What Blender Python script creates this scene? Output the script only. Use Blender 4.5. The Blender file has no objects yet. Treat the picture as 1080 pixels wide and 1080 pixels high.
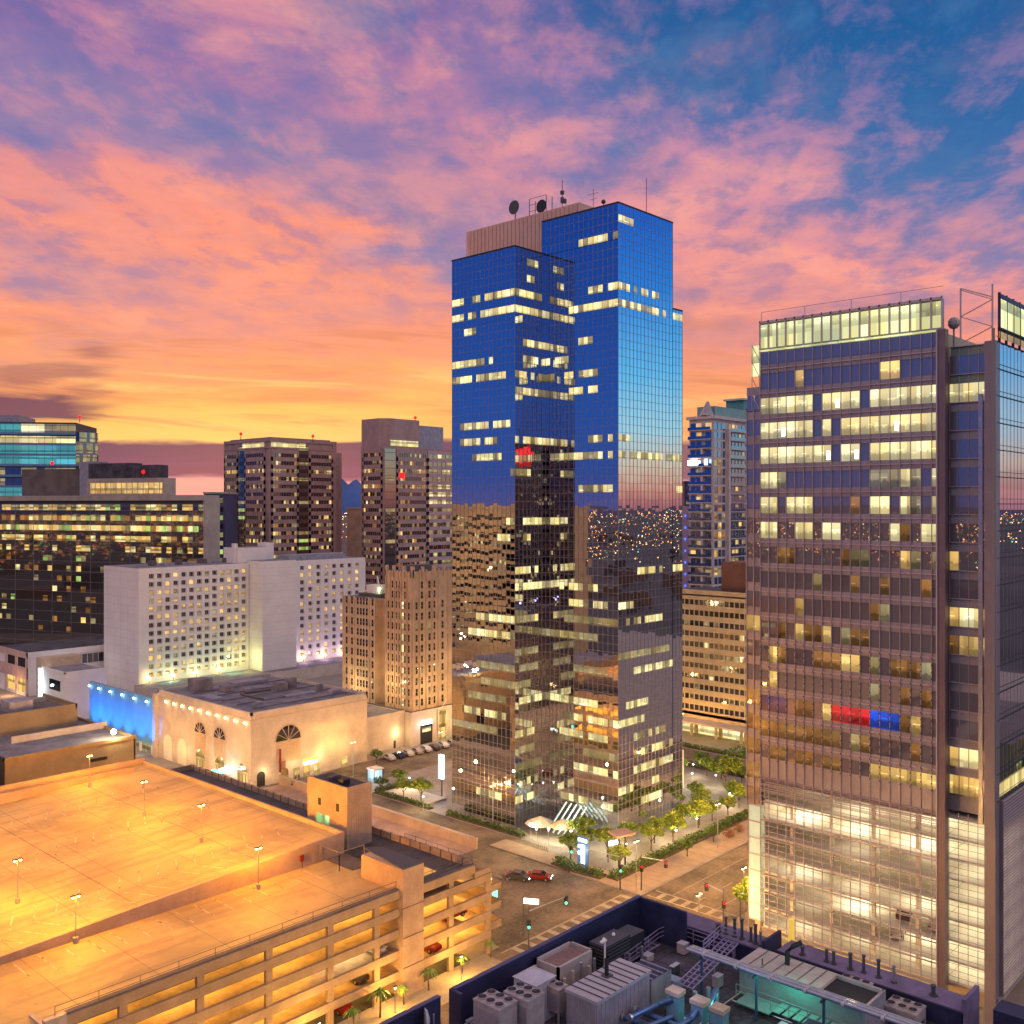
import bpy, bmesh, math, random
from mathutils import Vector, Matrix
random.seed(7)
sc = bpy.context.scene
col = sc.collection
R = math.radians

# ------------------------------------------------------------------ camera, sky, sun, exposure
YAW = 42.65
cam = bpy.data.cameras.new("camera"); camo = bpy.data.objects.new("camera", cam); col.objects.link(camo)
camo.location = (0, 0, 66); camo.rotation_euler = (R(90), 0, R(YAW - 90))
cam.sensor_width = 36; cam.lens = 34.73; cam.shift_y = -0.0065
cam.clip_start = 0.5; cam.clip_end = 40000
sc.camera = camo
sc.render.resolution_x = 1024; sc.render.resolution_y = 1024
sc.view_settings.view_transform = 'Standard'; sc.view_settings.look = 'None'
sc.view_settings.exposure = 0.32; sc.view_settings.gamma = 1.0
sc.cycles.use_denoising = True
sc.cycles.max_bounces = 7; sc.cycles.diffuse_bounces = 3; sc.cycles.glossy_bounces = 5
sc.cycles.sample_clamp_indirect = 4.0; sc.cycles.caustics_reflective = False; sc.cycles.caustics_refractive = False

def lin(c):
    r = []
    for v in c[:3]:
        v = v / 255.0
        r.append(v / 12.92 if v <= 0.04045 else ((v + 0.055) / 1.055) ** 2.4)
    return (r[0], r[1], r[2], 1.0)

class NT:
    """tiny expression builder over a node tree"""
    def __init__(s, nt): s.nt = nt; s.N = nt.nodes; s.L = nt.links
    def put(s, sock, v):
        if isinstance(v, bpy.types.NodeSocket): s.L.new(v, sock)
        else: sock.default_value = v
    def m(s, op, a, b=0.0, c=0.0, clamp=False):
        n = s.N.new('ShaderNodeMath'); n.operation = op; n.use_clamp = clamp
        s.put(n.inputs[0], a); s.put(n.inputs[1], b); s.put(n.inputs[2], c); return n.outputs[0]
    def sm(s, x, a, b):
        n = s.N.new('ShaderNodeMapRange'); n.interpolation_type = 'SMOOTHSTEP'
        s.put(n.inputs[0], x); n.inputs[1].default_value = a; n.inputs[2].default_value = b
        n.inputs[3].default_value = 0; n.inputs[4].default_value = 1; return n.outputs[0]
    def win(s, x, a, b, c, d): return s.m('MULTIPLY', s.sm(x, a, b), s.m('SUBTRACT', 1.0, s.sm(x, c, d)))
    def mix(s, f, a, b, mode='MIX'):
        n = s.N.new('ShaderNodeMix'); n.data_type = 'RGBA'; n.blend_type = mode
        s.put(n.inputs[0], f); s.put(n.inputs[6], a); s.put(n.inputs[7], b); return n.outputs[2]
    def ramp(s, x, stops):
        n = s.N.new('ShaderNodeValToRGB'); cr = n.color_ramp
        while len(cr.elements) > 1: cr.elements.remove(cr.elements[-1])
        cr.elements[0].position = stops[0][0]; cr.elements[0].color = lin(stops[0][1])
        for p, c in stops[1:]:
            e = cr.elements.new(p); e.color = lin(c)
        s.put(n.inputs[0], x); return n.outputs[0]
    def vec(s, x, y, z):
        n = s.N.new('ShaderNodeCombineXYZ'); s.put(n.inputs[0], x); s.put(n.inputs[1], y); s.put(n.inputs[2], z); return n.outputs[0]
    def noise(s, v, scale, detail=5, rough=.55, dist=0.0):
        n = s.N.new('ShaderNodeTexNoise'); s.L.new(v, n.inputs['Vector']); n.inputs['Scale'].default_value = scale
        n.inputs['Detail'].default_value = detail; n.inputs['Roughness'].default_value = rough
        n.inputs['Distortion'].default_value = dist; return n.outputs[0]
    def dot(s, v, d):
        n = s.N.new('ShaderNodeVectorMath'); n.operation = 'DOT_PRODUCT'; s.L.new(v, n.inputs[0]); n.inputs[1].default_value = d; return n.outputs['Value']

def make_sky():
    w = bpy.data.worlds.new("World"); sc.world = w; w.use_nodes = True
    nt = w.node_tree; t = NT(nt)
    for n in list(nt.nodes): nt.nodes.remove(n)
    out = nt.nodes.new('ShaderNodeOutputWorld')
    tc = nt.nodes.new('ShaderNodeTexCoord'); d = tc.outputs['Generated']
    fa = R(YAW); F = (math.cos(fa), math.sin(fa), 0); Rt = (math.sin(fa), -math.cos(fa), 0)
    z = t.dot(d, (0, 0, 1)); f = t.dot(d, F); r = t.dot(d, Rt)
    fs = t.m('MAXIMUM', f, 0.08)
    U = t.m('DIVIDE', r, fs); V = t.m('DIVIDE', z, fs)          # tangents of azimuth / elevation about the sunset
    zz = t.m('ADD', t.m('MAXIMUM', z, 0.0), 0.10)
    cp = t.vec(t.m('DIVIDE', t.dot(d, (1, 0, 0)), zz), t.m('DIVIDE', t.dot(d, (0, 1, 0)), zz), 0.0)
    big = t.noise(cp, 0.75, 6, .58, .4)
    mot = t.noise(cp, 2.6, 7, .6, .3)
    Vn = t.m('ADD', V, t.m('MULTIPLY', t.m('SUBTRACT', big, .5), 0.11))
    left = t.ramp(Vn, [(0, (250, 170, 120)), (.05, (255, 204, 118)), (.09, (255, 194, 102)), (.13, (252, 162, 88)), (.19, (249, 146, 100)),
                       (.26, (240, 142, 122)), (.32, (226, 140, 144)), (.38, (196, 128, 158)), (.45, (158, 112, 162)), (.8, (110, 90, 150))])
    right = t.ramp(Vn, [(0, (222, 142, 132)), (.04, (226, 128, 112)), (.10, (250, 148, 104)), (.17, (246, 146, 122)), (.24, (234, 146, 146)),
                        (.30, (196, 140, 166)), (.37, (132, 122, 174)), (.44, (66, 110, 168)), (.52, (28, 92, 155)), (.8, (25, 70, 130))])
    base = t.mix(t.sm(U, -.30, .52), left, right)
    gl = t.ramp(V, [(0, (200, 130, 130)), (.15, (205, 138, 140)), (.25, (138, 130, 172)), (.36, (88, 116, 174)), (.5, (92, 98, 162)), (.8, (70, 80, 150))])
    gr = t.ramp(V, [(0, (90, 80, 130)), (.14, (178, 118, 128)), (.26, (168, 132, 165)), (.36, (60, 106, 168)), (.46, (12, 88, 152)), (.8, (10, 60, 120))])
    gap = t.mix(t.sm(U, -.2, .4), gl, gr)
    gm = t.m('MULTIPLY', t.sm(t.m('ADD', t.m('MULTIPLY', big, .55), t.m('MULTIPLY', mot, .45)), .41, .60),
             t.m('ADD', t.m('MULTIPLY', t.sm(V, .09, .25), .94), .03))
    c = t.mix(gm, base, gap)
    # fine mottling, long streaks low down
    c = t.mix(t.m('MULTIPLY', t.sm(mot, .50, .72), t.m('ADD', .12, t.m('MULTIPLY', t.sm(V, .05, .25), .30))), c, t.mix(.5, c, lin((120, 100, 150))))
    c = t.mix(t.m('MULTIPLY', t.sm(mot, .5, .30), t.m('MULTIPLY', t.sm(V, .05, .25), .55)), c, lin((255, 172, 150)))
    # lavender band running down to the right, ripples along it
    ln_ = t.m('ADD', t.m('SUBTRACT', V, .215), t.m('ADD', t.m('MULTIPLY', U, .33), t.m('MULTIPLY', t.m('SUBTRACT', big, .5), .30)))
    lav = t.m('MULTIPLY', t.win(ln_, -.035, .005, .03, .12), t.m('SUBTRACT', 1.0, t.sm(U, -.02, .15)))
    c = t.mix(t.m('MULTIPLY', lav, .62), c, lin((128, 122, 168)))
    sal = t.m('MULTIPLY', t.win(ln_, -.16, -.09, -.04, .0), t.m('SUBTRACT', 1.0, t.sm(U, .0, .2)))
    c = t.mix(t.m('MULTIPLY', sal, .45), c, lin((250, 148, 112)))
    rp = t.vec(t.m('ADD', t.m('MULTIPLY', t.dot(cp, (.82, .57, 0)), 1.0), 0.0), t.m('MULTIPLY', t.dot(cp, (-.57, .82, 0)), 1.5), 1.7)
    rip = t.noise(rp, 4.6, 7, .60, .15)
    amp = t.sm(V, .10, .30)
    c = t.mix(t.m('MULTIPLY', t.sm(rip, .48, .63), t.m('MULTIPLY', amp, .42)), c, t.mix(t.sm(U, -.1, .4), lin((104, 106, 168)), lin((44, 100, 164))))
    c = t.mix(t.m('MULTIPLY', t.sm(rip, .51, .35), t.m('MULTIPLY', amp, .40)), c, t.mix(t.sm(V, .2, .5), lin((250, 160, 140)), lin((214, 136, 158))))
    # open deep blue at the top right
    tr = t.m('MULTIPLY', t.sm(t.m('ADD', t.m('ADD', U, t.m('MULTIPLY', V, 1.5)), t.m('MULTIPLY', t.m('ADD', t.m('MULTIPLY', rip, .5), t.m('MULTIPLY', big, .5)), 1.1)), 1.22, 1.52), .9)
    c = t.mix(tr, c, t.ramp(V, [(.2, (140, 128, 172)), (.32, (56, 108, 168)), (.46, (8, 90, 152)), (.8, (10, 60, 120))]))
    wsp = t.noise(rp, 3.6, 8, .64, .2)
    c = t.mix(t.m('MULTIPLY', t.m('MULTIPLY', t.sm(wsp, .47, .66), t.sm(V, .22, .34)), t.m('MULTIPLY', t.sm(U, -.12, .12), .42)), c, t.mix(t.sm(V, .28, .5), lin((236, 150, 156)), lin((170, 128, 176))))
    c = t.mix(t.m('MULTIPLY', t.m('MULTIPLY', t.sm(wsp, .50, .34), t.sm(V, .20, .34)), t.m('MULTIPLY', t.sm(U, -.5, .05), .60)), c, lin((58, 112, 166)))
    c = t.mix(t.m('MULTIPLY', t.win(V, .08, .14, .16, .28), .06), c, lin((222, 176, 178)))
    st = t.noise(t.vec(t.m('MULTIPLY', U, 2.2), t.m('MULTIPLY', t.m('ADD', V, t.m('MULTIPLY', U, .06)), 26.0), 0.0), 1.6, 5, .6, .5)
    c = t.mix(t.m('MULTIPLY', t.m('MULTIPLY', t.sm(st, .5, .68), t.win(V, .05, .09, .15, .24)), .75), c, lin((214, 130, 96)))
    c = t.mix(t.m('MULTIPLY', t.m('MULTIPLY', t.sm(st, .48, .33), t.win(V, .06, .075, .11, .16)), .75), c, lin((255, 212, 124)))
    # low violet banks over the horizon
    sn = t.noise(t.vec(t.m('MULTIPLY', U, 3.0), t.m('MULTIPLY', V, 30.0), 3.3), 1.5, 5, .6, .3)
    Vb = t.m('ADD', V, t.m('MULTIPLY', t.m('SUBTRACT', sn, .5), .040))
    lowb = t.m('MULTIPLY', t.win(Vb, .022, .028, .057, .066), t.m('SUBTRACT', 1.0, t.m('MULTIPLY', t.sm(U, -.1, .2), .25)))
    c = t.mix(lowb, c, t.mix(sn, lin((44, 32, 84)), lin((80, 60, 124))))
    c = t.mix(t.m('MULTIPLY', t.win(Vb, -.2, -.1, .024, .034), .8), c, t.mix(sn, lin((232, 170, 168)), lin((150, 110, 150))))
    for (u0, u1, v0, v1, k) in ((-.70, -.42, .088, .116, 1.3), (-.50, -.40, .128, .138, .6), (-.415, -.395, .152, .162, .7), (-.60, -.38, .098, .104, .7)):
        un = t.m('ADD', U, t.m('MULTIPLY', t.m('SUBTRACT', sn, .5), .12)); vn = t.m('ADD', V, t.m('MULTIPLY', t.m('SUBTRACT', st, .5), .05))
        mk = t.m('MULTIPLY', t.win(un, u0 - .05, u0, u1 - .04, u1 + .02), t.win(vn, v0 - .008, v0 + .002, v1 - .004, v1 + .008))
        c = t.mix(t.m('MULTIPLY', mk, k * .9), c, lin((100, 58, 92)))
    # the other side of the sky: deep blue to the back left, clearer with an afterglow to the back right
    bl = t.ramp(z, [(0, (88, 84, 140)), (.03, (40, 78, 150)), (.10, (14, 78, 160)), (.28, (4, 62, 146)), (.38, (60, 90, 165)), (.5, (215, 196, 190)), (1, (215, 196, 190))])
    br = t.ramp(z, [(0, (190, 110, 110)), (.015, (232, 148, 124)), (.04, (240, 206, 172)), (.075, (182, 224, 230)), (.13, (110, 200, 240)),
                    (.21, (36, 138, 222)), (.28, (18, 100, 200)), (.38, (90, 110, 180)), (.5, (215, 196, 190)), (1, (215, 196, 190))])
    w1 = t.sm(t.dot(d, (.7355, -.6775, 0)), -.1, .5)
    back = t.mix(w1, bl, br)
    back = t.mix(1.0, back, t.mix(t.sm(z, .34, .5), (.80, .95, 1.02, 1), (2.7, 2.3, 1.9, 1)), 'MULTIPLY')
    c = t.mix(1.0, c, (.84, .82, .82, 1), 'MULTIPLY')
    wf = t.sm(f, .35, .78)
    sky = t.mix(wf, back, c)
    zen = t.ramp(z, [(0, (0, 0, 0)), (.55, (0, 0, 0)), (.8, (165, 158, 185)), (1, (165, 158, 185))])
    sky = t.mix(t.sm(z, .5, .75), sky, t.mix(1.0, zen, (.95, .88, .85, 1), 'MULTIPLY'))
    below = t.sm(z, -.012, -.002)
    sky = t.mix(below, lin((60, 50, 70)), sky)
    bg = nt.nodes.new('ShaderNodeBackground'); nt.links.new(sky, bg.inputs[0]); bg.inputs[1].default_value = 1.0
    nish = nt.nodes.new('ShaderNodeTexSky'); nish.sky_type = 'NISHITA'; nish.sun_disc = False
    nish.sun_elevation = R(1); nish.sun_rotation = R(33)
    bg2 = nt.nodes.new('ShaderNodeBackground'); nt.links.new(nish.outputs[0], bg2.inputs[0]); bg2.inputs[1].default_value = 0.012
    add = nt.nodes.new('ShaderNodeAddShader'); nt.links.new(bg.outputs[0], add.inputs[0]); nt.links.new(bg2.outputs[0], add.inputs[1])
    nt.links.new(add.outputs[0], out.inputs[0])
make_sky()
sl = bpy.data.lights.new("sun", 'SUN'); sl.energy = 0.35; sl.angle = R(20); sl.color = (1, .55, .42)
so = bpy.data.objects.new("sun", sl); col.objects.link(so)
so.rotation_euler = Vector((-math.cos(R(57)), -math.sin(R(57)), -.16)).to_track_quat('-Z', 'Y').to_euler()

# ------------------------------------------------------------------ materials
MC = {}
def mk(name, c, rough=.8, metal=0.0, var=.12, scale=.35, em=None, ems=0.0, bump=0.0, c2=None, spec=.5, fine=None):
    if name in MC: return MC[name]
    m = bpy.data.materials.new(name); m.use_nodes = True; t = NT(m.node_tree)
    b = m.node_tree.nodes['Principled BSDF']
    b.inputs['Roughness'].default_value = rough; b.inputs['Metallic'].default_value = metal
    b.inputs['Specular IOR Level'].default_value = spec
    c = tuple(c) + (1,) if len(c) == 3 else c
    if var or c2:
        g = m.node_tree.nodes.new('ShaderNodeNewGeometry')
        n = t.noise(g.outputs['Position'], scale, 6, .6)
        n2 = t.noise(g.outputs['Position'], fine or scale * 9, 4, .6)
        f = t.sm(t.m('ADD', t.m('MULTIPLY', n, .65), t.m('MULTIPLY', n2, .35)), .35, .65)
        lo = tuple(x * (1 - var * 1.6) for x in c[:3]) + (1,) if c2 is None else tuple(c2) + (1,)
        hi = tuple(min(1, x * (1 + var)) for x in c[:3]) + (1,)
        m.node_tree.links.new(t.mix(f, lo, hi), b.inputs['Base Color'])
        m.node_tree.links.new(t.m('ADD', rough - .08, t.m('MULTIPLY', n2, .16)), b.inputs['Roughness'])
        if bump:
            bn = m.node_tree.nodes.new('ShaderNodeBump'); bn.inputs['Strength'].default_value = bump; bn.inputs['Distance'].default_value = .05
            m.node_tree.links.new(n2, bn.inputs['Height']); m.node_tree.links.new(bn.outputs[0], b.inputs['Normal'])
    else: b.inputs['Base Color'].default_value = c
    if em:
        b.inputs['Emission Color'].default_value = tuple(em) + (1,); b.inputs['Emission Strength'].default_value = ems
        m.cycles.emission_sampling = 'NONE'
    MC[name] = m; return m

def mirror(name, tint, rough=.015, base=(.01, .015, .03), refl=.9, wob=0.0):
    m = bpy.data.materials.new(name); m.use_nodes = True; nt = m.node_tree; t = NT(nt)
    for n in list(nt.nodes): nt.nodes.remove(n)
    o = nt.nodes.new('ShaderNodeOutputMaterial'); g = nt.nodes.new('ShaderNodeBsdfGlossy'); df = nt.nodes.new('ShaderNodeBsdfDiffuse'); mx = nt.nodes.new('ShaderNodeMixShader')
    g.inputs[0].default_value = tuple(tint) + (1,); g.inputs[1].default_value = rough; df.inputs[0].default_value = tuple(base) + (1,)
    mx.inputs[0].default_value = refl
    if wob:
        ge = nt.nodes.new('ShaderNodeNewGeometry'); n = t.noise(ge.outputs['Position'], .45, 2, .5)
        bn = nt.nodes.new('ShaderNodeBump'); bn.inputs['Strength'].default_value = wob; bn.inputs['Distance'].default_value = .05
        nt.links.new(n, bn.inputs['Height']); nt.links.new(bn.outputs[0], g.inputs['Normal'])
    nt.links.new(df.outputs[0], mx.inputs[1]); nt.links.new(g.outputs[0], mx.inputs[2]); nt.links.new(mx.outputs[0], o.inputs[0])
    MC[name] = m; return m

def lit(name, c, s, gloss=.12, pitch=None, z0=0.0, contrast=.55, cell=.9):
    """a lit room seen through its window: rooms differ in brightness, dark shapes of furniture and people low down, ceiling lights high up"""
    m = bpy.data.materials.new(name); m.use_nodes = True; nt = m.node_tree; t = NT(nt)
    for n in list(nt.nodes): nt.nodes.remove(n)
    o = nt.nodes.new('ShaderNodeOutputMaterial'); e = nt.nodes.new('ShaderNodeEmission'); g = nt.nodes.new('ShaderNodeBsdfGlossy'); a = nt.nodes.new('ShaderNodeAddShader')
    g.inputs[0].default_value = (gloss, gloss, gloss, 1); g.inputs[1].default_value = .03
    ge = nt.nodes.new('ShaderNodeNewGeometry'); sp = nt.nodes.new('ShaderNodeSeparateXYZ'); nt.links.new(ge.outputs['Position'], sp.inputs[0])
    h = t.m('ADD', sp.outputs[0], t.m('MULTIPLY', sp.outputs[1], 1.0)); z = sp.outputs[2]
    pitch = pitch or 3.62
    def wn(x, y):
        n = nt.nodes.new('ShaderNodeTexWhiteNoise'); n.noise_dimensions = '2D'; nt.links.new(t.vec(x, y, 0.0), n.inputs['Vector']); return n
    fz = t.m('DIVIDE', t.m('SUBTRACT', z, z0), pitch); fl = t.m('FLOOR', fz); fr = t.m('FRACT', fz)
    mod = t.m('FLOOR', t.m('MULTIPLY', h, .78)); pane = wn(mod, fl); room = wn(t.m('FLOOR', t.m('MULTIPLY', h, .19)), fl)
    sc_ = nt.nodes.new('ShaderNodeSeparateColor'); nt.links.new(pane.outputs['Color'], sc_.inputs[0])
    # walls get brighter towards the ceiling lights; desks, chairs and people stand dark along the sill
    n1 = t.noise(t.vec(t.m('MULTIPLY', h, 1.0), t.m('MULTIPLY', z, .35), 0.0), 2.3, 2, .5)
    top = t.m('ADD', .06, t.m('MULTIPLY', n1, .36)); sil = t.m('SUBTRACT', 1.0, t.sm(t.m('SUBTRACT', fr, top), -.01, .03))
    br = t.m('ADD', 1.0 - contrast * .55, t.m('MULTIPLY', sc_.outputs[0], contrast * .45))
    br = t.m('MULTIPLY', br, t.m('ADD', .6, t.m('MULTIPLY', room.outputs['Value'], .55)))
    br = t.m('MULTIPLY', br, t.m('ADD', .72, t.m('MULTIPLY', t.sm(fr, .02, .55), .45)))
    br = t.m('MULTIPLY', br, t.m('SUBTRACT', 1.0, t.m('MULTIPLY', sil, .5 * contrast + .12)))
    bl_h = t.m('SUBTRACT', .62, t.m('MULTIPLY', sc_.outputs[1], .9)); blind = t.m('MULTIPLY', t.sm(t.m('SUBTRACT', fr, bl_h), 0.0, .01), t.m('GREATER_THAN', sc_.outputs[2], .5))
    br = t.m('MULTIPLY', br, t.m('SUBTRACT', 1.0, t.m('MULTIPLY', blind, .30)))
    hh = t.m('FRACT', t.m('MULTIPLY', h, .45)); dash = t.m('MULTIPLY', t.m('MULTIPLY', t.win(fr, .33, .345, .37, .385), t.m('GREATER_THAN', hh, .5)), t.m('SUBTRACT', 1.0, blind))
    br = t.m('ADD', br, t.m('MULTIPLY', dash, .7))
    nt.links.new(t.mix(sc_.outputs[1], tuple(c) + (1,), (c[0], c[1] * .86, c[2] * .6, 1)), e.inputs[0])
    nt.links.new(t.m('MULTIPLY', br, s), e.inputs[1])
    nt.links.new(e.outputs[0], a.inputs[0]); nt.links.new(g.outputs[0], a.inputs[1]); nt.links.new(a.outputs[0], o.inputs[0])
    m.cycles.emission_sampling = 'NONE'; MC[name] = m; return m

def glow(name, c, s):
    m = bpy.data.materials.new(name); m.use_nodes = True; nt = m.node_tree
    for n in list(nt.nodes): nt.nodes.remove(n)
    o = nt.nodes.new('ShaderNodeOutputMaterial'); e = nt.nodes.new('ShaderNodeEmission')
    e.inputs[0].default_value = tuple(c) + (1,); e.inputs[1].default_value = s; nt.links.new(e.outputs[0], o.inputs[0])
    m.cycles.emission_sampling = 'NONE'; MC[name] = m; return m

ASPH = mk('asphalt', (.19, .145, .10), .75, var=.38, scale=.14, fine=1.6)
PAVE = mk('paving', (.34, .29, .24), .85, var=.12, scale=.3)
PLAZA = mk('plaza_paving', (.30, .27, .26), .7, var=.18, scale=.25)
CONC = mk('concrete', (.42, .36, .30), .85, var=.12, scale=.2)
DECK = mk('deck_concrete', (.50, .35, .18), .75, var=.27, scale=.06, fine=.9)  # kept low in blue: sodium-lamp orange is put into the concrete colour
CONCD = mk('concrete_dark', (.16, .13, .115), .85, var=.2, scale=.2)
MIRR = mirror('mirror_glass', (.74, .75, .82), .01, (.01, .015, .04), .93)
MULL = mk('mullion', (.27, .25, .24), .45, .2, var=0)
STONE = mk('cream_stone', (.60, .51, .42), .85, var=.10, scale=.25)
TANST = mk('tan_stone', (.56, .42, .28), .85, var=.12, scale=.3)
WHITE = mk('white_render', (.82, .76, .70), .8, var=.05, scale=.15)
BROWN = mk('brown_granite', (.42, .27, .24), .5, var=.12, scale=.3)
DGLASS = mirror('dark_glass', (.50, .47, .46), .03, (.06, .045, .035), .58, .02)
OGLASS = mirror('office_glass', (.70, .64, .62), .012, (.22, .20, .215), .42, .02)
NAVY = mk('navy_metal', (.030, .032, .085), .5, .1, var=.25, scale=.4)
ROOFD = mk('roof_membrane', (.075, .068, .085), .8, var=.45, scale=.22, fine=2.5)
ROOFG = mk('roof_gravel', (.24, .22, .24), .9, var=.25, scale=.25)
PURP = mk('ledge_coating', (.19, .145, .26), .6, var=.2, scale=.5)
LILAC = mk('lilac_metal', (.36, .34, .38), .5, .2, var=.15, scale=.8)
FINM = mk('fin_metal', (.52, .44, .47), .45, .2, var=0)
SPAN = mk('spandrel_grey', (.35, .32, .34), .4, .2, var=.1)
HVAC = mk('hvac_cream', (.44, .38, .37), .6, .1, var=.12, scale=1.2)
HVACW = mk('hvac_white', (.52, .50, .55), .6, .1, var=.08, scale=1.2)
BLACK = mk('black_metal', (.02, .02, .025), .6, .2, var=0)
DKGRY = mk('dark_grey_metal', (.09, .09, .10), .6, .3, var=0)
GALV = mk('galvanised', (.48, .50, .55), .35, .8, var=.1, scale=2)
PIPEB = mk('blue_pipe', (.08, .16, .30), .35, .5, var=.15, scale=2)
TANCAP = mk('tan_roof_metal', (.50, .44, .40), .6, .1, var=.1, scale=1)
LEAF = mk('leaf', (.13, .24, .04), .6, var=.45, scale=1.5)
LEAFY = mk('leaf_yellow', (.30, .38, .04), .6, var=.4, scale=1.5)
LEAFD = mk('leaf_dark', (.06, .09, .03), .7, var=.4, scale=1.5)
REDLEAF = mk('red_blossom', (.35, .06, .04), .6, var=.4, scale=2)
BARK = mk('bark', (.12, .08, .05), .9, var=.3, scale=2)
PAINT = mk('road_paint', (.42, .36, .28), .7, var=.2, scale=1)
CARW = mk('car_white', (.6, .6, .6), .25, .1, var=0); CARR = mk('car_red', (.25, .02, .02), .25, .1, var=0)
CARG = mk('car_grey', (.12, .12, .14), .25, .4, var=0); CARB = mk('car_blue', (.03, .05, .12), .25, .3, var=0)
TYRE = mk('tyre', (.015, .015, .015), .8, var=0); CARGL = mirror('car_glass', (.3, .3, .35), .05, (.01, .01, .012), .4)
GREENR = mk('green_copper', (.22, .40, .36), .5, var=.1)
SKIN = mk('skin', (.45, .26, .18), .6, var=0); CLR = mk('cloth_red', (.4, .05, .04), .9, var=0); CLB = mk('cloth_dark', (.04, .04, .06), .9, var=0); CLW = mk('cloth_pale', (.5, .48, .42), .9, var=0)
L_OFF = lit('lit_office', (1, .87, .42), 1.0, pitch=3.35, z0=4.2, contrast=.6, cell=2.0)
L_DIM = lit('lit_dim', (.75, .62, .32), .45, contrast=.7, cell=2.2, pitch=3.35, z0=4.2)
L_BRT = lit('lit_bright', (1, .9, .5), 1.2, contrast=.5, cell=1.8, pitch=3.35, z0=4.2)
L_WARM = lit('lit_warm', (1, .66, .22), .95, contrast=.6, cell=2.0)
L_AMB = lit('lit_amber', (.9, .42, .12), .40, contrast=.75, cell=2.4)
R_OFF = lit('block_lit_office', (1, .88, .45), 1.0, pitch=3.6, z0=3.65, contrast=.6); R_DIM = lit('block_lit_dim', (.75, .64, .36), .42, pitch=3.6, z0=3.65, contrast=.8); R_BRT = lit('block_lit_bright', (1, .9, .5), 1.3, pitch=3.6, z0=3.65, contrast=.45)
R_WARM = lit('block_lit_warm', (1, .66, .22), .9, pitch=3.6, z0=3.65, contrast=.6); R_AMB = lit('block_lit_amber', (.9, .44, .14), .34, pitch=3.6, z0=3.65, contrast=.8)
L_GRN = lit('lit_greenish', (.55, .85, .25), .8, contrast=.7)
L_CRW = lit('lit_crown', (.80, .86, .45), 1.0, contrast=.10, cell=.45)
L_CYA = lit('lit_cyan', (.12, .55, .68), .62, contrast=.35, cell=.4)
L_ROOM = lit('lit_room', (1, .68, .28), 1.0, contrast=.6, cell=1.4)
G_LAMP = glow('lamp_glow', (1, .72, .35), 14); G_WHITE = glow('white_glow', (1, .95, .85), 8); G_SIGN = glow('sign_glow', (.75, .9, 1), 3.5)
G_RED = glow('red_glow', (1, .01, .01), 2.5); G_GRN = glow('green_glow', (.05, 1, .5), 4); G_BLUE = glow('blue_glow', (.05, .15, 1), 2.0)
G_AMB = glow('amber_glow', (1, .4, .05), 3); G_TEAL = glow('teal_glow', (.2, .9, .7), 2.5); G_LIME = glow('lime_glow', (.5, 1, .15), 1.6)
G_REDW = lit('red_window', (1, .03, .06), .75, contrast=.75, cell=2.2); G_BLUW = lit('blue_window', (.03, .12, 1), .8, contrast=.75, cell=2.2); G_PURW = lit('purple_window', (.22, .12, .42), .30, contrast=.6)

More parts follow.
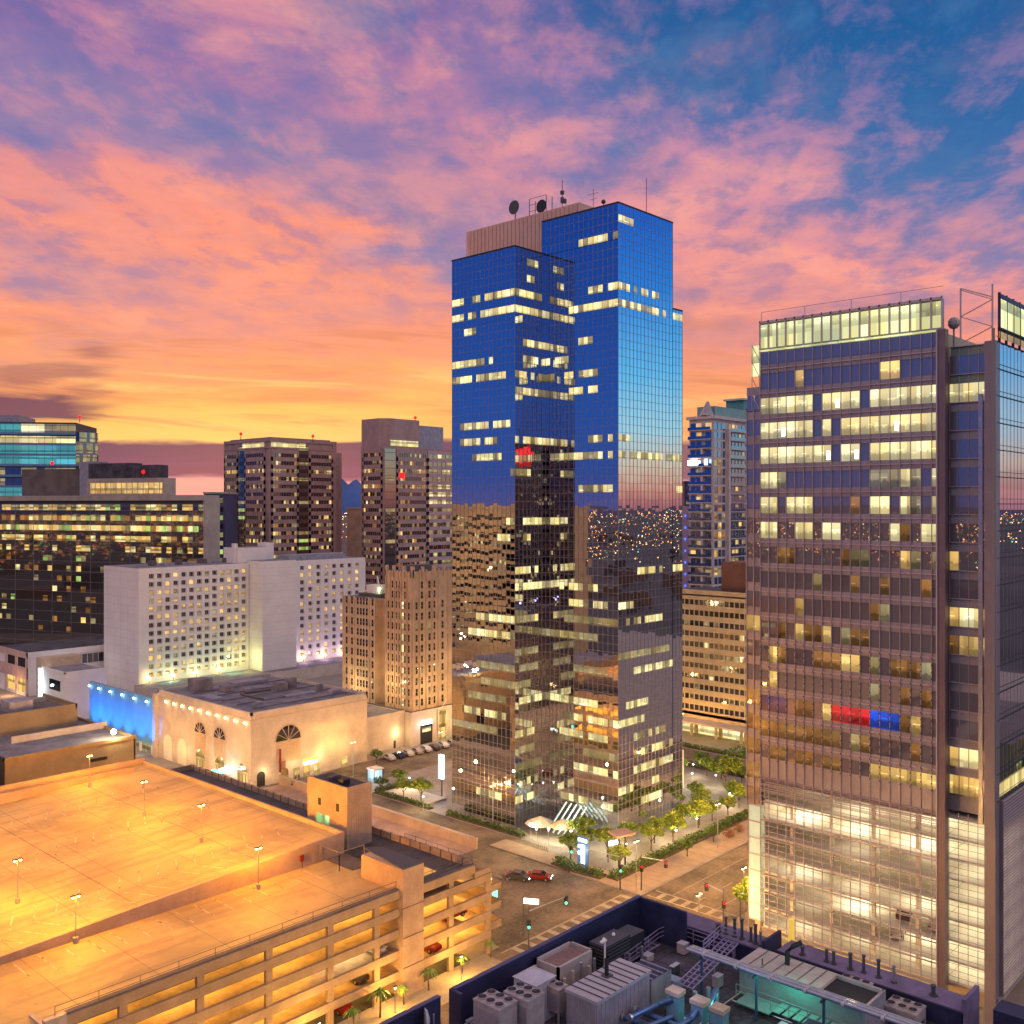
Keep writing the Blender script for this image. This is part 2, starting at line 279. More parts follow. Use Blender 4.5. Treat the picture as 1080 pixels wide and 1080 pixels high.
# ------------------------------------------------------------------ mesh helpers
WL = {}
class MB:
    def __init__(s): s.v = []; s.f = []; s.m = []
    def add(s, vs, fs, m):
        b = len(s.v); s.v += [tuple(p) for p in vs]
        for f in fs: s.f.append(tuple(b + i for i in f)); s.m.append(m)
        return s
    def quad(s, a, b, c, d, m): return s.add([a, b, c, d], [(0, 1, 2, 3)], m)
    def hexa(s, p, m, skip=()):
        F = [(3, 2, 1, 0), (4, 5, 6, 7), (0, 1, 5, 4), (1, 2, 6, 5), (2, 3, 7, 6), (3, 0, 4, 7)]
        return s.add(p, [f for i, f in enumerate(F) if i not in skip], m)
    def box(s, x0, x1, y0, y1, z0, z1, m, top=None):
        p = [(x0, y0, z0), (x1, y0, z0), (x1, y1, z0), (x0, y1, z0), (x0, y0, z1), (x1, y0, z1), (x1, y1, z1), (x0, y1, z1)]
        s.hexa(p, m)
        if top is not None: s.m[-5] = top
        return s
    def beam(s, a, b, w, h, m):
        a = Vector(a); b = Vector(b); d = (b - a).normalized()
        up = Vector((0, 0, 1)) if abs(d.z) < .95 else Vector((1, 0, 0))
        r = d.cross(up).normalized() * w / 2; u = r.cross(d).normalized() * h / 2
        return s.hexa([a - r - u, a + r - u, b + r - u, b - r - u, a - r + u, a + r + u, b + r + u, b - r + u], m)
    def tube(s, pts, r, m, n=8, caps=True):
        pts = [Vector(p) for p in pts]; rs = r if isinstance(r, (list, tuple)) else [r] * len(pts); rings = []
        for i, p in enumerate(pts):
            d = (pts[min(i + 1, len(pts) - 1)] - pts[max(i - 1, 0)]).normalized()
            up = Vector((0, 0, 1)) if abs(d.z) < .9 else Vector((1, 0, 0))
            a = d.cross(up).normalized(); b = a.cross(d)
            rings.append([p + (a * math.cos(2 * math.pi * k / n) + b * math.sin(2 * math.pi * k / n)) * rs[i] for k in range(n)])
        vs = [q for g in rings for q in g]; fs = []
        for i in range(len(pts) - 1):
            for k in range(n): fs.append((i * n + k, i * n + (k + 1) % n, (i + 1) * n + (k + 1) % n, (i + 1) * n + k))
        if caps: fs.append(tuple(range(n))[::-1]); fs.append(tuple((len(pts) - 1) * n + k for k in range(n)))
        return s.add(vs, fs, m)
    def prism(s, poly, z0, z1, m, top=None):
        n = len(poly); vs = [(x, y, z0) for x, y in poly] + [(x, y, z1) for x, y in poly]
        fs = [(i, (i + 1) % n, n + (i + 1) % n, n + i) for i in range(n)]
        s.add(vs, fs, m); s.add(vs[n:], [tuple(range(n))], top or m); return s
    def ball(s, c, r, m, n=8, k=5, sz=1):
        vs = []; fs = []
        for j in range(k + 1):
            ph = math.pi * j / k
            for i in range(n): vs.append((c[0] + r * math.sin(ph) * math.cos(2 * math.pi * i / n), c[1] + r * math.sin(ph) * math.sin(2 * math.pi * i / n), c[2] + sz * r * math.cos(ph)))
        for j in range(k):
            for i in range(n): fs.append((j * n + i, (j + 1) * n + i, (j + 1) * n + (i + 1) % n, j * n + (i + 1) % n))
        return s.add(vs, fs, m)
    def merge(s, o, mat):
        b = len(s.v); s.v += [tuple(mat @ Vector(p)) for p in o.v]; s.f += [tuple(b + i for i in f) for f in o.f]; s.m += o.m
    def mesh(s, name, off=(0, 0, 0), smooth=False):
        me = bpy.data.meshes.new(name); me.from_pydata([(p[0] - off[0], p[1] - off[1], p[2] - off[2]) for p in s.v], [], s.f)
        ms = []
        for m in s.m:
            if m not in ms: ms.append(m)
        for m in ms: me.materials.append(m)
        idx = {m: i for i, m in enumerate(ms)}
        me.polygons.foreach_set('material_index', [idx[m] for m in s.m])
        if smooth: me.polygons.foreach_set('use_smooth', [True] * len(me.polygons))
        me.update(); return me
    def build(s, name, parent=None, loc=None, smooth=False, label=None, stuff=False):
        """vertices are in world space; a child keeps its thing's base as origin"""
        if not s.v: return None
        off = WL[parent] if parent else (Vector(loc) if loc else Vector((0, 0, 0)))
        o = bpy.data.objects.new(name, s.mesh(name, off, smooth)); col.objects.link(o)
        if parent: o.parent = parent
        else: o.location = off
        WL[o] = Vector(off)
        if label: o['label'] = label
        if stuff: o['kind'] = 'stuff'
        return o

def thing(name, label, cat, loc=(0, 0, 0), group=None, rz=0):
    o = bpy.data.objects.new(name, None); col.objects.link(o); o.location = loc; o.rotation_euler = (0, 0, rz)
    o.empty_display_size = .2
    WL[o] = Vector(loc); o['label'] = label; o['category'] = cat
    if group: o['group'] = group
    return o
def tag(o, label, cat, group=None, kind=None):
    o['label'] = label; o['category'] = cat
    if group: o['group'] = group
    if kind: o['kind'] = kind
    return o
def struct(name, mb, label=None):
    o = mb.build(name); o['kind'] = 'structure'
    if label: o['label'] = label
    return o
def dup(root, loc, rz=0, label=None, s=None):
    r = root.copy(); col.objects.link(r); r.location = loc; r.rotation_euler = (0, 0, rz); WL[r] = Vector(loc)
    if s: r.scale = (s, s, s)
    if label: r['label'] = label
    for ch in list(root.children):
        c = ch.copy(); col.objects.link(c); c.parent = r
        for g in list(ch.children):
            e = g.copy(); col.objects.link(e); e.parent = c
    return r

def pt_light(loc, P, c, r=.15, name='lamp_light', parent=None, spot=None, aim=None, blend=.6):
    l = bpy.data.lights.new(name, 'SPOT' if spot else 'POINT'); l.energy = P; l.color = c; l.shadow_soft_size = r
    o = bpy.data.objects.new(name, l); col.objects.link(o)
    if spot:
        l.spot_size = R(spot); l.spot_blend = blend
        o.rotation_euler = (Vector(aim) - Vector(loc)).to_track_quat('-Z', 'Y').to_euler()
    if parent: o.parent = parent; o.location = Vector(loc) - WL[parent]
    else: o.location = loc
    return o
def batwing(o, pw=1.9, lo=.30):
    l = o.data; l.use_nodes = True; nt = l.node_tree; t = NT(nt); em = nt.nodes['Emission']; tc = nt.nodes.new('ShaderNodeTexCoord')
    z = t.m('MAXIMUM', t.m('ABSOLUTE', t.dot(tc.outputs['Normal'], (0, 0, 1))), lo)
    nt.links.new(t.m('POWER', z, -pw), em.inputs['Strength'])
def area(loc, sx, sy, P, c, rot=(0, 0, 0), parent=None, name='ceiling_light'):
    l = bpy.data.lights.new(name, 'AREA'); l.shape = 'RECTANGLE'; l.size = sx; l.size_y = sy; l.energy = P; l.color = c
    o = bpy.data.objects.new(name, l); col.objects.link(o); o.rotation_euler = rot
    if parent: o.parent = parent; o.location = Vector(loc) - WL[parent]
    else: o.location = loc
    return o

class FR:
    """a facade frame: origin, direction along the wall, outward normal"""
    def __init__(s, o, u, n): s.o = Vector((o[0], o[1], 0)); s.u = Vector((u[0], u[1], 0)); s.n = Vector((n[0], n[1], 0))
    def p(s, a, z, d=0.0): q = s.o + s.u * a + s.n * d; return (q.x, q.y, z)
    def box(s, mb, a0, a1, z0, z1, d0, d1, m):
        mb.hexa([s.p(a0, z0, d0), s.p(a1, z0, d0), s.p(a1, z0, d1), s.p(a0, z0, d1), s.p(a0, z1, d0), s.p(a1, z1, d0), s.p(a1, z1, d1), s.p(a0, z1, d1)], m)
    def quad(s, mb, a0, a1, z0, z1, d, m): mb.quad(s.p(a0, z0, d), s.p(a1, z0, d), s.p(a1, z1, d), s.p(a0, z1, d), m)
    def rot(s): return math.atan2(s.u.y, s.u.x)
def faceX(x, y0): return FR((x, y0), (0, 1), (-1, 0))        # wall along Y, looking at -X ; a runs with Y
def faceY(y, x0): return FR((x0, y), (1, 0), (0, -1))        # wall along X, looking at -Y ; a runs with X

def windows(root, name, protos, spots, limit=100):
    """spots: (location, rotation, proto index); the first `limit` are parts of their own, the rest one stuff part"""
    me = [p.mesh(name) for p in protos]
    rest = MB()
    for i, (loc, rz, k) in enumerate(spots):
        if i < limit:
            o = bpy.data.objects.new(name, me[k]); col.objects.link(o); o.parent = root
            o.location = Vector(loc) - WL[root]; o.rotation_euler = (0, 0, rz)
        else: rest.merge(protos[k], Matrix.Translation(Vector(loc)) @ Matrix.Rotation(rz, 4, 'Z'))
    rest.build(name, root, stuff=True)

def bands(root, wall, fr, S, z0, pitch, n, h, wm, cell=1.5, pick=None, dep=.3, name='window_band', edge=.6, mull=.08, mm=None, a0=0.0):
    """horizontal strip windows: spandrels proud of the glass, each floor's strip a part"""
    mm = mm or wm
    for k in range(n + 1):
        zt = z0 + k * pitch; zb = zt - (pitch - h)
        fr.box(wall, a0, a0 + S, zb, zt, 0.0, dep, wm)
    for k in range(n):
        zb = z0 + k * pitch; mb = MB(); a = a0 + edge; c = 0; nc = max(1, int(round((S - 2 * edge) / cell))); w = (S - 2 * edge) / nc
        for c in range(nc):
            fr.quad(mb, a + c * w, a + (c + 1) * w, zb, zb + h, .04, pick(k, c, nc))
            if c: fr.box(mb, a + c * w - mull / 2, a + c * w + mull / 2, zb, zb + h, .045, dep * .7, mm)
        mb.build(name, root)
    fr.box(wall, a0, a0 + edge, z0, z0 + n * pitch - (pitch - h), .0, dep, wm); fr.box(wall, a0 + S - edge, a0 + S, z0, z0 + n * pitch - (pitch - h), .0, dep, wm)

def rail(mb, pts, h=1.1, m=None, step=2.0, bars=3, r=.035):
    m = m or GALV
    for i in range(len(pts) - 1):
        a, b = Vector(pts[i]), Vector(pts[i + 1]); L = (b - a).length; n = max(1, int(L / step))
        for k in range(n + 1):
            p = a.lerp(b, k / n); mb.beam(p, p + Vector((0, 0, h)), r * 1.6, r * 1.6, m)
        for j in range(bars):
            q = Vector((0, 0, h * (j + 1) / bars)); mb.beam(a + q, b + q, r * 1.5, r * 1.5, m)

# ================================================================== THE SETTING
g = MB(); g.quad((-12000, -12000, -.02), (16000, -12000, -.02), (16000, 16000, -.02), (-12000, 16000, -.02), mk('ground', (.05, .045, .045), .9, var=.5, scale=.01, fine=.15, c2=(.02, .02, .022)))
struct('ground', g)
# hills on the horizon beyond the towers
def hills(name, cx, cy, half, h, seed, m):
    rnd = random.Random(seed); mb = MB(); d = Vector((cx, cy, 0)).normalized(); r = Vector((d.y, -d.x, 0)); n = 70; prof = []
    for i in range(n + 1):
        t = i / n; e = min(1, 6 * t, 6 * (1 - t)); prof.append(h * e * (.55 + .3 * math.sin(t * 9 + seed) + .16 * math.sin(t * 27 + seed * 3) + .08 * rnd.random()))
    vs = []
    for j, (dd, k) in enumerate(((-900, 0), (-450, .55), (0, 1), (500, .5), (1000, 0))):
        for i in range(n + 1):
            p = Vector((cx, cy, 0)) + r * (-half + 2 * half * i / n) + d * (dd + 120 * math.sin(i * .9 + j)); vs.append((p.x, p.y, prof[i] * k * (1 + .12 * math.sin(i * 1.7 + j * 2)) - .05))
    fs = [(j * (n + 1) + i, j * (n + 1) + i + 1, (j + 1) * (n + 1) + i + 1, (j + 1) * (n + 1) + i) for j in range(4) for i in range(n)]
    mb.add(vs, fs, m); o = mb.build(name, smooth=True); o['kind'] = 'structure'
HB = mk('far_hill', (.05, .12, .33), 1, var=.15, scale=.002)
def wpt(px, D):
    a = R(YAW); l = (px - 540) / 1042 * D; return (D * math.cos(a) + l * math.sin(a), D * math.sin(a) - l * math.cos(a))
hx, hy = wpt(270, 8000); hills('hills', hx, hy, 1500, 290, 2.0, HB)
# behind the viewpoint: the low ridge the mirror towers reflect
hills('hills', -5600, 3600, 5200, 70, 5.0, mk('far_hill_dark', (.05, .05, .12), 1, var=.1, scale=.002))
hills('hills', 5200, -5600, 5200, 60, 1.0, MC['far_hill_dark'])

rd = MB()
rd.quad((104, -200, 0), (137.5, -200, 0), (137.5, 1200, 0), (104, 1200, 0), ASPH); rd.quad((137.5, 97, 0), (145, 97, 0), (145, 184, 0), (137.5, 184, 0), ASPH)         # street past the garage
rd.quad((137.5, 80.5, 0), (900, 80.5, 0), (900, 97, 0), (137.5, 97, 0), ASPH)                # street past the plaza
rd.quad((-400, 80.5, 0), (104, 80.5, 0), (104, 95, 0), (-400, 95, 0), ASPH)
rd.quad((137.5, 184, 0), (900, 184, 0), (900, 199.5, 0), (137.5, 199.5, 0), ASPH)
rd.quad((217, 97, .004), (229, 97, .004), (229, 184, .004), (217, 184, .004), ASPH)
struct('roads', rd)
pv = MB()
pv.prism([(137.5, 97), (217, 97), (217, 184), (144.6, 184), (144.6, 124), (140, 119), (137.5, 112)], -.01, .13, PAVE, PLAZA)          # tower block and plaza
pv.box(229, 420, 97, 184, -.01, .13, PAVE)
pv.box(128, 137.4, 199.5, 420, -.01, .13, PAVE); pv.box(104.0, 127.9, 199.5, 420, -.01, .10, PAVE)
pv.box(137.4, 420, 199.5, 420, -.01, .13, PAVE)
pv.box(-60, 104, 95, 101.4, -.01, .13, PAVE); pv.box(101.4, 107.2, 101.4, 199, -.01, .14, PAVE)
pv.box(128.5, 420, -100, 80.5, -.01, .13, PAVE)
pv.box(-200, 100, 60, 80.5, -.01, .12, PAVE)
struct('pavement', pv)
wk = MB()
wk.quad((138, 97.6, .138), (217, 97.6, .138), (217, 103.6, .138), (138, 103.6, .138), mk('sidewalk_tan', (.40, .30, .22), .85, var=.1, scale=.5))
wk.quad((137.8, 103.6, .138), (142.6, 103.6, .138), (142.6, 133, .138), (137.8, 133, .138), MC['sidewalk_tan'])
for i in range(24):
    wk.box(138 + i * 3.3, 138.06 + i * 3.3, 97.8, 103.5, .138, .143, CONCD)
struct('pavement_bands', wk)
mkg = MB()
def stripe(x0, x1, y0, y1): mkg.quad((x0, y0, .006), (x1, y0, .006), (x1, y1, .006), (x0, y1, .006), PAINT)
for i in range(30): stripe(141 + i * 9, 144.5 + i * 9, 88.7, 88.85)
stripe(141, 400, 84.7, 84.82); stripe(141, 400, 93.2, 93.32)
for k in (96.6, 99.6): stripe(106, 136, k, k + .35)
for k in (77.2, 80.0): stripe(106, 136, k, k + .35)
for i in range(11): stripe(108 + i * 2.7, 109.0 + i * 2.7, 96.4, 99.8)
for i in range(6): stripe(138.6, 141.2, 82 + i * 2.4, 82.9 + i * 2.4)
for k in (102.6, 104.6): stripe(k, k + .35, 82, 95)
for k in (138.4, 141): stripe(k, k + .35, 81, 96.5)
for i in range(20): stripe(150 + i * 8, 153 + i * 8, 191.5, 191.65)
stripe(141.2, 143.6, 170, 170.15)
struct('road_markings', mkg)
# the lowered carriageway between its two parapets, seen as warm concrete lanes
ln = MB(); ln.quad((127.5, 133.5, .012), (134.6, 133.5, .012), (134.6, 199, .012), (127.5, 199, .012), mk('lane_concrete', (.40, .27, .2), .8, var=.15, scale=.3)); struct('ramp_lanes', ln)

# ================================================================== BUILDINGS
# ---------------- mirror glass tower
T = thing('mirror_tower', 'tall blue mirror-glass office tower with stepped roof, tallest building in the middle', 'skyscraper', (158, 120, 0))
def mirror_face(fr, S, z0, z1, nc, rows, name='glass_wall'):
    mb = MB(); rnd = random.Random(int(S * 100)); w = S / nc; h = (z1 - z0) / rows
    for i in range(nc):
        for j in range(rows):
            a = rnd.uniform(-.0016, .0016) * w; b = rnd.uniform(-.0016, .0016) * h
            mb.quad(fr.p(i * w, z0 + j * h, -a - b), fr.p((i + 1) * w, z0 + j * h, a - b), fr.p((i + 1) * w, z0 + (j + 1) * h, a + b), fr.p(i * w, z0 + (j + 1) * h, -a + b), MIRR)
    mb.build(name, T)
    mu = MB()
    for i in range(nc + 1): fr.box(mu, i * w - .035, i * w + .035, z0, z1, -.02, .05, MULL)
    for j in range(rows + 1): fr.box(mu, 0, S, z0 + j * h - .03, z0 + j * h + .03, -.02, .045, MULL)
    mu.build('mullions', T)
P = 3.35
def rows_for(z): return int(round(z / (P / 2)))
co = MB()
co.box(148.5, 172, 136.0, 154.0, 0, 118.5, NAVY, ROOFD); co.box(158.1, 177.0, 117.1, 153, 0, 118.5, NAVY, ROOFD); co.box(158.1, 177.0, 117.1, 136.7, 118.5, 125.6, NAVY, ROOFD); co.box(177.0, 180.7, 117.1, 150, 0, 107.5, NAVY, ROOFD)
co.build('core', T)
FA = faceX(148.3, 135.8); FB = faceY(135.8, 148.3); FC = faceX(157.9, 116.9); FD = faceY(116.9, 157.9); FE = faceY(116.9, 177.2)
mirror_face(FA, 18.4, 0, 118.7, 15, 71); mirror_face(FB, 9.6, 0, 118.7, 8, 71); mirror_face(FC, 18.9, 0, 118.7, 15, 71)
mirror_face(faceX(157.9, 116.9), 20.0, 118.7, 125.8, 16, 4); mirror_face(FD, 19.3, 0, 125.8, 15, 75); mirror_face(FE, 3.7, 0, 107.6, 3, 64)
ed = MB()
FA.box(ed, -.1, 18.5, 118.7, 119.0, -.3, .1, BLACK); FB.box(ed, 0, 9.6, 118.7, 119.0, -.3, .1, BLACK); FD.box(ed, -.1, 19.4, 125.8, 126.1, -.3, .1, BLACK)
FC.box(ed, 0, 20, 125.8, 126.1, -.3, .1, BLACK); FE.box(ed, 0, 3.8, 107.6, 107.9, -.3, .1, BLACK); ed.build('roof_edge', T)
def litrun(fr, S, nc, k, a, b, m=None, half=0):
    """one floor's lit strip, cut to whole panels, with the grid showing over it"""
    w = S / nc; i0 = int(round(a * nc)); i1 = int(round(b * nc)); z = 4.2 + P * k + half * P / 2
    z = round(z / (118.7 / 71)) * (118.7 / 71)
    if i1 <= i0: return
    mb = MB()
    for i in range(i0, i1):
        mm = m or random.choices([L_OFF, L_DIM, L_BRT], [6, 3, 2])[0]
        if random.random() < .12 and m is None:
            mb.build('lit_window', T); mb = MB(); continue
        fr.quad(mb, i * w + .05, (i + 1) * w - .05, z + .1, z + 1.58, .04, mm)
    mb.build('lit_window', T)
random.seed(11)
for k, a, b in ((31, 0, .97), (30, 0, .2), (30, .27, .66), (30, .7, 1), (29, .2, .42), (27, 0, .68), (26, 0, .34), (26, .4, .92), (23, .15, .95), (22, .05, .75), (21, .35, .8), (20, .9, 1), (17, .85, 1), (16, .75, .95)):
    litrun(FA, 18.4, 15, k, a and 1 - b if False else 1 - b, 1 - a)          # photo runs left to right, the frame right to left
for k, a, b in ((33, .4, .7), (32, .4, .6), (31, 0, 1), (30, 0, 1), (28, .2, 1), (27, .3, 1), (26, 0, 1), (25, 0, 1), (22.5, 0, 1), (20, .0, .5), (17, .3, 1), (16, 0, .5), (14, 0, .8), (13, 0, 1), (11, .3, .8)): litrun(FB, 9.6, 8, int(k), a, b)
for k, a, b in ((34, .5, 1), (31, .6, 1), (30, .3, 1), (28, .45, .65), (27, 0, .3), (26, 0, .75), (25, .35, .75), (22, .6, .95), (21, 0, .95), (19, .5, .9), (13, .2, .75), (12, .3, .85), (10, .1, .6), (17, .0, .2)): litrun(FC, 18.9, 15, k, 1 - b, 1 - a)
for k, a, b in ((35, 0, .28), (31, 0, .55), (31, .6, .75), (30, 0, 1), (22, 0, .2), (21, 0, 1), (14, .25, .8), (12, 0, .25)): litrun(FD, 19.3, 15, k, a, b)
litrun(FE, 3.7, 3, 30, 0, 1); litrun(FE, 3.7, 3, 21, 0, 1); litrun(FE, 3.7, 3, 19, .3, 1); litrun(FE, 3.7, 3, 14, 0, 1)
for k in range(1, 12):                                   # lower floors: more of them working late
    for fr, S, nc, pr in ((FA, 18.4, 15, .62), (FB, 9.6, 8, .85), (FC, 18.9, 15, .5), (FD, 19.3, 15, .5)):
        if random.random() < min(.95, pr + .2):
            a = random.choice((0, 0, .1, .3)); b = min(1, a + random.uniform(.4, 1.0)); litrun(fr, S, nc, k, a, b, None if random.random() < .6 else L_DIM)
for fr, S, nc in ((FA, 18.4, 15), (FB, 9.6, 8), (FC, 18.9, 15), (FD, 19.3, 15)):
    litrun(fr, S, nc, 0, random.choice((0, .2, .4)), random.choice((.6, .8)), None, 0)
ph = MB(); ph.box(165, 176, 132.5, 166.7, 118.5, 130.8, mk('penthouse_panel', (.85, .50, .38), .7, var=.08, scale=.2)); 
for i in range(28): ph.box(164.93, 165, 132.9 + i * 1.2, 132.98 + i * 1.2, 119, 130.5, BROWN)
ph.build('penthouse', T)
an = thing('dish_antenna', 'round dish antenna on the left of the blue tower roof', 'antenna', (165.6, 151.5, 130.8)); mb = MB()
mb.tube([(165.6, 151.5, 130.8), (165.6, 151.5, 134)], .12, DKGRY); mb.build('mast', an)
mb = MB(); mb.tube([(165.1, 151.5, 133.6), (165.3, 151.5, 133.6), (165.5, 151.5, 133.6)], [1.6, 1.3, .3], DKGRY, 16); mb.build('dish', an)
an = thing('antenna_frame', 'square antenna frame with a black dish on the blue tower roof', 'antenna', (166, 145, 130.8)); mb = MB()
for y in (142.6, 147.6):
    mb.beam((166, y, 130.8), (166, y, 134.8), .12, .12, DKGRY); mb.beam((168, y, 130.8), (168, y, 134.8), .12, .12, DKGRY)
for z in (132, 133.4, 134.8): mb.beam((166, 142.6, z), (166, 147.6, z), .08, .08, DKGRY)
mb.build('frame', an); mb = MB(); mb.tube([(165.7, 143.8, 132.4), (165.9, 143.8, 132.4), (166.1, 143.8, 132.4)], [1.5, 1.2, .3], BLACK, 14); mb.build('dish', an)
an = thing('whip_antenna', 'antenna mast with stacked drums right of the dish frame on the blue tower', 'antenna', (166, 138, 130.8)); mb = MB()
mb.tube([(166, 138, 130.8), (166, 138, 137)], .08, DKGRY, 5); mb.build('mast', an)
mb = MB(); mb.tube([(166, 138, 132), (166, 138, 133.2)], .4, DKGRY, 8); mb.tube([(165.6, 136.9, 131.6), (165.6, 136.9, 132.5)], .35, DKGRY, 8); mb.tube([(166, 138, 133.9), (166, 138, 134.6)], .45, DKGRY, 8); mb.build('drum', an)
an = thing('comb_antenna', 'thin comb-shaped aerial near the middle of the blue tower roof', 'antenna', (168, 131, 129)); mb = MB()
mb.tube([(168, 131, 125.7), (168, 131, 134)], .06, DKGRY, 5); mb.beam((168, 129.6, 133), (168, 132.6, 133), .06, .06, DKGRY); mb.beam((168, 130, 131.8), (168, 132, 131.8), .06, .06, DKGRY)
mb.ball((167, 127.5, 130.3), .5, DKGRY); mb.beam((167, 127.5, 125.7), (167, 127.5, 130), .08, .08, DKGRY); mb.build('mast', an)
an = thing('pole_antenna', 'tall thin pole aerial at the right of the blue tower roof', 'antenna', (172, 120, 125.8)); mb = MB(); mb.tube([(172, 120, 125.8), (172, 120, 134.8)], .07, DKGRY, 5); mb.build('mast', an)

# ---------------- right-hand office block over a glazed garage
RB = thing('glass_office_block', 'purple-grey glass office block over a glowing glazed garage, at the right edge', 'office building', (131, 42, 0))
XR = 130.9
FL = faceX(XR, 45.3); SL = 25.8; NM = 19; WM = SL / NM
def yl(i): return SL - i * WM          # left-to-right module i in the frame
bd = MB()
bd.box(XR + .35, XR + 30, 45.5, 71.2, 26, 88.4, SPAN, ROOFG); bd.box(XR + 2.4, XR + 40, 39.4, 45.5, 26.4, 84.5, SPAN, ROOFG)
bd.box(XR + .4, XR + 26, 71.2, 73.6, 22, 79.5, SPAN, ROOFG); bd.box(XR + 8, XR + 60, 39.3, 70, 84.3, 86.4, SPAN, ROOFG)
bd.build('core', RB)
sp = MB(); random.seed(5)
rows = {0: [0, 1, 2, 3, 4, 5, 7, 8, 9, 10, 12, 13, 14, 15, 16, 17, 18], 1: [0, 1, 2, 3, 4, 5, 7, 9, 10, 11, 12, 13, 14, 15, 16, 17, 18], 2: [0, 1, 2, 3, 4, 5, 6, 7, 9, 10, 12, 13, 14, 15, 16, 17, 18],
        3: [0, 1, 12, 13, 15, 16, 18], 4: [0, 1, 3, 4, 5, 12, 13, 15, 18], 5: [0, 1, 4, 5, 7, 8, 14, 17, 18], 6: [15, 16, 18], 8: [4], 9: [4, 7], 10: [1, 9, 10], 11: [1], 14: [12, 13, 14, 15, 16, 17, 18]}
glass = MB()
zc = lambda k: 80.4 - 3.6 * k
for k in range(-1, 15):
    z0, z1 = zc(k) - 1.15, zc(k) + 1.25
    for i in range(NM):
        a1, a0 = yl(i), yl(i + 1)
        glass_m = OGLASS; lm = None
        if k in rows and i in rows[k]:
            r = random.random()
            lm = R_OFF if k < 6 else R_WARM
            if k < 6 and r < .3: lm = R_BRT
            if k in (3, 6) and r < .6: lm = R_DIM
            if k == 5: lm = R_BRT
        if lm is None and 3 <= k <= 13 and random.random() < .28: lm = random.choice([R_AMB, R_DIM, R_AMB])
        if k == 9 and i in (5, 6, 10, 11): lm = R_AMB
        if k == 10 and i in (6, 7, 8, 14, 15, 16): lm = R_AMB
        if k == 11 and i in (15, 17): lm = R_AMB
        if k == 12: lm = {8: G_REDW, 9: G_REDW, 10: G_REDW, 11: G_REDW, 12: G_BLUW, 13: G_BLUW, 14: G_BLUW, 0: G_PURW, 1: G_PURW, 2: G_PURW, 7: R_WARM, 16: R_WARM}.get(i, lm)
        if k in (13, 14) and i in (1, 2, 4, 5, 7, 8): lm = R_AMB
        if k == -1 and i in (4, 13, 14): lm = R_WARM
        if lm:
            mb = MB(); FL.quad(mb, a0 + .05, a1 - .05, z0, z1, .02, lm)
            lw = mb.build('lit_window', RB)
            if lm in (R_OFF, R_BRT) and random.random() < .2: mb = MB(); FL.box(mb, a0 + .25, a0 + .75, z0 + .3, z0 + 1.5, .025, .03, G_WHITE if random.random() < .3 else R_BRT); mb.build('bright_panel', lw)
    FL.quad(sp, 0, SL, z1, z1 + 1.2, .04, SPAN); FL.box(sp, 0, SL, z1 + .55, z1 + .68, .04, .22, FINM); FL.box(sp, 0, SL, z1 - .06, z1 + .02, 0, .12, MULL)
FL.quad(sp, 0, SL, 86.5, 88.4, .04, OGLASS); FL.quad(sp, 0, SL, 26.3, 29.3, .04, SPAN)
FL.quad(glass, 0, SL, 28.8, 85.4, .0, OGLASS); glass.build('glass_wall', RB); sp.build('spandrels', RB)
fn = MB()
for i in range(NM + 1):
    a = yl(i); FL.box(fn, a - .03, a + .03, 26.6, 88.4, .05, .22, FINM); FL.box(fn, a - .035, a + .035, 4.5, 26.6, .0, .22, FINM)
for j in range(26):
    if 0: pass
bt = fn
for i in range(NM + 1):
    a = yl(i)
    for j in range(20): FL.box(bt, a - .055, a + .055, 29 + j * .9, 29.2 + j * .9, .215, .235, BLACK)
fn.build('fins', RB)
sd = MB(); FS = FR((XR + .4, 73.65), (1, 0), (0, 1)); FS.quad(sd, 0, 25.6, 22, 79.5, .0, DGLASS)
for k in range(16):
    z = 23 + k * 3.6; FS.box(sd, 0, 25.6, z + 2.4, z + 3.4, .0, .15, CONCD)
sd.build('side_wall', RB); random.seed(77)
for k in range(16):
    if random.random() < .65:
        a = random.uniform(0, 14); mb = MB(); FS.quad(mb, a, a + random.uniform(4, 11), 23.1 + k * 3.6, 25.3 + k * 3.6, .05, random.choice([R_OFF, R_DIM, R_WARM, L_GRN])); mb.build('lit_window', RB)
# crown
cr = MB(); SLc = SL
for i in range(NM):
    a1, a0 = yl(i), yl(i + 1); FL.quad(cr, a0 + .1, a1 - .1, 88.9, 92.3, .1, L_CRW)
cr.build('lit_crown', RB)
cf = MB()
for i in range(NM + 1):
    a = yl(i); FL.box(cf, a - .09, a + .09, 88.4, 92.9, .12, .4, FINM)
FL.box(cf, 0, SL, 92.5, 92.8, .12, .4, FINM); FL.box(cf, 0, SL, 88.4, 88.6, .1, .45, L_CRW); FL.box(cf, 0, SL, 94.2, 94.26, -.2, -.14, FINM)
for i in range(0, NM, 5): FL.box(cf, yl(i) - .04, yl(i) + .04, 92.8, 94.2, -.2, -.14, FINM)
cf.build('crown_frame', RB)
cb = MB(); FL.box(cb, 0, SL, 88.4, 92.6, -.5, -.1, SPAN); cb.build('crown_back', RB)
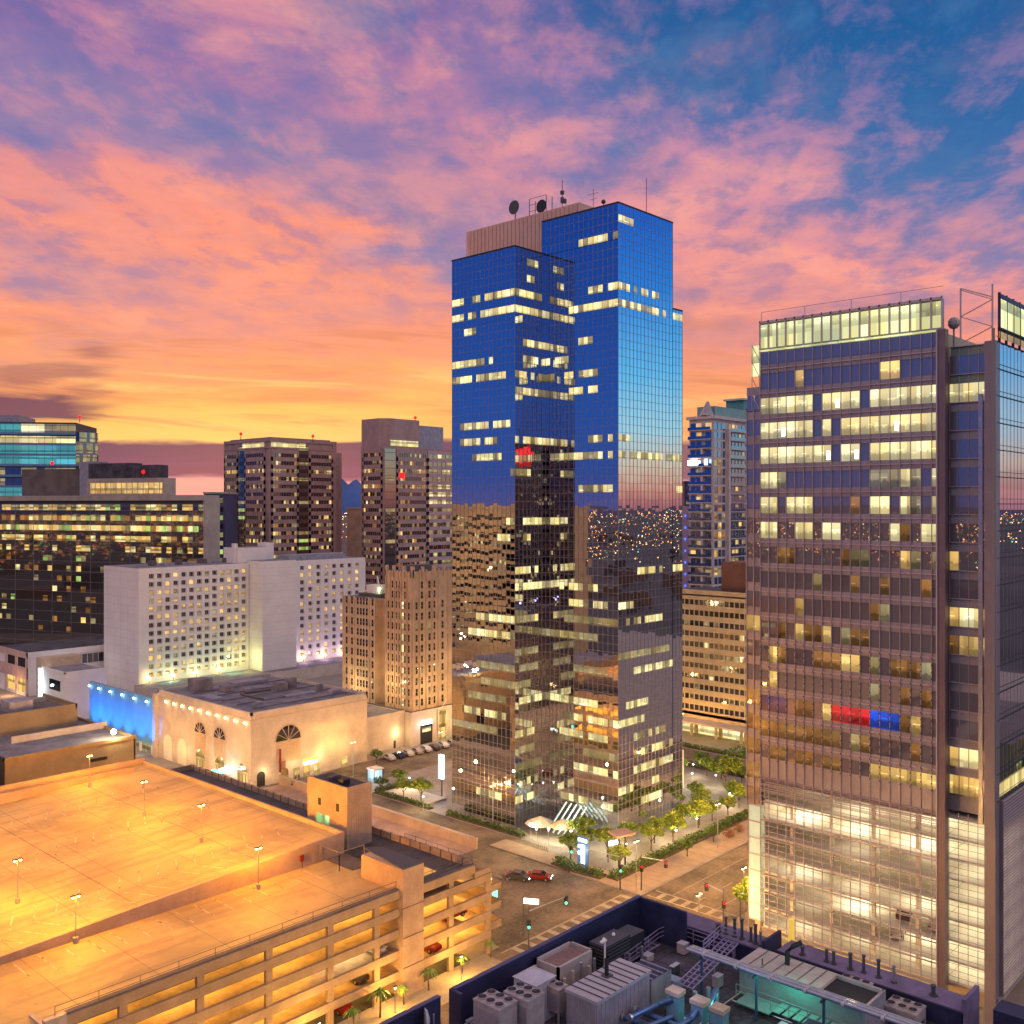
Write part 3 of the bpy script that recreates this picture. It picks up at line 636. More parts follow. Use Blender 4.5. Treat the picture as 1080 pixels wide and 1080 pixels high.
# left bay, behind the main face line
lb = MB(); FBy = faceX(XR + .4, 71.2)
for k in range(17):
    z = 22.2 + k * 3.6
    m_ = R_AMB if k in (1, 2, 3, 4) else (R_WARM if k == 7 else OGLASS)
    for c in range(2):
        mb = MB(); FBy.quad(mb, .05 + c * 1.2, 1.15 + c * 1.2, z + .1, z + 2.4, .03, m_); mb.build('bay_window', RB)
    FBy.quad(lb, 0, 2.4, z + 2.4, z + 3.6, .05, SPAN)
for c in range(3): FBy.box(lb, c * 1.2 - .05, c * 1.2 + .05, 22, 80, .03, .2, FINM)
for zz in range(22, 80): FBy.box(lb, 2.36, 2.44, zz, zz + .08, .1, .3, FINM)
lb.build('bay_frame', RB)
tr = MB()
for a, b in (((0), (1)),):
    for j in range(4):
        z = 80 + j * 2.4; FBy.box(tr, 1.5, 1.58, z, z + 2.4, 0, .08, FINM); FBy.box(tr, .3, .38, z, z + 2.4, 0, .08, FINM)
        tr.beam(FBy.p(.34, z, .04), FBy.p(1.54, z + 2.4, .04), .08, .08, FINM)
FBy.box(tr, .2, 1.7, 85, 89.5, -.1, -.02, L_CRW); tr.build('truss', RB)
# corner: dark pier, recessed bays, tall pylon
pr = MB(); FL.box(pr, -.5, .45, .1, 88.6, -.6, .6, mk('purple_pier', (.20, .15, .17), .45, .3, var=.08)); FL.box(pr, .45, .6, .1, 88.6, .2, .75, FINM)
pr.box(XR - .2, XR + 1.4, 38.9, 40.2, .1, 86.5, mk('mauve_pier', (.28, .24, .26), .45, .3, var=.08)); pr.box(XR - .3, XR - .2, 38.95, 39.3, 26, 88, MULL)
pr.build('corner_pier', RB)
FRc = faceX(XR + 1.5, 40.2)
cs = MB(); random.seed(9)
for k in range(-1, 15):
    z0 = zc(k) - 1.15; z1 = zc(k) + 1.25
    m_ = OGLASS
    if k == 1 or k == 0: m_ = OGLASS
    for c in range(4):
        mm = m_
        if k == 0: mm = R_OFF
        if k in (8, 13): mm = R_BRT if c in (1, 2) else (R_WARM if c == 3 or c == 0 else mm)
        if k == 9: mm = R_WARM if c != 3 else R_AMB
        if k == 14: mm = R_WARM
        if k in (6,) and c > 2: mm = R_WARM
        mb = MB(); FRc.quad(mb, .05 + c * 1.2, 1.2 + c * 1.2, z0, z1, .02, mm); mb.build('corner_window', RB)
    FRc.quad(cs, 0, 4.6, z1, z1 + 1.2, .05, SPAN if k > 0 else mk('corner_green_panel', (.22, .30, .24), .5, var=.1))
    FRc.box(cs, 0, 4.6, z1 + 1.1, z1 + 1.2, .05, .3, FINM)
    for c in range(5): FRc.box(cs, c * 1.18 - .03, c * 1.18 + .03, z0, z1 + 1.2, .03, .12, FINM)
cs.build('corner_frame', RB)
mb = MB(); mb.box(XR + .1, XR + .5, 40.5, 41.0, 26, 80, GALV); mb.build('downlight_tube', RB)
# right face: blue mirror above, louvred garage below
FRt = faceY(39.0, XR + .3)
rg = MB(); rnd = random.Random(3)
for i in range(20):
    for j in range(34):
        z0 = 29 + j * 1.69; a = rnd.uniform(-.002, .002)
        FRt.quad(rg, i * 1.5, i * 1.5 + 1.5, z0, z0 + 1.69, a, MIRR)
rg.build('mirror_wall', RB)
rm = MB()
for j in range(18): FRt.box(rm, 0, 30, 29 + j * 3.38 - .05, 29 + j * 3.38 + .05, .01, .12, BLACK); FRt.box(rm, 0, 30, 29.6 + j * 3.38, 29.65 + j * 3.38, .01, .06, BLACK)
for i in range(21): FRt.box(rm, i * 1.5 - .02, i * 1.5 + .02, 29, 86.4, .0, .03, FINM)
rm.build('mullions', RB)
for k in (1, 5, 6, 9, 14):
    mb = MB(); FRt.quad(mb, .3, 30, 29 + k * 3.38 * 0 + (0.4 if k == 1 else k * 3.38 * .25), 31.2 + (0 if k == 1 else k * 3.38 * .25), .015, L_OFF if k == 1 else MIRR)
    if k == 1: mb.build('lit_window', RB)
# crown on the right
rc = MB(); FRt.quad(rc, 1.0, 30, 88.2, 91.8, .3, L_CRW); rc.build('lit_crown', RB)
rf = MB()
for i in range(11): FRt.box(rf, .6 + i * 2.8, .8 + i * 2.8, 86.4, 92.6, .05, .35, NAVY)
FRt.box(rf, .5, 30, 91.8, 92.4, .31, .4, NAVY); FRt.box(rf, .5, 30, 86.9, 87.7, .2, .3, MC['amber_glow'] if 0 else L_WARM); FRt.box(rf, .5, 30, 88.0, 88.2, .05, .4, BLACK); FRt.box(rf, .5, 30, 87.7, 87.85, .05, .4, BLACK)
for y in (39.4, 43.2):
    rf.beam((XR + .3, y, 86.4), (XR + .3, y, 93.6), .18, .18, FINM)
for j in range(4): rf.beam((XR + .3, 39.4 if j % 2 else 43.2, 86.6 + j * 1.7), (XR + .3, 43.2 if j % 2 else 39.4, 88.3 + j * 1.7), .12, .12, FINM)
rf.beam((XR + .3, 43.2, 93.6), (XR + .3, 39.4, 92.0), .15, .15, FINM)
rf.build('crown_frame', RB)
mb = MB(); mb.ball((XR + 2, 44.6, 89.6), .8, LILAC); mb.beam((XR + 2, 44.6, 86.4), (XR + 2, 44.6, 89), .2, .2, LILAC); mb.build('roof_ball', RB)
# glazed garage: decks behind a cable-and-fin screen
CREAM = mk('deck_cream', (.80, .74, .60), .8, var=.10, scale=.3)
gs = MB()
for k in range(9):
    z = 4.5 + k * 2.65; gs.box(XR + .6, XR + 28, 45.6, 71.0, z - .25, z, CREAM); gs.box(XR + 1.8, XR + 28, 39.6, 45.5, z - .25, z, CREAM)
gs.build('deck', RB)
gs = MB(); gs.box(XR + 17, XR + 17.3, 39.7, 71.0, 4.5, 26, CREAM); gs.box(XR + .6, XR + 17, 70.8, 71.0, 4.5, 26, CREAM)
gs.build('back_wall', RB)
for x in (XR + 2, XR + 10):
    for y in (49, 55, 61, 67): gs = MB(); gs.box(x, x + .5, y, y + .5, 4.5, 26.3, CREAM); gs.build('column', RB)
for k in range(8):
    z = 4.5 + k * 2.65
    for yy in (49.5, 58, 66.5): area((XR + random.choice((5, 8, 11)), yy, z + 2.3), 6, 4, (random.choice((110, 170, 240, 290))) if k != 5 else 70, (1, .89, .64), parent=RB)
    area((XR + 6, 42.5, z + 2.3), 6, 5, 120, (1, .88, .62), parent=RB)
gc = MB()
for k in range(27): FL.box(gc, 0, SL, 4.5 + k * .83, 4.56 + k * .83, .12, .2, FINM)
for k in range(9): FL.box(gc, 0, SL, 4.2 + k * 2.65, 4.34 + k * 2.65, .1, .25, SPAN)
for k in range(8): FL.box(gc, 0, SL, 24.3 + k * .3, 24.36 + k * .3, .1, .3, FINM)
for k in range(27):
    FRc.box(gc, 0, 4.7, 4.5 + k * .83, 4.55 + k * .83, .3, .38, FINM)
for c in range(5): FRc.box(gc, c * 1.18 - .03, c * 1.18 + .03, 4.5, 26.6, .3, .4, FINM)
gc.build('garage_screen', RB)
gr2 = MB()
for k in range(60): FRt.box(gr2, 1.4, 30, 5.0 + k * .4, 5.0 + k * .4 + .13, .0, .3, FINM)
for i in range(10): FRt.box(gr2, 1.4 + i * 3, 1.55 + i * 3, 4.5, 29, -.1, 0, SPAN)
FRt.box(gr2, 1.2, 1.4, 4.5, 29, -.1, .5, MC['mauve_pier']); FRt.box(gr2, 0, 30, 4.2, 4.6, -.2, .4, SPAN)
gr2.build('louvre_screen', RB)
for k in range(8): area((XR + 19, 43, 4.5 + k * 2.65 + 2.3), 16, 5, 240, (1, .88, .62), parent=RB)
gb = MB(); gb.box(XR + .2, XR + 30, 45.6, 71, 3.9, 4.24, TANST); gb.box(XR + 1.6, XR + 30, 39.1, 45.6, 3.9, 4.24, TANST); gb.build('soffit', RB)
gb = MB()
for y in (46, 52, 58, 64, 70): gb.box(XR + .8, XR + 1.5, y - .35, y + .35, .13, 3.9, TANST)
gb.box(XR, XR + 1.4, 39.0, 40.3, .13, 4.5, TANST); gb.box(XR + 6, XR + 6.3, 47, 71, .13, 3.9, L_WARM); gb.box(XR + 6.3, XR + 30, 41, 71, .13, 3.9, TANST); gb.box(XR + 3, XR + 3.2, 39.05, 39.1, 1, 3.6, SPAN)
gb.build('ground_floor_wall', RB)
for y in (43, 50, 57, 64): pt_light((XR + 3.5, y, 3.4), 90, (1, .78, .4), parent=RB)
gt = MB(); gt.box(XR + .3, XR + 1.2, 71.3, 73.2, 5, 22, mk('green_tint_glass', (.5, .62, .5), .3, var=.1, em=(.5, .7, .5), ems=.35)); 
gt.build('stair_glass', RB)
gt = MB()
for k in range(8): gt.box(XR + .2, XR + .3, 71.3, 73.2, 5 + k * 2.4, 5.2 + k * 2.4, FINM)
gt.box(XR + .2, XR + .3, 73.2, 73.3, .13, 22, BROWN); gt.box(XR + .3, XR + 1, 71.4, 72.2, .13, 5, TANST); gt.build('stair_frame', RB)

# ---------------- parking garage in front, left
def deck_material():
    m = bpy.data.materials.new('roof_deck_concrete'); m.use_nodes = True; nt = m.node_tree; t = NT(nt); b = nt.nodes['Principled BSDF']; ge = nt.nodes.new('ShaderNodeNewGeometry'); sp = nt.nodes.new('ShaderNodeSeparateXYZ'); nt.links.new(ge.outputs['Position'], sp.inputs[0]); P_ = ge.outputs['Position']
    x, y = sp.outputs[0], sp.outputs[1]
    n1 = t.noise(P_, .09, 5, .6, .6); n2 = t.noise(P_, 1.1, 6, .65); n3 = t.noise(P_, 9.0, 3, .6)
    lanes = t.noise(t.vec(t.m('MULTIPLY', x, .05), t.m('MULTIPLY', y, .55), 2.0), 1.0, 4, .6, .4)          # tyre-darkened driving lanes run along the deck
    c = t.mix(t.sm(n1, .36, .66), (.42, .29, .12, 1), (.60, .42, .16, 1))  # ochre base carries some of the deck lamps' orange in the colour
    c = t.mix(t.m('MULTIPLY', t.sm(lanes, .50, .66), .38), c, (.22, .15, .09, 1))
    c = t.mix(t.m('MULTIPLY', t.sm(n2, .60, .70), .40), c, (.20, .14, .09, 1))                              # oil spots and patches
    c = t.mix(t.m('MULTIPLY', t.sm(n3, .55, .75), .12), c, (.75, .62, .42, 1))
    jx = t.m('LESS_THAN', t.m('FRACT', t.m('DIVIDE', x, 9.0)), .011); jy = t.m('LESS_THAN', t.m('FRACT', t.m('DIVIDE', y, 17.0)), .006)
    c = t.mix(t.m('MULTIPLY', t.m('MAXIMUM', jx, jy), .55), c, (.10, .07, .05, 1))
    nt.links.new(c, b.inputs['Base Color']); nt.links.new(t.m('ADD', .5, t.m('MULTIPLY', n2, .4)), b.inputs['Roughness'])
    MC['roof_deck_concrete'] = m; return m
RDECK = deck_material()
GA = thing('parking_garage', 'concrete parking garage with orange-lit roof deck, filling the lower left', 'parking garage', (70, 101, 0))
TANC = mk('garage_concrete', (.34, .25, .17), .85, var=.14, scale=.4)
PINKW = mk('garage_wall_pink', (.42, .30, .22), .85, var=.12, scale=.3)
LV = 2.8
slab = MB()
for k in range(1, 5):
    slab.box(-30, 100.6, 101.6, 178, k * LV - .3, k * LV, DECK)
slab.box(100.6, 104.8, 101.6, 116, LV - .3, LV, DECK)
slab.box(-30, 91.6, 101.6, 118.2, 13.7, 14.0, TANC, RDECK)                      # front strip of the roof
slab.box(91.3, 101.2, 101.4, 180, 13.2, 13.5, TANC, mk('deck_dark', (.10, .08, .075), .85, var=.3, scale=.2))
slab.build('deck', GA)
up = MB()
zx = lambda x: 14.3 + (x - 42) * .047
p = [(-30, 118.6, 13.0), (91.2, 118.6, 13.0), (91.2, 180, 13.0), (-30, 180, 13.0), (-30, 118.6, zx(-30) + 1.5), (91.2, 118.6, zx(91.2)), (91.2, 180, zx(91.2) - .6), (-30, 180, zx(-30) + 1.5)]
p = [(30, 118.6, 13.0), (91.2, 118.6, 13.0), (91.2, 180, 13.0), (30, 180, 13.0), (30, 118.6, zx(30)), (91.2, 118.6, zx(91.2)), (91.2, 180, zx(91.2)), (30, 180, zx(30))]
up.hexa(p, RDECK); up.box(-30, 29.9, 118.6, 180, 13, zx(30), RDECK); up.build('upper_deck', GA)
pw = MB()
pw.hexa([(42, 118.2, 13.9), (91.4, 118.2, 13.9), (91.4, 118.6, 13.9), (42, 118.6, 13.9), (42, 118.2, zx(42) + .6), (91.4, 118.2, zx(91.4) + .7), (91.4, 118.6, zx(91.4) + .7), (42, 118.6, zx(42) + .6)], PINKW)
pw.hexa([(91.2, 118.6, 13.5), (91.6, 118.6, 13.5), (91.6, 180, 13.5), (91.2, 180, 13.5), (91.2, 118.6, zx(91.4) + .7), (91.6, 118.6, zx(91.4) + .7), (91.6, 180, zx(91.4) + .5), (91.2, 180, zx(91.4) + .5)], PINKW)
pw.box(-30, 91.6, 180, 180.4, 13, 17.6, PINKW); pw.box(-30, 88, 177, 177.3, 14, 17.1, PINKW)
pw.box(91.6, 92.0, 126, 180, 13.5, 14.2, TANC); pw.box(96, 96.4, 121, 180, 13.5, 13.9, TANC)
pw.box(91.6, 101.5, 180, 180.3, 13.2, 14.4, TANC)
pw.build('parapet', GA)
orail = MB(); orail.box(101.2, 101.5, 101.4, 180.3, 13.2, 14.5, PINKW)
for i in range(34): orail.box(101.1, 101.56, 103 + i * 2.3, 103.12 + i * 2.3, 13.4, 14.55, CONCD)
orail.build('side_parapet', GA)
# front facade: spandrels, columns, brackets
ff = MB(); FG = faceY(101.0, 0)
for k in range(1, 5):
    FG.box(ff, 41, 105.0 if k < 5 else 101.5, k * LV - .35, k * LV + .72, -.3, .15, TANC)
    FG.box(ff, 41, 105.0, k * LV - .55, k * LV - .35, -.6, -.1, CONCD)
FG.box(ff, 41, 87.5, 5 * LV - .75, 5 * LV + .35, -.3, .15, TANC); FG.box(ff, 41, 88, 5 * LV - 1.0, 5 * LV - .75, -.6, -.1, CONCD)
FG.box(ff, 41, 87.5, 5 * LV + .36, 5 * LV + .5, -.8, -.1, CONCD)
FG.box(ff, 90.5, 101.6, 12.75, 13.9, -.3, .15, TANC); FG.box(ff, 90.5, 101.6, 13.9, 14.05, -.6, .16, CONCD)
FG.box(ff, 101.6, 105.0, 12.0, 12.8, -.3, .1, TANC)
ff.build('spandrels', GA)
for x in (49, 58, 67, 76, 83.5, 97, 104.6): fc = MB(); FG.box(fc, x - .45, x + .45, 0.0, 13.2 if x < 101 else 11, -.5, .0, TANC); fc.build('column', GA)
fc = MB()
for x in (41.4,): FG.box(fc, x - .6, x + 1.6, 0, 14.6, -.5, .2, LILAC)
fc.build('column', GA)
e2 = MB(); FX = faceX(105.0, 101.2)
for k in range(1, 5): e2.box(104.85, 105.1, 101.0, 116, k * LV - .35, k * LV + .72, TANC)
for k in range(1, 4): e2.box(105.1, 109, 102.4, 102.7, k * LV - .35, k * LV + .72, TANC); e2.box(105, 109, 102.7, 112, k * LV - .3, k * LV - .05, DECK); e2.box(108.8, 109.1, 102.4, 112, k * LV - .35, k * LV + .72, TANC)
[e2.box(101.2, 101.6, 116, 180, k * LV - .35, k * LV + .72, PINKW) for k in range(1, 5)]
[e2.box(101.1, 101.65, y_, y_ + .9, 0, 13.2, PINKW) for y_ in range(116, 181, 9)]
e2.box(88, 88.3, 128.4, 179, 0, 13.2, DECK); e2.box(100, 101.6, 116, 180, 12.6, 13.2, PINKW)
e2.build('end_spandrels', GA)
bw = MB(); bw.box(-30, 100.5, 128, 128.4, 0, 13.2, mk('garage_inner_wall', (.55, .42, .26), .85, var=.15, scale=.2)); bw.box(40.8, 41.1, 101, 128, 0, 13.5, TANC)
for x in range(46, 100, 9):
    bw.box(x, x + .5, 112, 112.6, 0, 13.4, TANC)
bw.build('inner_wall', GA)
ORG = (1, .50, .09)
for k in range(5):
    for y_ in ((124, 142, 160, 173) if k < 4 else ()): area((95, y_, k * LV + 2.3), 8, 11, 1100, ORG, parent=GA)
    for i, x in enumerate((47, 59, 71, 82, 92.5, 101)):
        if k == 4 and x > 95: continue
        q = 1000 if random.random() < .75 else 1700
        area((x, 108 + (i % 2), k * LV + 2.35), 9, 8, q, ORG if not (k == 2 and i == 3) else (1, .8, .5), parent=GA)
# ramp glimpsed left of the pylon, pylon, stair things
py = MB(); py.box(87.3, 91.0, 100.2, 109, 0, 17.2, PINKW); py.prism([(87.3, 100.2), (91, 100.2), (91, 109), (89.1, 111)], 17.2, 17.35, DKGRY); py.box(87.25, 87.3, 100.2, 109, 3, 17, PINKW)
for z in (4, 8, 12): py.box(87.2, 91.05, 100.1, 100.2, z, z + .06, CONCD)
py.build('pylon', GA)
rr = MB()
rail(rr, [(42, 101.3, 14.3), (87, 101.3, 14.3)], 1.2, DKGRY, 4.2, 2, .03); rail(rr, [(91, 101.3, 13.9), (101.4, 101.3, 13.9), (101.4, 116, 13.9)], 1.3, DKGRY, 2.4, 2, .03)
rr.build('railing', GA)
st = MB()
for i in range(15):
    st.quad((44 + i * 2.8, 112.6, 14.01), (44.2 + i * 2.8, 112.6, 14.01), (44.2 + i * 2.8, 117.8, 14.01), (44 + i * 2.8, 117.8, 14.01), mk('faded_paint', (.60, .46, .26), .8, var=.5, scale=.8))
def zs(x): return zx(x) + .012
for row in (126, 146, 163):
    for i in range(20):
        x = 33 + i * 2.75; a = 2.4
        for s in (-1, 1):
            q = [(x, row), (x + .2, row), (x + .2 + a, row + 5 * s), (x + a, row + 5 * s)]
            st.quad(*[(c[0], c[1], zs(c[0])) for c in q], mk('faded_paint', (.60, .46, .26), .8, var=.5, scale=.8))
for x in (35, 60, 78): st.quad((x, 119, zs(x)), (x + .12, 119, zs(x)), (x + .12, 179, zs(x)), (x, 179, zs(x)), CONCD)
st.build('bay_lines', GA)
# corner with dark stairwell at the far lower left
sw = MB(); sw.box(28, 40.8, 100.6, 104, 0, 12.4, TANC, BLACK); sw.box(28, 40.8, 100.4, 100.6, 12.4, 13.6, LILAC); sw.box(30, 40.8, 104, 104.3, 12.4, 13.9, LILAC); sw.box(40.6, 41, 100.5, 104.2, 12.4, 14.2, LILAC)
sw.build('stairwell', GA)
# small fenced opening at the end of the upper deck
ow = MB(); ow.box(91.6, 95.2, 113, 113.3, 13.5, 14.6, PINKW); ow.box(95.2, 95.5, 110, 113.3, 13.5, 14.6, PINKW); ow.box(88, 91.4, 112, 118.2, 14.0, 14.1, CONCD)
rail(ow, [(86.5, 118.0, 14.1), (86.5, 113, 14.1), (91, 113, 14.1)], 2.6, GALV, 3, 1, .05); ow.build('ramp_guard', GA)
S_ = MB(); S_.box(83.4, 84.0, 117.9, 118.1, 15.0, 15.9, CARR); S_.box(83.68, 83.74, 117.9, 118.0, 14, 15, DKGRY); o = S_.build('wall_sign', GA)

# stair tower on the garage's edge
ST = thing('stair_tower', 'small tan stair tower with dark roof and green-lit doorway on the garage edge', 'stair tower', (93.8, 121, 13.5))
mb = MB(); mb.box(93.8, 98.6, 120.6, 125.2, 13.5, 22.4, PINKW); mb.box(95.0, 98.6, 125.2, 130.8, 13.5, 22.4, PINKW); mb.box(93.8, 95.0, 128.4, 130.8, 13.5, 22.4, PINKW); mb.box(93.8, 95, 125.2, 128.4, 17.6, 22.4, PINKW)
for i in range(10): mb.box(94.2 + i * .45, 94.23 + i * .45, 120.57, 120.6, 14, 22.2, TANC)
mb.build('wall', ST)
mb = MB(); mb.box(94.1, 98.3, 121, 130.5, 22.4, 22.6, BLACK); mb.box(95, 96.2, 123, 124.2, 22.6, 23.4, BLACK); mb.box(95.4, 97, 126.4, 127.4, 22.6, 23.2, DKGRY); mb.box(93.8, 98.6, 120.6, 120.9, 22.4, 22.85, PINKW); mb.box(93.8, 94.1, 120.9, 130.8, 22.4, 22.85, PINKW); mb.build('roof', ST)
mb = MB(); mb.box(93.75, 93.8, 122.6, 123.3, 18.8, 20, BLACK); mb.build('window', ST); mb = MB(); mb.box(93.75, 93.8, 127.2, 127.9, 18.9, 20, BLACK); mb.build('window', ST)
mb = MB(); mb.box(93.74, 93.8, 122.4, 123.3, 13.6, 15.8, WHITE); mb.build('door', ST)
pt_light((94.3, 126.8, 16.9), 160, (.3, 1, .45), .1, parent=ST)
# machine house behind the upper deck's top corner
MBX = MB(); MBX.box(91.6, 96, 168, 180, 13.5, 16.2, PINKW)

# ---------------- beige block behind the garage
BE = thing('beige_block', 'low beige windowless block with a floodlight on its roof edge, behind the garage', 'building', (86, 200, 0))
BEI = mk('beige_stucco', (.34, .25, .14), .9, var=.12, scale=.3)
mb = MB(); mb.box(73, 99.6, 200, 232, 0, 16.8, BEI, ROOFG); mb.box(73, 99.6, 199.8, 200.2, 16.8, 17.5, BEI); mb.box(99.3, 99.8, 200, 232, 0, 17.3, BEI)
mb.box(40, 72.8, 203, 240, 0, 14, BEI, ROOFG)
mb.box(72.8, 73.4, 199.8, 205, 0, 17.6, BLACK); mb.build('wall', BE)
mb = MB(); mb.box(80, 100, 214, 214.4, 16.8, 18.2, STONE); mb.box(74, 97, 222, 240, 16.8, 20.6, BEI); mb.box(75, 96, 223, 239, 20.6, 20.7, CONCD); mb.box(74, 97, 222, 222.4, 20.6, 21.5, BEI); mb.box(96.6, 97, 222, 240, 20.6, 21.5, BEI)
mb.box(84, 89, 226, 231, 20.7, 23, LILAC); mb.box(78, 81, 227, 230, 20.7, 22, DKGRY); mb.box(91, 95, 234, 236, 20.7, 21.6, CONC); mb.build('rooftop', BE)
mb = MB(); mb.box(99.65, 99.9, 204, 207, 9.5, 12.5, BLACK); mb.box(92, 95, 199.7, 199.85, 2, 6, BLACK); mb.box(90, 93.4, 199.6, 199.8, 13.6, 14.2, BLACK); mb.build('opening', BE)
FLD = thing('floodlight', 'very bright white floodlight on the beige block roof edge', 'floodlight', (95.2, 201, 17.5))
mb = MB(); mb.tube([(95.2, 201, 17.2), (95.2, 201, 18.6)], .08, DKGRY); mb.build('post', FLD)
mb = MB(); mb.box(94.8, 95.6, 200.7, 201.1, 18.5, 19.1, DKGRY); mb.ball((95.2, 200.6, 18.8), .55, glow('flood_glow', (1, .9, .6), 60)); mb.build('lamp_head', FLD)
pt_light((95.2, 199.2, 18.9), 1500, (1, .82, .45), .3, parent=FLD); pt_light((95.2, 203.5, 19.4), 1200, (1, .8, .45), .3, parent=FLD)

# ---------------- arched hall
HL = thing('arched_hall', 'cream stone hall with arched windows and a flat grey roof, behind the garage', 'hall', (128, 200, 0))
wl = MB(); XH = 127.7; YH = 200.0
wl.box(XH, 162, YH, 244, .1, 17.0, STONE, ROOFG)
for (x0, x1, y0, y1) in ((XH, 162, YH, YH + .5), (XH, XH + .5, YH, 244), (161.5, 162, YH, 244), (XH, 162, 243.5, 244)): wl.box(x0, x1, y0, y1, 17.0, 17.7, STONE)
wl.box(XH - .08, XH, YH, 244, 15.9, 16.1, TANST); wl.box(XH, 162, YH - .08, YH, 15.9, 16.1, TANST)
wl.box(XH - .9, XH + .2, 243.6, 245.2, .1, 16.6, STONE)
for i in range(12): wl.box(XH - .015, XH, YH + 2 + i * 3.5, YH + 2.04 + i * 3.5, .2, 15.8, TANST)
wl.build('wall', HL)
def arch(fr, a, w, z0, zs_, d, m, n=12):
    """an arched panel: rectangle from z0 to the spring line zs_, half circle above"""
    mb = MB(); pts = [fr.p(a - w / 2, z0, d), fr.p(a + w / 2, z0, d)] + [fr.p(a + w / 2 * math.cos(t * math.pi / n), zs_ + w / 2 * math.sin(t * math.pi / n), d) for t in range(n + 1)]
    mb.add(pts, [tuple(range(len(pts)))], m); return mb
HFX = faceX(XH, YH); HFY = faceY(YH, XH)
for fr, a, w, zb in ((HFX, 13.6, 5.0, 9.7), (HFX, 22.6, 5.0, 9.7), (HFY, 10.2, 7.0, 9.8)):
    mb = arch(fr, a, w + .7, zb - .3, zb, .06, TANST); mb.build('arch_surround', HL)
    mb = arch(fr, a, w, zb, zb, .12, DGLASS)
    for t in range(1, 6):
        an_ = t * math.pi / 6; mb.beam(fr.p(a, zb, .16), fr.p(a + w / 2 * math.cos(an_), zb + w / 2 * math.sin(an_), .16), .14, .1, STONE)
    mb.build('fan_window', HL)
    mb = MB(); fr.box(mb, a - w / 2, a + w / 2, 4.6, zb - .3, .0, .05, MC['tan_stone']); mb.build('panel', HL)
for a in (3.6, 13.6, 22.6, 31.5, 38.6):
    mb = arch(HFX, a, 4.4, .15, 3.2 if a < 30 else 4.6, .08, L_WARM if a < 30 else MC['deck_cream']); mb.build('entrance', HL)
    if a > 30: continue
    mb = MB(); [HFX.box(mb, a + q - .05, a + q + .05, .15, 3.2, .09, .16, BLACK) for q in (-1.4, 0, 1.4)]; HFX.box(mb, a - 2.0, a + 2.0, 3.1, 3.2, .09, .3, BROWN); mb.build('door_frame', HL)
mb = arch(HFY, 2.6, 2.2, .15, 2.6, .07, BLACK); mb.build('entrance', HL)
mb = arch(HFY, 9.2, 2.0, .15, 2.2, .07, L_AMB); mb.build('entrance', HL)
for a in (12.5, 15.5, 18.5, 27): mb = MB(); HFY.box(mb, a - .9, a + .9, .15, 2.6, .02, .08, L_WARM); mb.build('entrance', HL)
mb = MB(); HFY.box(mb, 14.8, 18.2, 3.0, 3.7, .1, .5, G_WHITE); HFY.box(mb, 14.4, 18.6, 3.7, 4.2, .1, .5, G_AMB); mb.build('lit_sign', HL)
mb = MB(); HFX.box(mb, 6.0, 9.6, 3.1, 3.6, 1.2, 2.6, G_WHITE); HFX.box(mb, 6.2, 9.2, 3.6, 4.2, 1.2, 1.3, G_SIGN); HFX.box(mb, 9.8, 14, 2.2, 2.5, 1.2, 2.0, G_TEAL); mb.build('canopy_sign', HL)
mb = MB(); HFY.box(mb, 7.6, 7.9, 2.5, 8.0, .1, .5, CARR); HFY.box(mb, 7.9, 9.4, 3, 5.0, .1, .15, mk('relief_bronze', (.3, .16, .08), .6)); mb.build('relief', HL)
rt = MB(); random.seed(21)
for (x, y, w, d, h) in ((134, 236, 5, 4, 3.2), (139, 230, 2.5, 3, 1.6), (146, 212, 9, 2, .5), (150, 222, 3, 2.5, 2.0), (154, 223, 2.5, 1.6, 2.6), (157, 208, 3, 2, .9), (143, 226, 1.5, 1.5, 1.0), (131, 222, 3, 7, .6), (146, 236, 10, 4, .8), (158, 215, 1.2, 1.2, 1.5), (136, 210, 1.5, 1.5, .7)): rt.box(x, x + w, y, y + d, 17.0, 17 + h, ROOFG if h > 1 else LILAC)
for i in range(5): rt.beam((132, 206 + i * 7, 17.3), (160, 206 + i * 7, 17.3), .2, .2, CONCD)
rt.tube([(140, 214, 17.4), (140, 224, 17.4), (149, 224, 17.4)], .3, CONCD); rt.build('roof_plant', HL)
for i in range(10):
    y = YH + 2 + i * 4.1; w = thing('wall_washer', 'small lamp number %s from the corner under the hall cornice' % ('one two three four five six seven eight nine ten'.split()[i]), 'wall lamp', (XH - .5, y, 15.3), 'wall lamps under the hall cornice')
    mb = MB(); mb.box(XH - .55, XH, y - .08, y + .08, 15.35, 15.5, DKGRY); mb.ball((XH - .55, y, 15.25), .28, G_LAMP, 8, 4); mb.build('lamp', w)
    pt_light((XH - .6, y, 14.9), 16, (1, .75, .4), .1, parent=w)
for (x, y, z, P_, c) in ((131, 198.6, 3.4, 260, (1, .75, .4)), (139, 198, 4, 320, (1, .7, .36)), (147, 198.2, 4.5, 320, (1, .82, .4)), (153, 197, 5.2, 160, (.75, 1, .3)), (125, 206, 4, 260, (1, .78, .45)), (125.4, 216, 4, 260, (1, .8, .5)), (125, 228, 4, 320, (1, .8, .45)), (123, 238, 4, 320, (1, .8, .4))):
    pt_light((x, y, z), P_ * .55, c, .2, parent=HL)
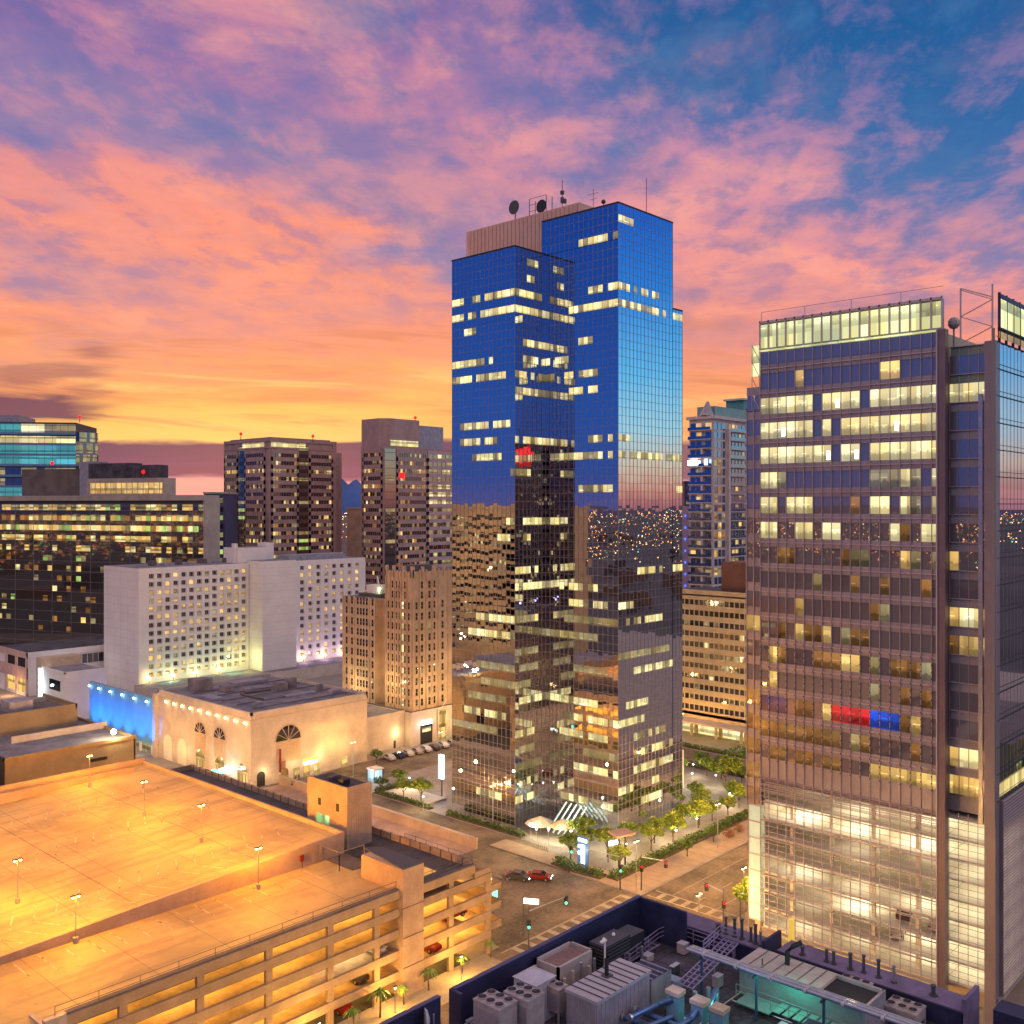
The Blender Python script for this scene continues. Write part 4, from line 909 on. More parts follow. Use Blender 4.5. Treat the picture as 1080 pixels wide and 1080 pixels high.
# blue-lit screen wall
BW = thing('blue_lit_wall', 'long screen wall washed in blue light with small white lamps along its top', 'wall', (XH, 264, 0))
mb = MB(); mb.box(XH - .1, XH + .9, 245.4, 284, 2.6, 15.0, mk('screen_panel', (.16, .46, .74), .8, var=.06, scale=.3), LILAC)  # panel colour holds part of the blue wash, besides the blue spots
mb.box(XH + .2, XH + .8, 245.4, 284, 0.1, 2.6, L_DIM); mb.build('panel', BW)
for y in (246.5, 253, 262, 272, 283): mb = MB(); mb.box(XH - .2, XH + .4, y, y + .8, .1, 2.6, WHITE); mb.build('post', BW)
for i, y in enumerate((249, 256, 263, 270, 277, 283)):
    w = thing('wall_washer', 'small white lamp over the blue screen wall, %s from its right end' % ('first second third fourth fifth sixth'.split()[i]), 'wall lamp', (XH - .6, y, 14), 'lamps along the blue screen wall')
    mb = MB(); mb.box(XH - .65, XH - .1, y - .08, y + .08, 14.05, 14.2, DKGRY); mb.ball((XH - .65, y, 13.9), .3, G_WHITE, 8, 4); mb.build('lamp', w)
    pt_light((XH - .75, y, 13.5), 14, (1, .9, .75), .1, parent=w)
    pt_light((XH - 5.5, y - 3, 5.0), 3000, (.0, .22, .95), .3, spot=85, aim=(XH, y - 3, 7.5), parent=BW, name='blue_spot')
for y in (250, 262, 274): pt_light((XH - 3.5, y, 1.6), 110, (1, .8, .45), .2, parent=BW)

# ---------------- white hotel with arched windows
HO = thing('white_hotel', 'long white hotel with rows of small arched windows and a plain centre tower', 'hotel', (163, 325, 0))
hx0, hy0 = 162.9, 324.9
wl = MB(); wl.box(hx0, 208, hy0 + .5, hy0 + 26, 0, 44.2, WHITE, ROOFG); wl.box(222, 262, hy0 + .5, hy0 + 22, 0, 44.2, WHITE, ROOFG)
wl.box(206.5, 221.5, hy0 - 9, hy0 + 16, 0, 45.2, WHITE, ROOFG)
wl.box(203, 216, hy0 + 2, hy0 + 12, 44.2, 50, WHITE, ROOFG); wl.box(216, 219.5, hy0 + 3, hy0 + 9, 44.2, 51.5, WHITE); wl.box(202.2, 203.6, hy0 + 3, hy0 + 5, 44.2, 51.6, WHITE)
wl.box(230, 258, hy0 + 8, hy0 + 16, 44.2, 46, LILAC)
for i in range(15): wl.box(hx0 - .02, hx0, hy0 + .5, hy0 + 26, 2.9 * i + 2, 2.9 * i + 2.06, STONE); wl.box(206.48, 206.5, hy0 - 9, hy0, 2.9 * i + 2, 2.9 * i + 2.06, STONE); wl.box(206.5, 221.5, hy0 - 9.02, hy0 - 9, 2.9 * i + 2, 2.9 * i + 2.06, STONE)
for i in range(5): wl.box(hx0 - .02, hx0, hy0 + 3 + i * 5, hy0 + 3.06 + i * 5, .1, 44, STONE)
for i in range(8): wl.box(hx0 + 5 + i * 5, hx0 + 7 + i * 5, hy0 + 10, hy0 + 12 + (i % 3), 44.2, 45 + (i % 2), CONCD if i % 2 else LILAC)
FH1 = faceY(hy0, hx0); FH2 = faceY(hy0, 222.0)
for fr, S, nc, a0 in ((FH1, 43.4, 13, 3.4), (FH2, 40, 9, 3.2)):
    w = 3.05 if nc == 13 else 3.9
    fr.box(wl, 0, a0 - .2, 0, 42.2, -.5, .3, WHITE)
    for c in range(nc + 1):
        a = a0 + c * w
        if c < nc: fr.box(wl, a + 1.3 + .95, a + w + 1.3 - .95, 6.2, 42.2, -.5, .25, WHITE)
        if c == 0: fr.box(wl, a0 - .2, a + .35, 6.2, 42.2, -.5, .25, WHITE)
    fr.box(wl, a0 + nc * w + .2, S, 6.2, 42.2, -.5, .3, WHITE)
    for r_ in range(13): z = 6.2 + r_ * 2.85; fr.box(wl, a0 - .2, a0 + nc * w + .4, z + 1.75, z + 2.85, -.5, .2, WHITE)
    fr.box(wl, 0, S, 42.2, 44.2, -.5, .3, WHITE); fr.box(wl, a0 - .2, S, 0, 6.2, -.5, .2, WHITE)
wl.build('wall', HO)
def arch_win(m, w=1.6, h=1.7, frame=WHITE):
    mb = MB(); n = 8; pts = [(-w / 2, -.03, 0), (w / 2, -.03, 0)] + [(w / 2 * math.cos(t * math.pi / n), -.03, h - w / 2 + w / 2 * math.sin(t * math.pi / n)) for t in range(n + 1)]
    mb.add(pts, [tuple(range(len(pts)))], m); mb.hexa([(-w / 2 - .1, -.25, -.12), (w / 2 + .1, -.25, -.12), (w / 2 + .1, 0, -.12), (-w / 2 - .1, 0, -.12), (-w / 2 - .1, -.25, 0), (w / 2 + .1, -.25, 0), (w / 2 + .1, 0, 0), (-w / 2 - .1, 0, 0)], frame)
    mb.hexa([(-.04, -.06, 0), (.04, -.06, 0), (.04, -.03, 0), (-.04, -.03, 0), (-.04, -.06, h), (.04, -.06, h), (.04, -.03, h), (-.04, -.03, h)], frame); return mb
DKWIN = mirror('dark_window', (.4, .42, .45), .06, (.012, .012, .016), .35)
prot = [arch_win(DKWIN), arch_win(L_ROOM), arch_win(L_DIM), arch_win(L_WARM)]
# wall sits 0.5 behind the grid; windows there
spots = []; random.seed(31)
for fr, nc, a0, w in ((FH1, 13, 3.4, 3.05), (FH2, 9, 3.2, 3.9)):
    for r_ in range(12, -1, -1):
        for c in range(nc):
            k = random.choices([0, 1, 2, 3], [5, 3, 1.2, 1.4])[0]
            if r_ == 0: k = 3
            spots.append((fr.p(a0 + c * w + 1.3, 6.4 + r_ * 2.85, .0 - .0), 0, k))
windows(HO, 'arched_window', prot, [((s[0][0], s[0][1] + .44, s[0][2]), s[1], s[2]) for s in spots])
mb = MB()
for r_ in range(13): mb.box(221.55, 221.9, hy0 - .02, hy0 + .45, 6.4 + r_ * 2.85, 7.6 + r_ * 2.85, L_AMB)
mb.build('stair_window', HO)
po = MB(); po.box(hx0 - 2, 268, hy0 - 14, hy0 - 1, .12, 4.5, STONE, ROOFG); po.build('podium', HO)
for x in (172, 184, 196): pt_light((x, hy0 - 5, 6.5), 420, (.35, 1, .55), .4, parent=HO)
for x in (228, 238, 248, 258): pt_light((x, hy0 - 5, 6.5), 380, (.55, .35, 1), .4, parent=HO)
pt_light((202, hy0 - 6, 9), 900, (1, .95, .3), .4, parent=HO)
for i, x in enumerate((166, 175, 184, 193, 230, 240, 250)):
    lp = thing('wall_lamp', 'glaring warm lamp at the foot of the white hotel, %s from the left' % ('first second third fourth fifth sixth seventh'.split()[i]), 'lamp', (x, hy0 - 1.6, 4.6), 'lamps at the foot of the hotel')
    mb = MB(); mb.beam((x, hy0 - 1.6, 4.5), (x, hy0 - 1.6, 6), .15, .15, DKGRY); mb.ball((x, hy0 - 1.6, 6.3), .55, glow('hotel_glow', (1, .7, .25), 22) if 'hotel_glow' not in MC else MC['hotel_glow']); mb.build('lamp', lp)
    pt_light((x, hy0 - 2.4, 6.4), 160, (1, .7, .3), .3, parent=lp)

# ---------------- tan art deco block
DE = thing('art_deco_block', 'tan stepped art deco high-rise with narrow windows, left of the blue tower', 'high-rise', (180, 203, 0))
wl = MB(); XD = 180.6; YD = 203.6
wl.box(XD + .4, XD + 24, YD + .4, 215.2, 0, 47.6, TANST, CONCD); wl.box(XD + .4, XD + 22, 219.6, 235, 0, 39.2, TANST, CONCD); wl.box(XD + 3, XD + 22, 215.2, 219.6, 0, 39.2, TANST, CONCD)
wl.box(179.3, 204, 202.8, 236, 0, 9.4, STONE, CONCD)
wl.box(XD + 14, XD + 30, YD + 1.5, 214, 0, 37, mk('lilac_stone', (.48, .42, .44), .8, var=.1), CONCD)
for y in (203.8, 207, 211.4, 214.4): wl.box(XD + .1, XD + .9, y, y + .7, 46, 49.2, TANST)
for x in (XD + .4, XD + 4, XD + 8.4, XD + 12): wl.box(x, x + .7, YD + .1, YD + .8, 46, 49.0, TANST)
wl.box(XD + 4, XD + 11, YD + 4, 212, 47.6, 49.2, CONCD); wl.box(XD + 4, XD + 14, 222, 232, 39.2, 40.2, CONCD); wl.box(XD + 10, XD + 20, 217, 226, 39.2, 46.5, TANST)
D1 = faceX(XD + .4, YD + .4); D2 = faceY(YD + .4, XD + .4)
cols1 = [1.3, 2.9, 5.0, 6.4, 8.2, 9.9]; cols1b = [12.3, 13.8]; cols1c = [17.0, 19.6, 21.0, 22.3, 23.7, 26.4, 28.9]; cols2 = [1.6, 3.6, 6.4, 8.2, 11.4]
prt = []
def rect_win(m, w=.75, h=1.9, fm=TANST):
    mb = MB(); mb.quad((-w / 2, -.03, 0), (w / 2, -.03, 0), (w / 2, -.03, h), (-w / 2, -.03, h), m); mb.hexa([(-w / 2 - .1, -.14, -.15), (w / 2 + .1, -.14, -.15), (w / 2 + .1, 0, -.15), (-w / 2 - .1, 0, -.15), (-w / 2 - .1, -.14, 0), (w / 2 + .1, -.14, 0), (w / 2 + .1, 0, 0), (-w / 2 - .1, 0, 0)], fm)
    mb.hexa([(-w / 2, -.06, h / 2 - .04), (w / 2, -.06, h / 2 - .04), (w / 2, -.03, h / 2 - .04), (-w / 2, -.03, h / 2 - .04), (-w / 2, -.06, h / 2 + .04), (w / 2, -.06, h / 2 + .04), (w / 2, -.03, h / 2 + .04), (-w / 2, -.03, h / 2 + .04)], fm); return mb
prt = [rect_win(DKWIN), rect_win(L_DIM), rect_win(L_BRT)]
spots = []; random.seed(41)
for r_ in range(9, -1, -1):
    z = 10.5 + r_ * 2.98
    for a in cols1 + cols1b: spots.append((D1.p(a, z), R(-90), 0 if a != 5.0 or 1 else 2))
    for a in cols1c: spots.append((D1.p(a, z, 0 if a > 15.5 else 0), R(-90), random.choices([0, 1], [12, 1])[0]))
    spots.append((D1.p(3.9, z), R(-90), 2))
    for a in cols2: spots.append((D2.p(a, z), 0, random.choices([0, 1], [10, 1])[0]))
for z in (41, 43.8):
    for a in cols1[1:5]: spots.append((D1.p(a, z - .8), R(-90), 0))
    for a in cols2[1:4]: spots.append((D2.p(a, z - .8), 0, 0))
windows(DE, 'window', prt, [s for s in spots if not (10.9 < (s[0][1] - YD - .4) < 15.8 and s[1] != 0)])
for a in (0, .4, 2.1, 4.4, 5.7, 7.3, 9.1, 10.8): D1.box(wl, a, a + .35, 9.4, 47.9 if a < 11.3 else 39, 0, .3, TANST)
for a in (15.6, 18.2, 25, 27.6, 30.2): D1.box(wl, a, a + .45, 9.4, 39.6, 0, .3, TANST)
for a in (0, 2.5, 5, 7.3, 9.6, 13.4): D2.box(wl, a, a + .4, 9.4, 48.2, 0, .3, TANST)
wl.build('wall', DE)
gfx = faceY(202.8, 179.3)
mb = MB(); gfx.box(mb, 3.6, 8, .15, 5.4, .0, .12, BLACK); gfx.box(mb, 3.8, 7.8, 5.4, 6.4, .05, .35, G_SIGN); gfx.box(mb, 4.2, 7.4, 3.4, 4.6, .12, .2, L_BRT); mb.build('shop_front', DE)
mb = MB(); gfx.box(mb, 10.2, 13.2, .15, 8.6, .0, .1, L_WARM); gfx.box(mb, 10.0, 10.3, .15, 9, .1, .4, STONE); gfx.box(mb, 13.2, 13.5, .15, 9, .1, .4, STONE); mb.build('entrance', DE)
mb = MB(); gfx.box(mb, 17, 21, .15, 5.4, .0, .12, BLACK); gfx.box(mb, 17.2, 20.8, 5.2, 6.1, .05, .35, G_TEAL); gfx.box(mb, 17.6, 20.4, 1, 4.4, .12, .16, L_GRN); mb.build('shop_front', DE)
for (x, y, z, P_, c) in ((183, 201, 5.5, 180, (.8, .9, 1)), (191, 200.6, 6.5, 420, (1, .75, .35)), (198, 200.8, 4, 200, (.3, 1, .6)), (176, 212, 16, 1500, (1, .68, .3)), (176, 228, 14, 1500, (1, .66, .28)), (186, 196.5, 16, 1300, (1, .68, .32)), (196, 196.5, 20, 700, (1, .66, .3)), (190, 230, 41.3, 420, (.35, 1, .6)), (186, 224, 41.3, 300, (.6, 1, .5))): pt_light((x, y, z), P_, c, .4, parent=DE)
DDI = thing('roof_machinery', 'pale white machinery lit green on the lower roof of the tan art deco block', 'roof machinery', (188, 227, 39.3))
mb = MB(); mb.box(186, 190, 224, 230, 40.2, 42.5, WHITE); mb.beam((185, 222, 40.3), (191, 231, 44.6), .3, .3, WHITE); mb.beam((185, 231, 40.3), (191, 222, 43.4), .3, .3, WHITE); mb.tube([(191, 223, 40.3), (191, 221.6, 44.4), (190, 221, 45.2)], .15, WHITE); mb.ball((190, 220.8, 45.2), .5, glow('teal_lamp', (.4, 1, .7), 9)); mb.build('frame', DDI)
FLG = thing('flagpole', 'angled flagpole over the entrance of the tan art deco block', 'flagpole', (191, 202.8, 9)); mb = MB(); mb.tube([(191, 202.8, 9), (190.2, 200, 12)], .08, WHITE); mb.build('pole', FLG)
# small cream annex between hall and deco block
AX = thing('cream_annex', 'small cream windowless annex between the arched hall and the tan high-rise', 'building', (171, 205, 0))
mb = MB(); mb.box(162.3, 179.1, 205, 225, 0, 9.3, STONE, ROOFG); mb.box(162.3, 179.1, 205, 205.4, 9.3, 9.8, STONE); mb.box(162.3, 165.4, 206, 212, 9.3, 12, BEI); mb.build('wall', AX)
mb = MB(); mb.box(175.2, 175.9, 204.93, 205, .15, 2.2, BLACK); mb.build('door', AX); pt_light((176, 203.6, 4.2), 260, (1, .8, .4), .15, parent=AX)

# ---------------- dark glass office on the left
a_ = R(YAW + 68.0); ud = Vector((-math.cos(a_), -math.sin(a_), 0)); ox, oy = wpt(215, 400)
# frame runs from the left end to the right end of the facade
n_ = Vector((ud.y, -ud.x, 0));
if n_.dot(Vector((-ox, -oy, 0))) < 0: n_ = -n_
S1 = 125.0; o1 = (ox - ud.x * S1, oy - ud.y * S1); FO = FR(o1, (ud.x, ud.y), (n_.x, n_.y))
OF = thing('dark_glass_office', 'wide dark glass office with lit upper floors, far left', 'office building', (o1[0], o1[1], 0))
mb = MB(); FO.box(mb, 0, S1, 0, 68.5, -9, -.5, DKGRY); FO.box(mb, -.5, S1 + .5, 68.0, 70.2, -9, .6, CONC); FO.box(mb, S1, S1 + .8, 0, 68, -9, .3, CONC)
mb.build('wall', OF)
random.seed(51)
for k in range(15):
    z = 68 - 4.4 * (k + 1); mb = MB(); nc = 46; w = S1 / nc
    for c in range(nc):
        pr_ = (.93, .9, .93, .8, .5, .22, .3, .12, .14, .2, .1, .14, .12, .05, .05)[k]
        mm = random.choices([L_OFF, L_WARM, L_AMB, L_GRN, L_DIM], [4, 6, 2, 1, 3] if k < 5 else [1, 1, 5, .6, 5])[0] if random.random() < pr_ else DGLASS  # lower floors: dim amber panes stand in for warm reflections in the glass
        FO.quad(mb, c * w, (c + 1) * w, z + .3, z + 2.7, .0, mm)
        if c % 4 == 0: FO.box(mb, c * w - .08, c * w + .08, z - 1.7, z + 2.7, 0, .15, MULL)
    FO.quad(mb, 0, S1, z - 1.7, z + .3, .02, DGLASS); FO.box(mb, 0, S1, z + .22, z + .34, .02, .15, MULL)
    mb.build('window_band', OF)
mb = MB(); FO.box(mb, 20, S1 - 42, 70.2, 82, -12, -5, CONCD); FO.box(mb, S1 - 64, S1 - 22, 70.2, 77.5, -9, -2, CONC); FO.box(mb, S1 - 64, S1 - 40, 77.5, 84, -9, -3, ROOFD); FO.box(mb, S1 - 40, S1 - 26, 77.5, 83, -9, -3, ROOFD); FO.box(mb, S1 - 70, S1 - 60, 70.2, 85, -10, -4, LILAC); mb.build('rooftop', OF)
mb = MB(); FO.box(mb, S1 - 62, S1 - 23, 71, 75.5, -2, -1.9, L_WARM)
for c in range(14): FO.box(mb, S1 - 62 + c * 2.9, S1 - 61.8 + c * 2.9, 71, 75.6, -1.9, -1.7, CONC)
mb.build('penthouse_window', OF)
# ---------------- cyan glass building behind it
ox, oy = wpt(80, 525); ud = Vector((math.cos(R(YAW - 82)), math.sin(R(YAW - 82)), 0)); n2 = Vector((ud.y, -ud.x, 0))
if n2.dot(Vector((-ox, -oy, 0))) < 0: n2 = -n2
S2 = 110; FCy = FR((ox - ud.x * S2, oy - ud.y * S2), (ud.x, ud.y), (n2.x, n2.y))
CY = thing('cyan_glass_building', 'turquoise glass building with lit white floors rising at the far left edge', 'office building', (ox, oy, 0))
mb = MB(); FCy.box(mb, 0, S2, 0, 110, -40, -.2, DKGRY); FCy.box(mb, 0, S2 - 30, 110, 114, -30, -4, LILAC); mb.build('wall', CY)
random.seed(61)
for k in range(9):
    z = 104.6 - k * 5.6; mb = MB(); m1 = L_CYA if k in (0, 2, 3, 6) else L_OFF
    for c in range(28):
        w = S2 / 28; mm = m1 if not (k == 0 and c > 20) else (L_BRT if c < 24 else L_DIM)
        if k in (4, 5) and c > 17: mm = L_DIM if random.random() < .5 else DGLASS
        FCy.quad(mb, c * w + .08, (c + 1) * w - .08, z, z + (4.4 if m1 == L_CYA else 3.6), .05, mm)
    FCy.box(mb, 0, S2, z - 1.2, z, -.2, .3, mk('cyan_spandrel', (.18, .32, .45), .4, .2, var=.05)); mb.build('window_band', CY)
mb = MB()
cx_, cy_ = FCy.p(S2, 0, -9)[:2]
for k in range(8):
    z = 100 - k * 6
    pts = []
    for t in range(9):
        an_ = -t * math.pi / 2 / 8; v = n2 * math.cos(an_) * 9 + ud * math.sin(-an_) * 9; pts.append((cx_ + v.x, cy_ + v.y))
    for t in range(8): mb.quad((*pts[t], z), (*pts[t + 1], z), (*pts[t + 1], z + 5), (*pts[t], z + 5), L_DIM if (k + t) % 3 else DKWIN); mb.quad((*pts[t], z - 1), (*pts[t + 1], z - 1), (*pts[t + 1], z), (*pts[t], z), LILAC)
mb.build('curved_corner', CY)

# ---------------- brown granite towers
def cellpick(seed, p_lit, mats, wts, dark, rowsp={}):
    rnd = random.Random(seed)
    def f(k, c, nc):
        p = rowsp.get(k, p_lit)
        return rnd.choices(mats, wts)[0] if rnd.random() < p else dark
    return f
B1 = thing('brown_tower', 'brown granite office tower with two dark glass slots, behind the white hotel', 'office tower', (257, 388, 0))
x, y = 257.7, 388.8; N1 = 26; P1 = 3.62
wl = MB(); wl.box(x + .1, x + 38, y + .1, y + 38, 0, 96.6, BROWN, CONCD); wl.box(x + 38, x + 46, y + 6, y + 34, 0, 92, BROWN, CONCD); wl.box(x + 2, x + 36, y + 2, y + 36, 96.6, 97.6, BROWN)
pk = cellpick(1, .28, [L_DIM, L_WARM, L_OFF, L_AMB], [5, 2, 1, 2], DKWIN, {22: .9, 15: .55, 14: .6, 13: .5})
FY1 = faceY(y, x); FX1 = faceX(x, y)
for fr, spans in ((FY1, ((1, 16), (22, 36))), (FX1, ((3, 20), (26, 38)))):
    for a0, a1 in spans:
        bands(B1, wl, fr, a1 - a0, 1.5, P1, N1 - 1, 1.7, BROWN, 1.5, pk, .35, edge=1.0, a0=a0, mull=.12)
    gl = MB(); g0, g1 = (16.4, 21.6) if fr is FY1 else (20.4, 25.6)
    fr.quad(gl, g0, g1, 0, 92, -.0, DGLASS)
    for k in range(26): fr.quad(gl, g0, g1, 1.5 + k * P1, 3.0 + k * P1, .06, random.choice([L_DIM, L_GRN, DKWIN, DKWIN, DKWIN])); fr.box(gl, g0, g1, 3.2 + k * P1, 3.4 + k * P1, 0, .2, BLACK)
    gl.build('glass_slot', B1)
    fr.box(wl, a1 if 0 else 36 if fr is FY1 else 38, 38, 0, 96.6, .1, .3, BROWN); fr.box(wl, 0, 38, 92.2, 93, .1, .4, BROWN); fr.box(wl, 0, 38, 95.4, 96.9, .1, .4, BROWN)
mb = MB(); FY1.box(mb, 1, 20, 93, 95.2, .05, .12, L_OFF); FX1.box(mb, 4, 22, 93, 95.2, .05, .12, L_OFF); mb.build('lit_window', B1)
wl.build('wall', B1)
B2 = thing('brown_tower', 'taller brown granite tower with stepped crown, just left of the blue tower', 'office tower', (291, 348, 0))
x, y = 291.4, 347.8
wl = MB(); wl.box(x + .1, x + 46, y + .1, y + 16.6, 0, 93, BROWN, CONCD); wl.prism([(x + 4, y + .4), (x + 22, y + .4), (x + 22, y + 16.6), (x + .4, y + 16.6), (x + .4, y + 4)], 93, 106, BROWN, CONCD); wl.box(x + 22, x + 40, y + 3, y + 16.6, 93, 104, LILAC)
FY2 = faceY(y, x); FX2 = faceX(x, y)
pk = cellpick(2, .32, [L_DIM, L_AMB, L_WARM, L_OFF], [4, 5, 2, 1], DKWIN, {20: .9, 22: .7})
bands(B2, wl, FY2, 19, 1.5, P1, 25, 1.7, BROWN, 1.5, pk, .35, edge=.8, a0=7.5, mull=.1)
pk2 = cellpick(3, .45, [MC['lit_dim'], L_OFF], [3, 1], DGLASS, {20: 1.0, 19: .9, 18: .9})
bands(B2, wl, FY2, 18, 1.5, P1, 25, 2.0, mk('pink_granite', (.50, .34, .34), .5, var=.1), 3, pk2, .35, edge=.6, a0=27, mull=.1)
bands(B2, wl, FX2, 14, 1.5, P1, 25, 1.7, BROWN, 1.5, pk, .35, edge=.8, a0=1, mull=.1)
gl = MB(); FY2.quad(gl, .5, 7, 0, 92, .02, DGLASS)
for k in range(25):
    if k % 4 == 1: FY2.quad(gl, 1, 6.6, 1.5 + k * P1, 3.2 + k * P1, .06, L_DIM)
    FY2.box(gl, .5, 7, 3.3 + k * P1, 3.45 + k * P1, .02, .2, BLACK)
gl.build('glass_slot', B2)
mb = MB(); FY2.box(mb, 4, 21, 93.4, 96, -.1, .0, L_OFF); mb.build('lit_window', B2)
mb = MB(); FY2.box(mb, 9, 12, 78.5, 81, .4, .5, G_RED); mb.build('lit_sign', B2)
wl.build('wall', B2)
for i, (px, D, z, t) in enumerate(((254, 455, 98.4, 'left corner of the darker brown tower'), (330, 470, 98.4, 'right end of the darker brown tower roof'), (438, 470, 107.2, 'taller brown tower crown'), (84, 520, 112, 'turquoise building roof corner'), (55, 415, 83.2, 'rooftop box of the dark glass office, left'), (151, 410, 79.4, 'right end of the dark office penthouse'))):
    bx, by = wpt(px, D); bcn = thing('beacon', 'small red warning light on the ' + t, 'beacon', (bx, by, z), 'red warning lights on roofs')
    mb = MB(); mb.beam((bx, by, z - 2.4), (bx, by, z), .25, .25, DKGRY); mb.ball((bx, by, z + .5), .75, G_RED, 8, 5); mb.build('lamp', bcn)
# slab blocks seen between the towers
def slab_block(name, label, px0, px1, D, ztop, m, m2=None, rows=0, depth=25, pl=.3, cat='building', mats=None):
    x0, y0 = wpt(px0, D); x1, y1 = wpt(px1, D); u = Vector((x1 - x0, y1 - y0, 0)); L = u.length; u.normalize(); n = Vector((u.y, -u.x, 0))
    if n.dot(Vector((-x0, -y0, 0))) < 0: n = -n
    fr = FR((x0, y0), (u.x, u.y), (n.x, n.y)); t = thing(name, label, cat, (x0, y0, 0)); mb = MB(); fr.box(mb, 0, L, 0, ztop, -depth, 0, m); fr.box(mb, -.3, L + .3, ztop, ztop + .8, -depth, .3, m2 or m); mb.build('wall', t)
    rnd = random.Random(px0)
    for k in range(rows):
        z = ztop - 4 - k * 3.7; wb = MB(); nc = max(2, int(L / 2.6)); w = (L - 1) / nc
        for c in range(nc): fr.box(wb, .5 + c * w + .25, .5 + (c + 1) * w - .25, z, z + 2.0, .0, .08, rnd.choice(mats or [L_DIM, L_WARM, L_OFF]) if rnd.random() < pl else DKWIN)
        wb.build('window_band', t)
    return t, fr, L
slab_block('navy_block', 'narrow navy block with green-lit windows between the dark office and brown tower', 215, 237, 430, 71, mk('navy_wall', (.07, .07, .15), .7), CONC, 12, 20, .6, mats=[L_GRN, L_GRN, L_DIM])
slab_block('tan_block', 'plain tan block in the gap between the two brown towers', 366, 383, 520, 64, TANST, None, 0, 20)
slab_block('navy_slab', 'dark navy slab tower in the gap between the blue tower and the balcony tower', 722, 733, 520, 78, mk('navy_wall2', (.03, .025, .08), .7), None, 6, 20, .2)
lil, frl, Ll = slab_block('lilac_slab', 'pale lilac windowless slab beside the balcony tower', 719, 731, 340, 65, mk('lilac_wall', (.42, .34, .55), .8), None, 0, 18)
mb = MB()
for k in range(7): frl.box(mb, Ll * .25, Ll * .25 + .5, 38 + k * 4, 38.7 + k * 4, 0, .2, G_BLUE)
mb.build('blue_lamps', lil)
# ---------------- residential tower with balconies
CO = thing('balcony_tower', 'residential tower with stacked balconies behind the tan office block', 'apartment tower', (288, 174, 0))
x, y = 288.2, 174.2; GREYC = mk('condo_concrete', (.60, .53, .52), .8, var=.1)
wl = MB(); wl.box(x, x + 34, y, y + 9.2, 0, 95, GREYC, CONCD); wl.box(x - .8, x + 34, y - 1, y + 10, 95, 96, GREYC); wl.box(x + 3, x + 34, y + 1, y + 8, 96, 99.5, GREENR); wl.box(x + 22, x + 34, y + 1, y + 8, 99.5, 103, mk('teal_roof', (.1, .3, .32), .5)); wl.box(x + 21, x + 35, y + .5, y + 8.5, 103, 103.6, GREYC)
wl.tube([(x + 1.2, y + 3, 96), (x + 1.6, y + 3, 101)], [2.6, .4], LILAC, 10)
for a in (8.2,): wl.box(x + a, x + a + 1.2, y - 1.3, y + .2, 0, 92, GREYC)
wl.box(x - 1.3, x - .1, y + 3.2, y + 4.0, 0, 86, GREYC); wl.build('wall', CO)
BLUEG = mirror('blue_window', (.45, .55, .75), .05, (.02, .05, .14), .5)
random.seed(71)
for k in range(30):
    z = 91.4 - k * 3.05; mb = MB()
    for (fr, a0, a1) in ((faceY(y, x), .4, 7.8), (faceY(y, x), 9.8, 21), (faceY(y, x), 21.6, 33), (faceX(x, y), .4, 3.0), (faceX(x, y), 4.2, 8.8)):
        n = max(1, int((a1 - a0) / 2.2)); w = (a1 - a0) / n
        for c in range(n): fr.quad(mb, a0 + c * w + .15, a0 + (c + 1) * w - .15, z, z + 2.3, .05, random.choices([BLUEG, L_WARM, L_DIM, L_AMB], [8, 1.3, 1, 1])[0]); fr.box(mb, a0 + c * w - .1, a0 + c * w + .12, z, z + 2.4, 0, .2, GREYC)
    mb.build('window_band', CO)
    mb = MB(); mb.box(x + 9.6, x + 21, y - 1.3, y, z - .3, z - .05, GREYC); mb.box(x - 1.4, x, y + .2, y + 9, z - .3, z - .05, GREYC); mb.box(x - 1.4, x - 1.3, y + .2, y + 9, z - .05, z + .9, BLUEG); mb.box(x + 9.6, x + 21, y - 1.3, y - 1.25, z - .05, z + .9, BLUEG); mb.build('balcony', CO)
mb = MB(); mb.box(x - 1.6, x - 1.45, y + 5.0, y + 8.8, 79.5, 81.2, G_WHITE); mb.box(x - 1.6, x - 1.45, y + 1.2, y + 2.4, 79.5, 81.5, G_SIGN); mb.build('lit_sign', CO)
# ---------------- tan strip-window office right of the blue tower
MOT = mk('strip_office_wall', (.62, .50, .30), .8, var=.1)
MO = thing('strip_window_office', 'tan office block with dark strip windows right of the blue tower', 'office building', (243, 145, 0))
wl = MB(); wl.box(243.3, 262, 120, 162, 5.2, 41.2, MOT, ROOFD); wl.box(246, 262, 120, 162, 0, 5.2, MOT); wl.box(246, 256, 122, 146, 41.2, 50, mk('rust_penthouse', (.20, .09, .06), .7)); 
FM = faceX(243.3, 120)
bands(MO, wl, FM, 42, 7.6, 3.0, 11, 1.5, MOT, 1.6, cellpick(9, .07, [L_DIM, L_OFF, L_AMB], [3, 1, 1], DKWIN), .3, edge=.8, mull=.3)
wl.box(243.0, 243.3, 120, 162, 5.2, 7.0, MOT); wl.box(243, 243.3, 120, 162, 40.2, 41.9, MOT)
for y_ in (122, 130, 138, 146, 154, 161): wl.box(243.3, 244, y_, y_ + .6, 0, 5.2, MOT)
wl.build('wall', MO)
for a in (122, 130, 138, 146, 154): mb = MB(); mb.box(245.9, 246, a + .9, a + 7.5, .3, 4.8, L_BRT); mb.build('shop_window', MO)
for y_ in (126, 136, 146, 156): pt_light((239, y_, 4), 150, (1, .72, .25), .2, parent=MO)
mb = MB(); mb.box(238, 243, 124, 158, 4.7, 5.1, STONE); mb.build('canopy', MO)

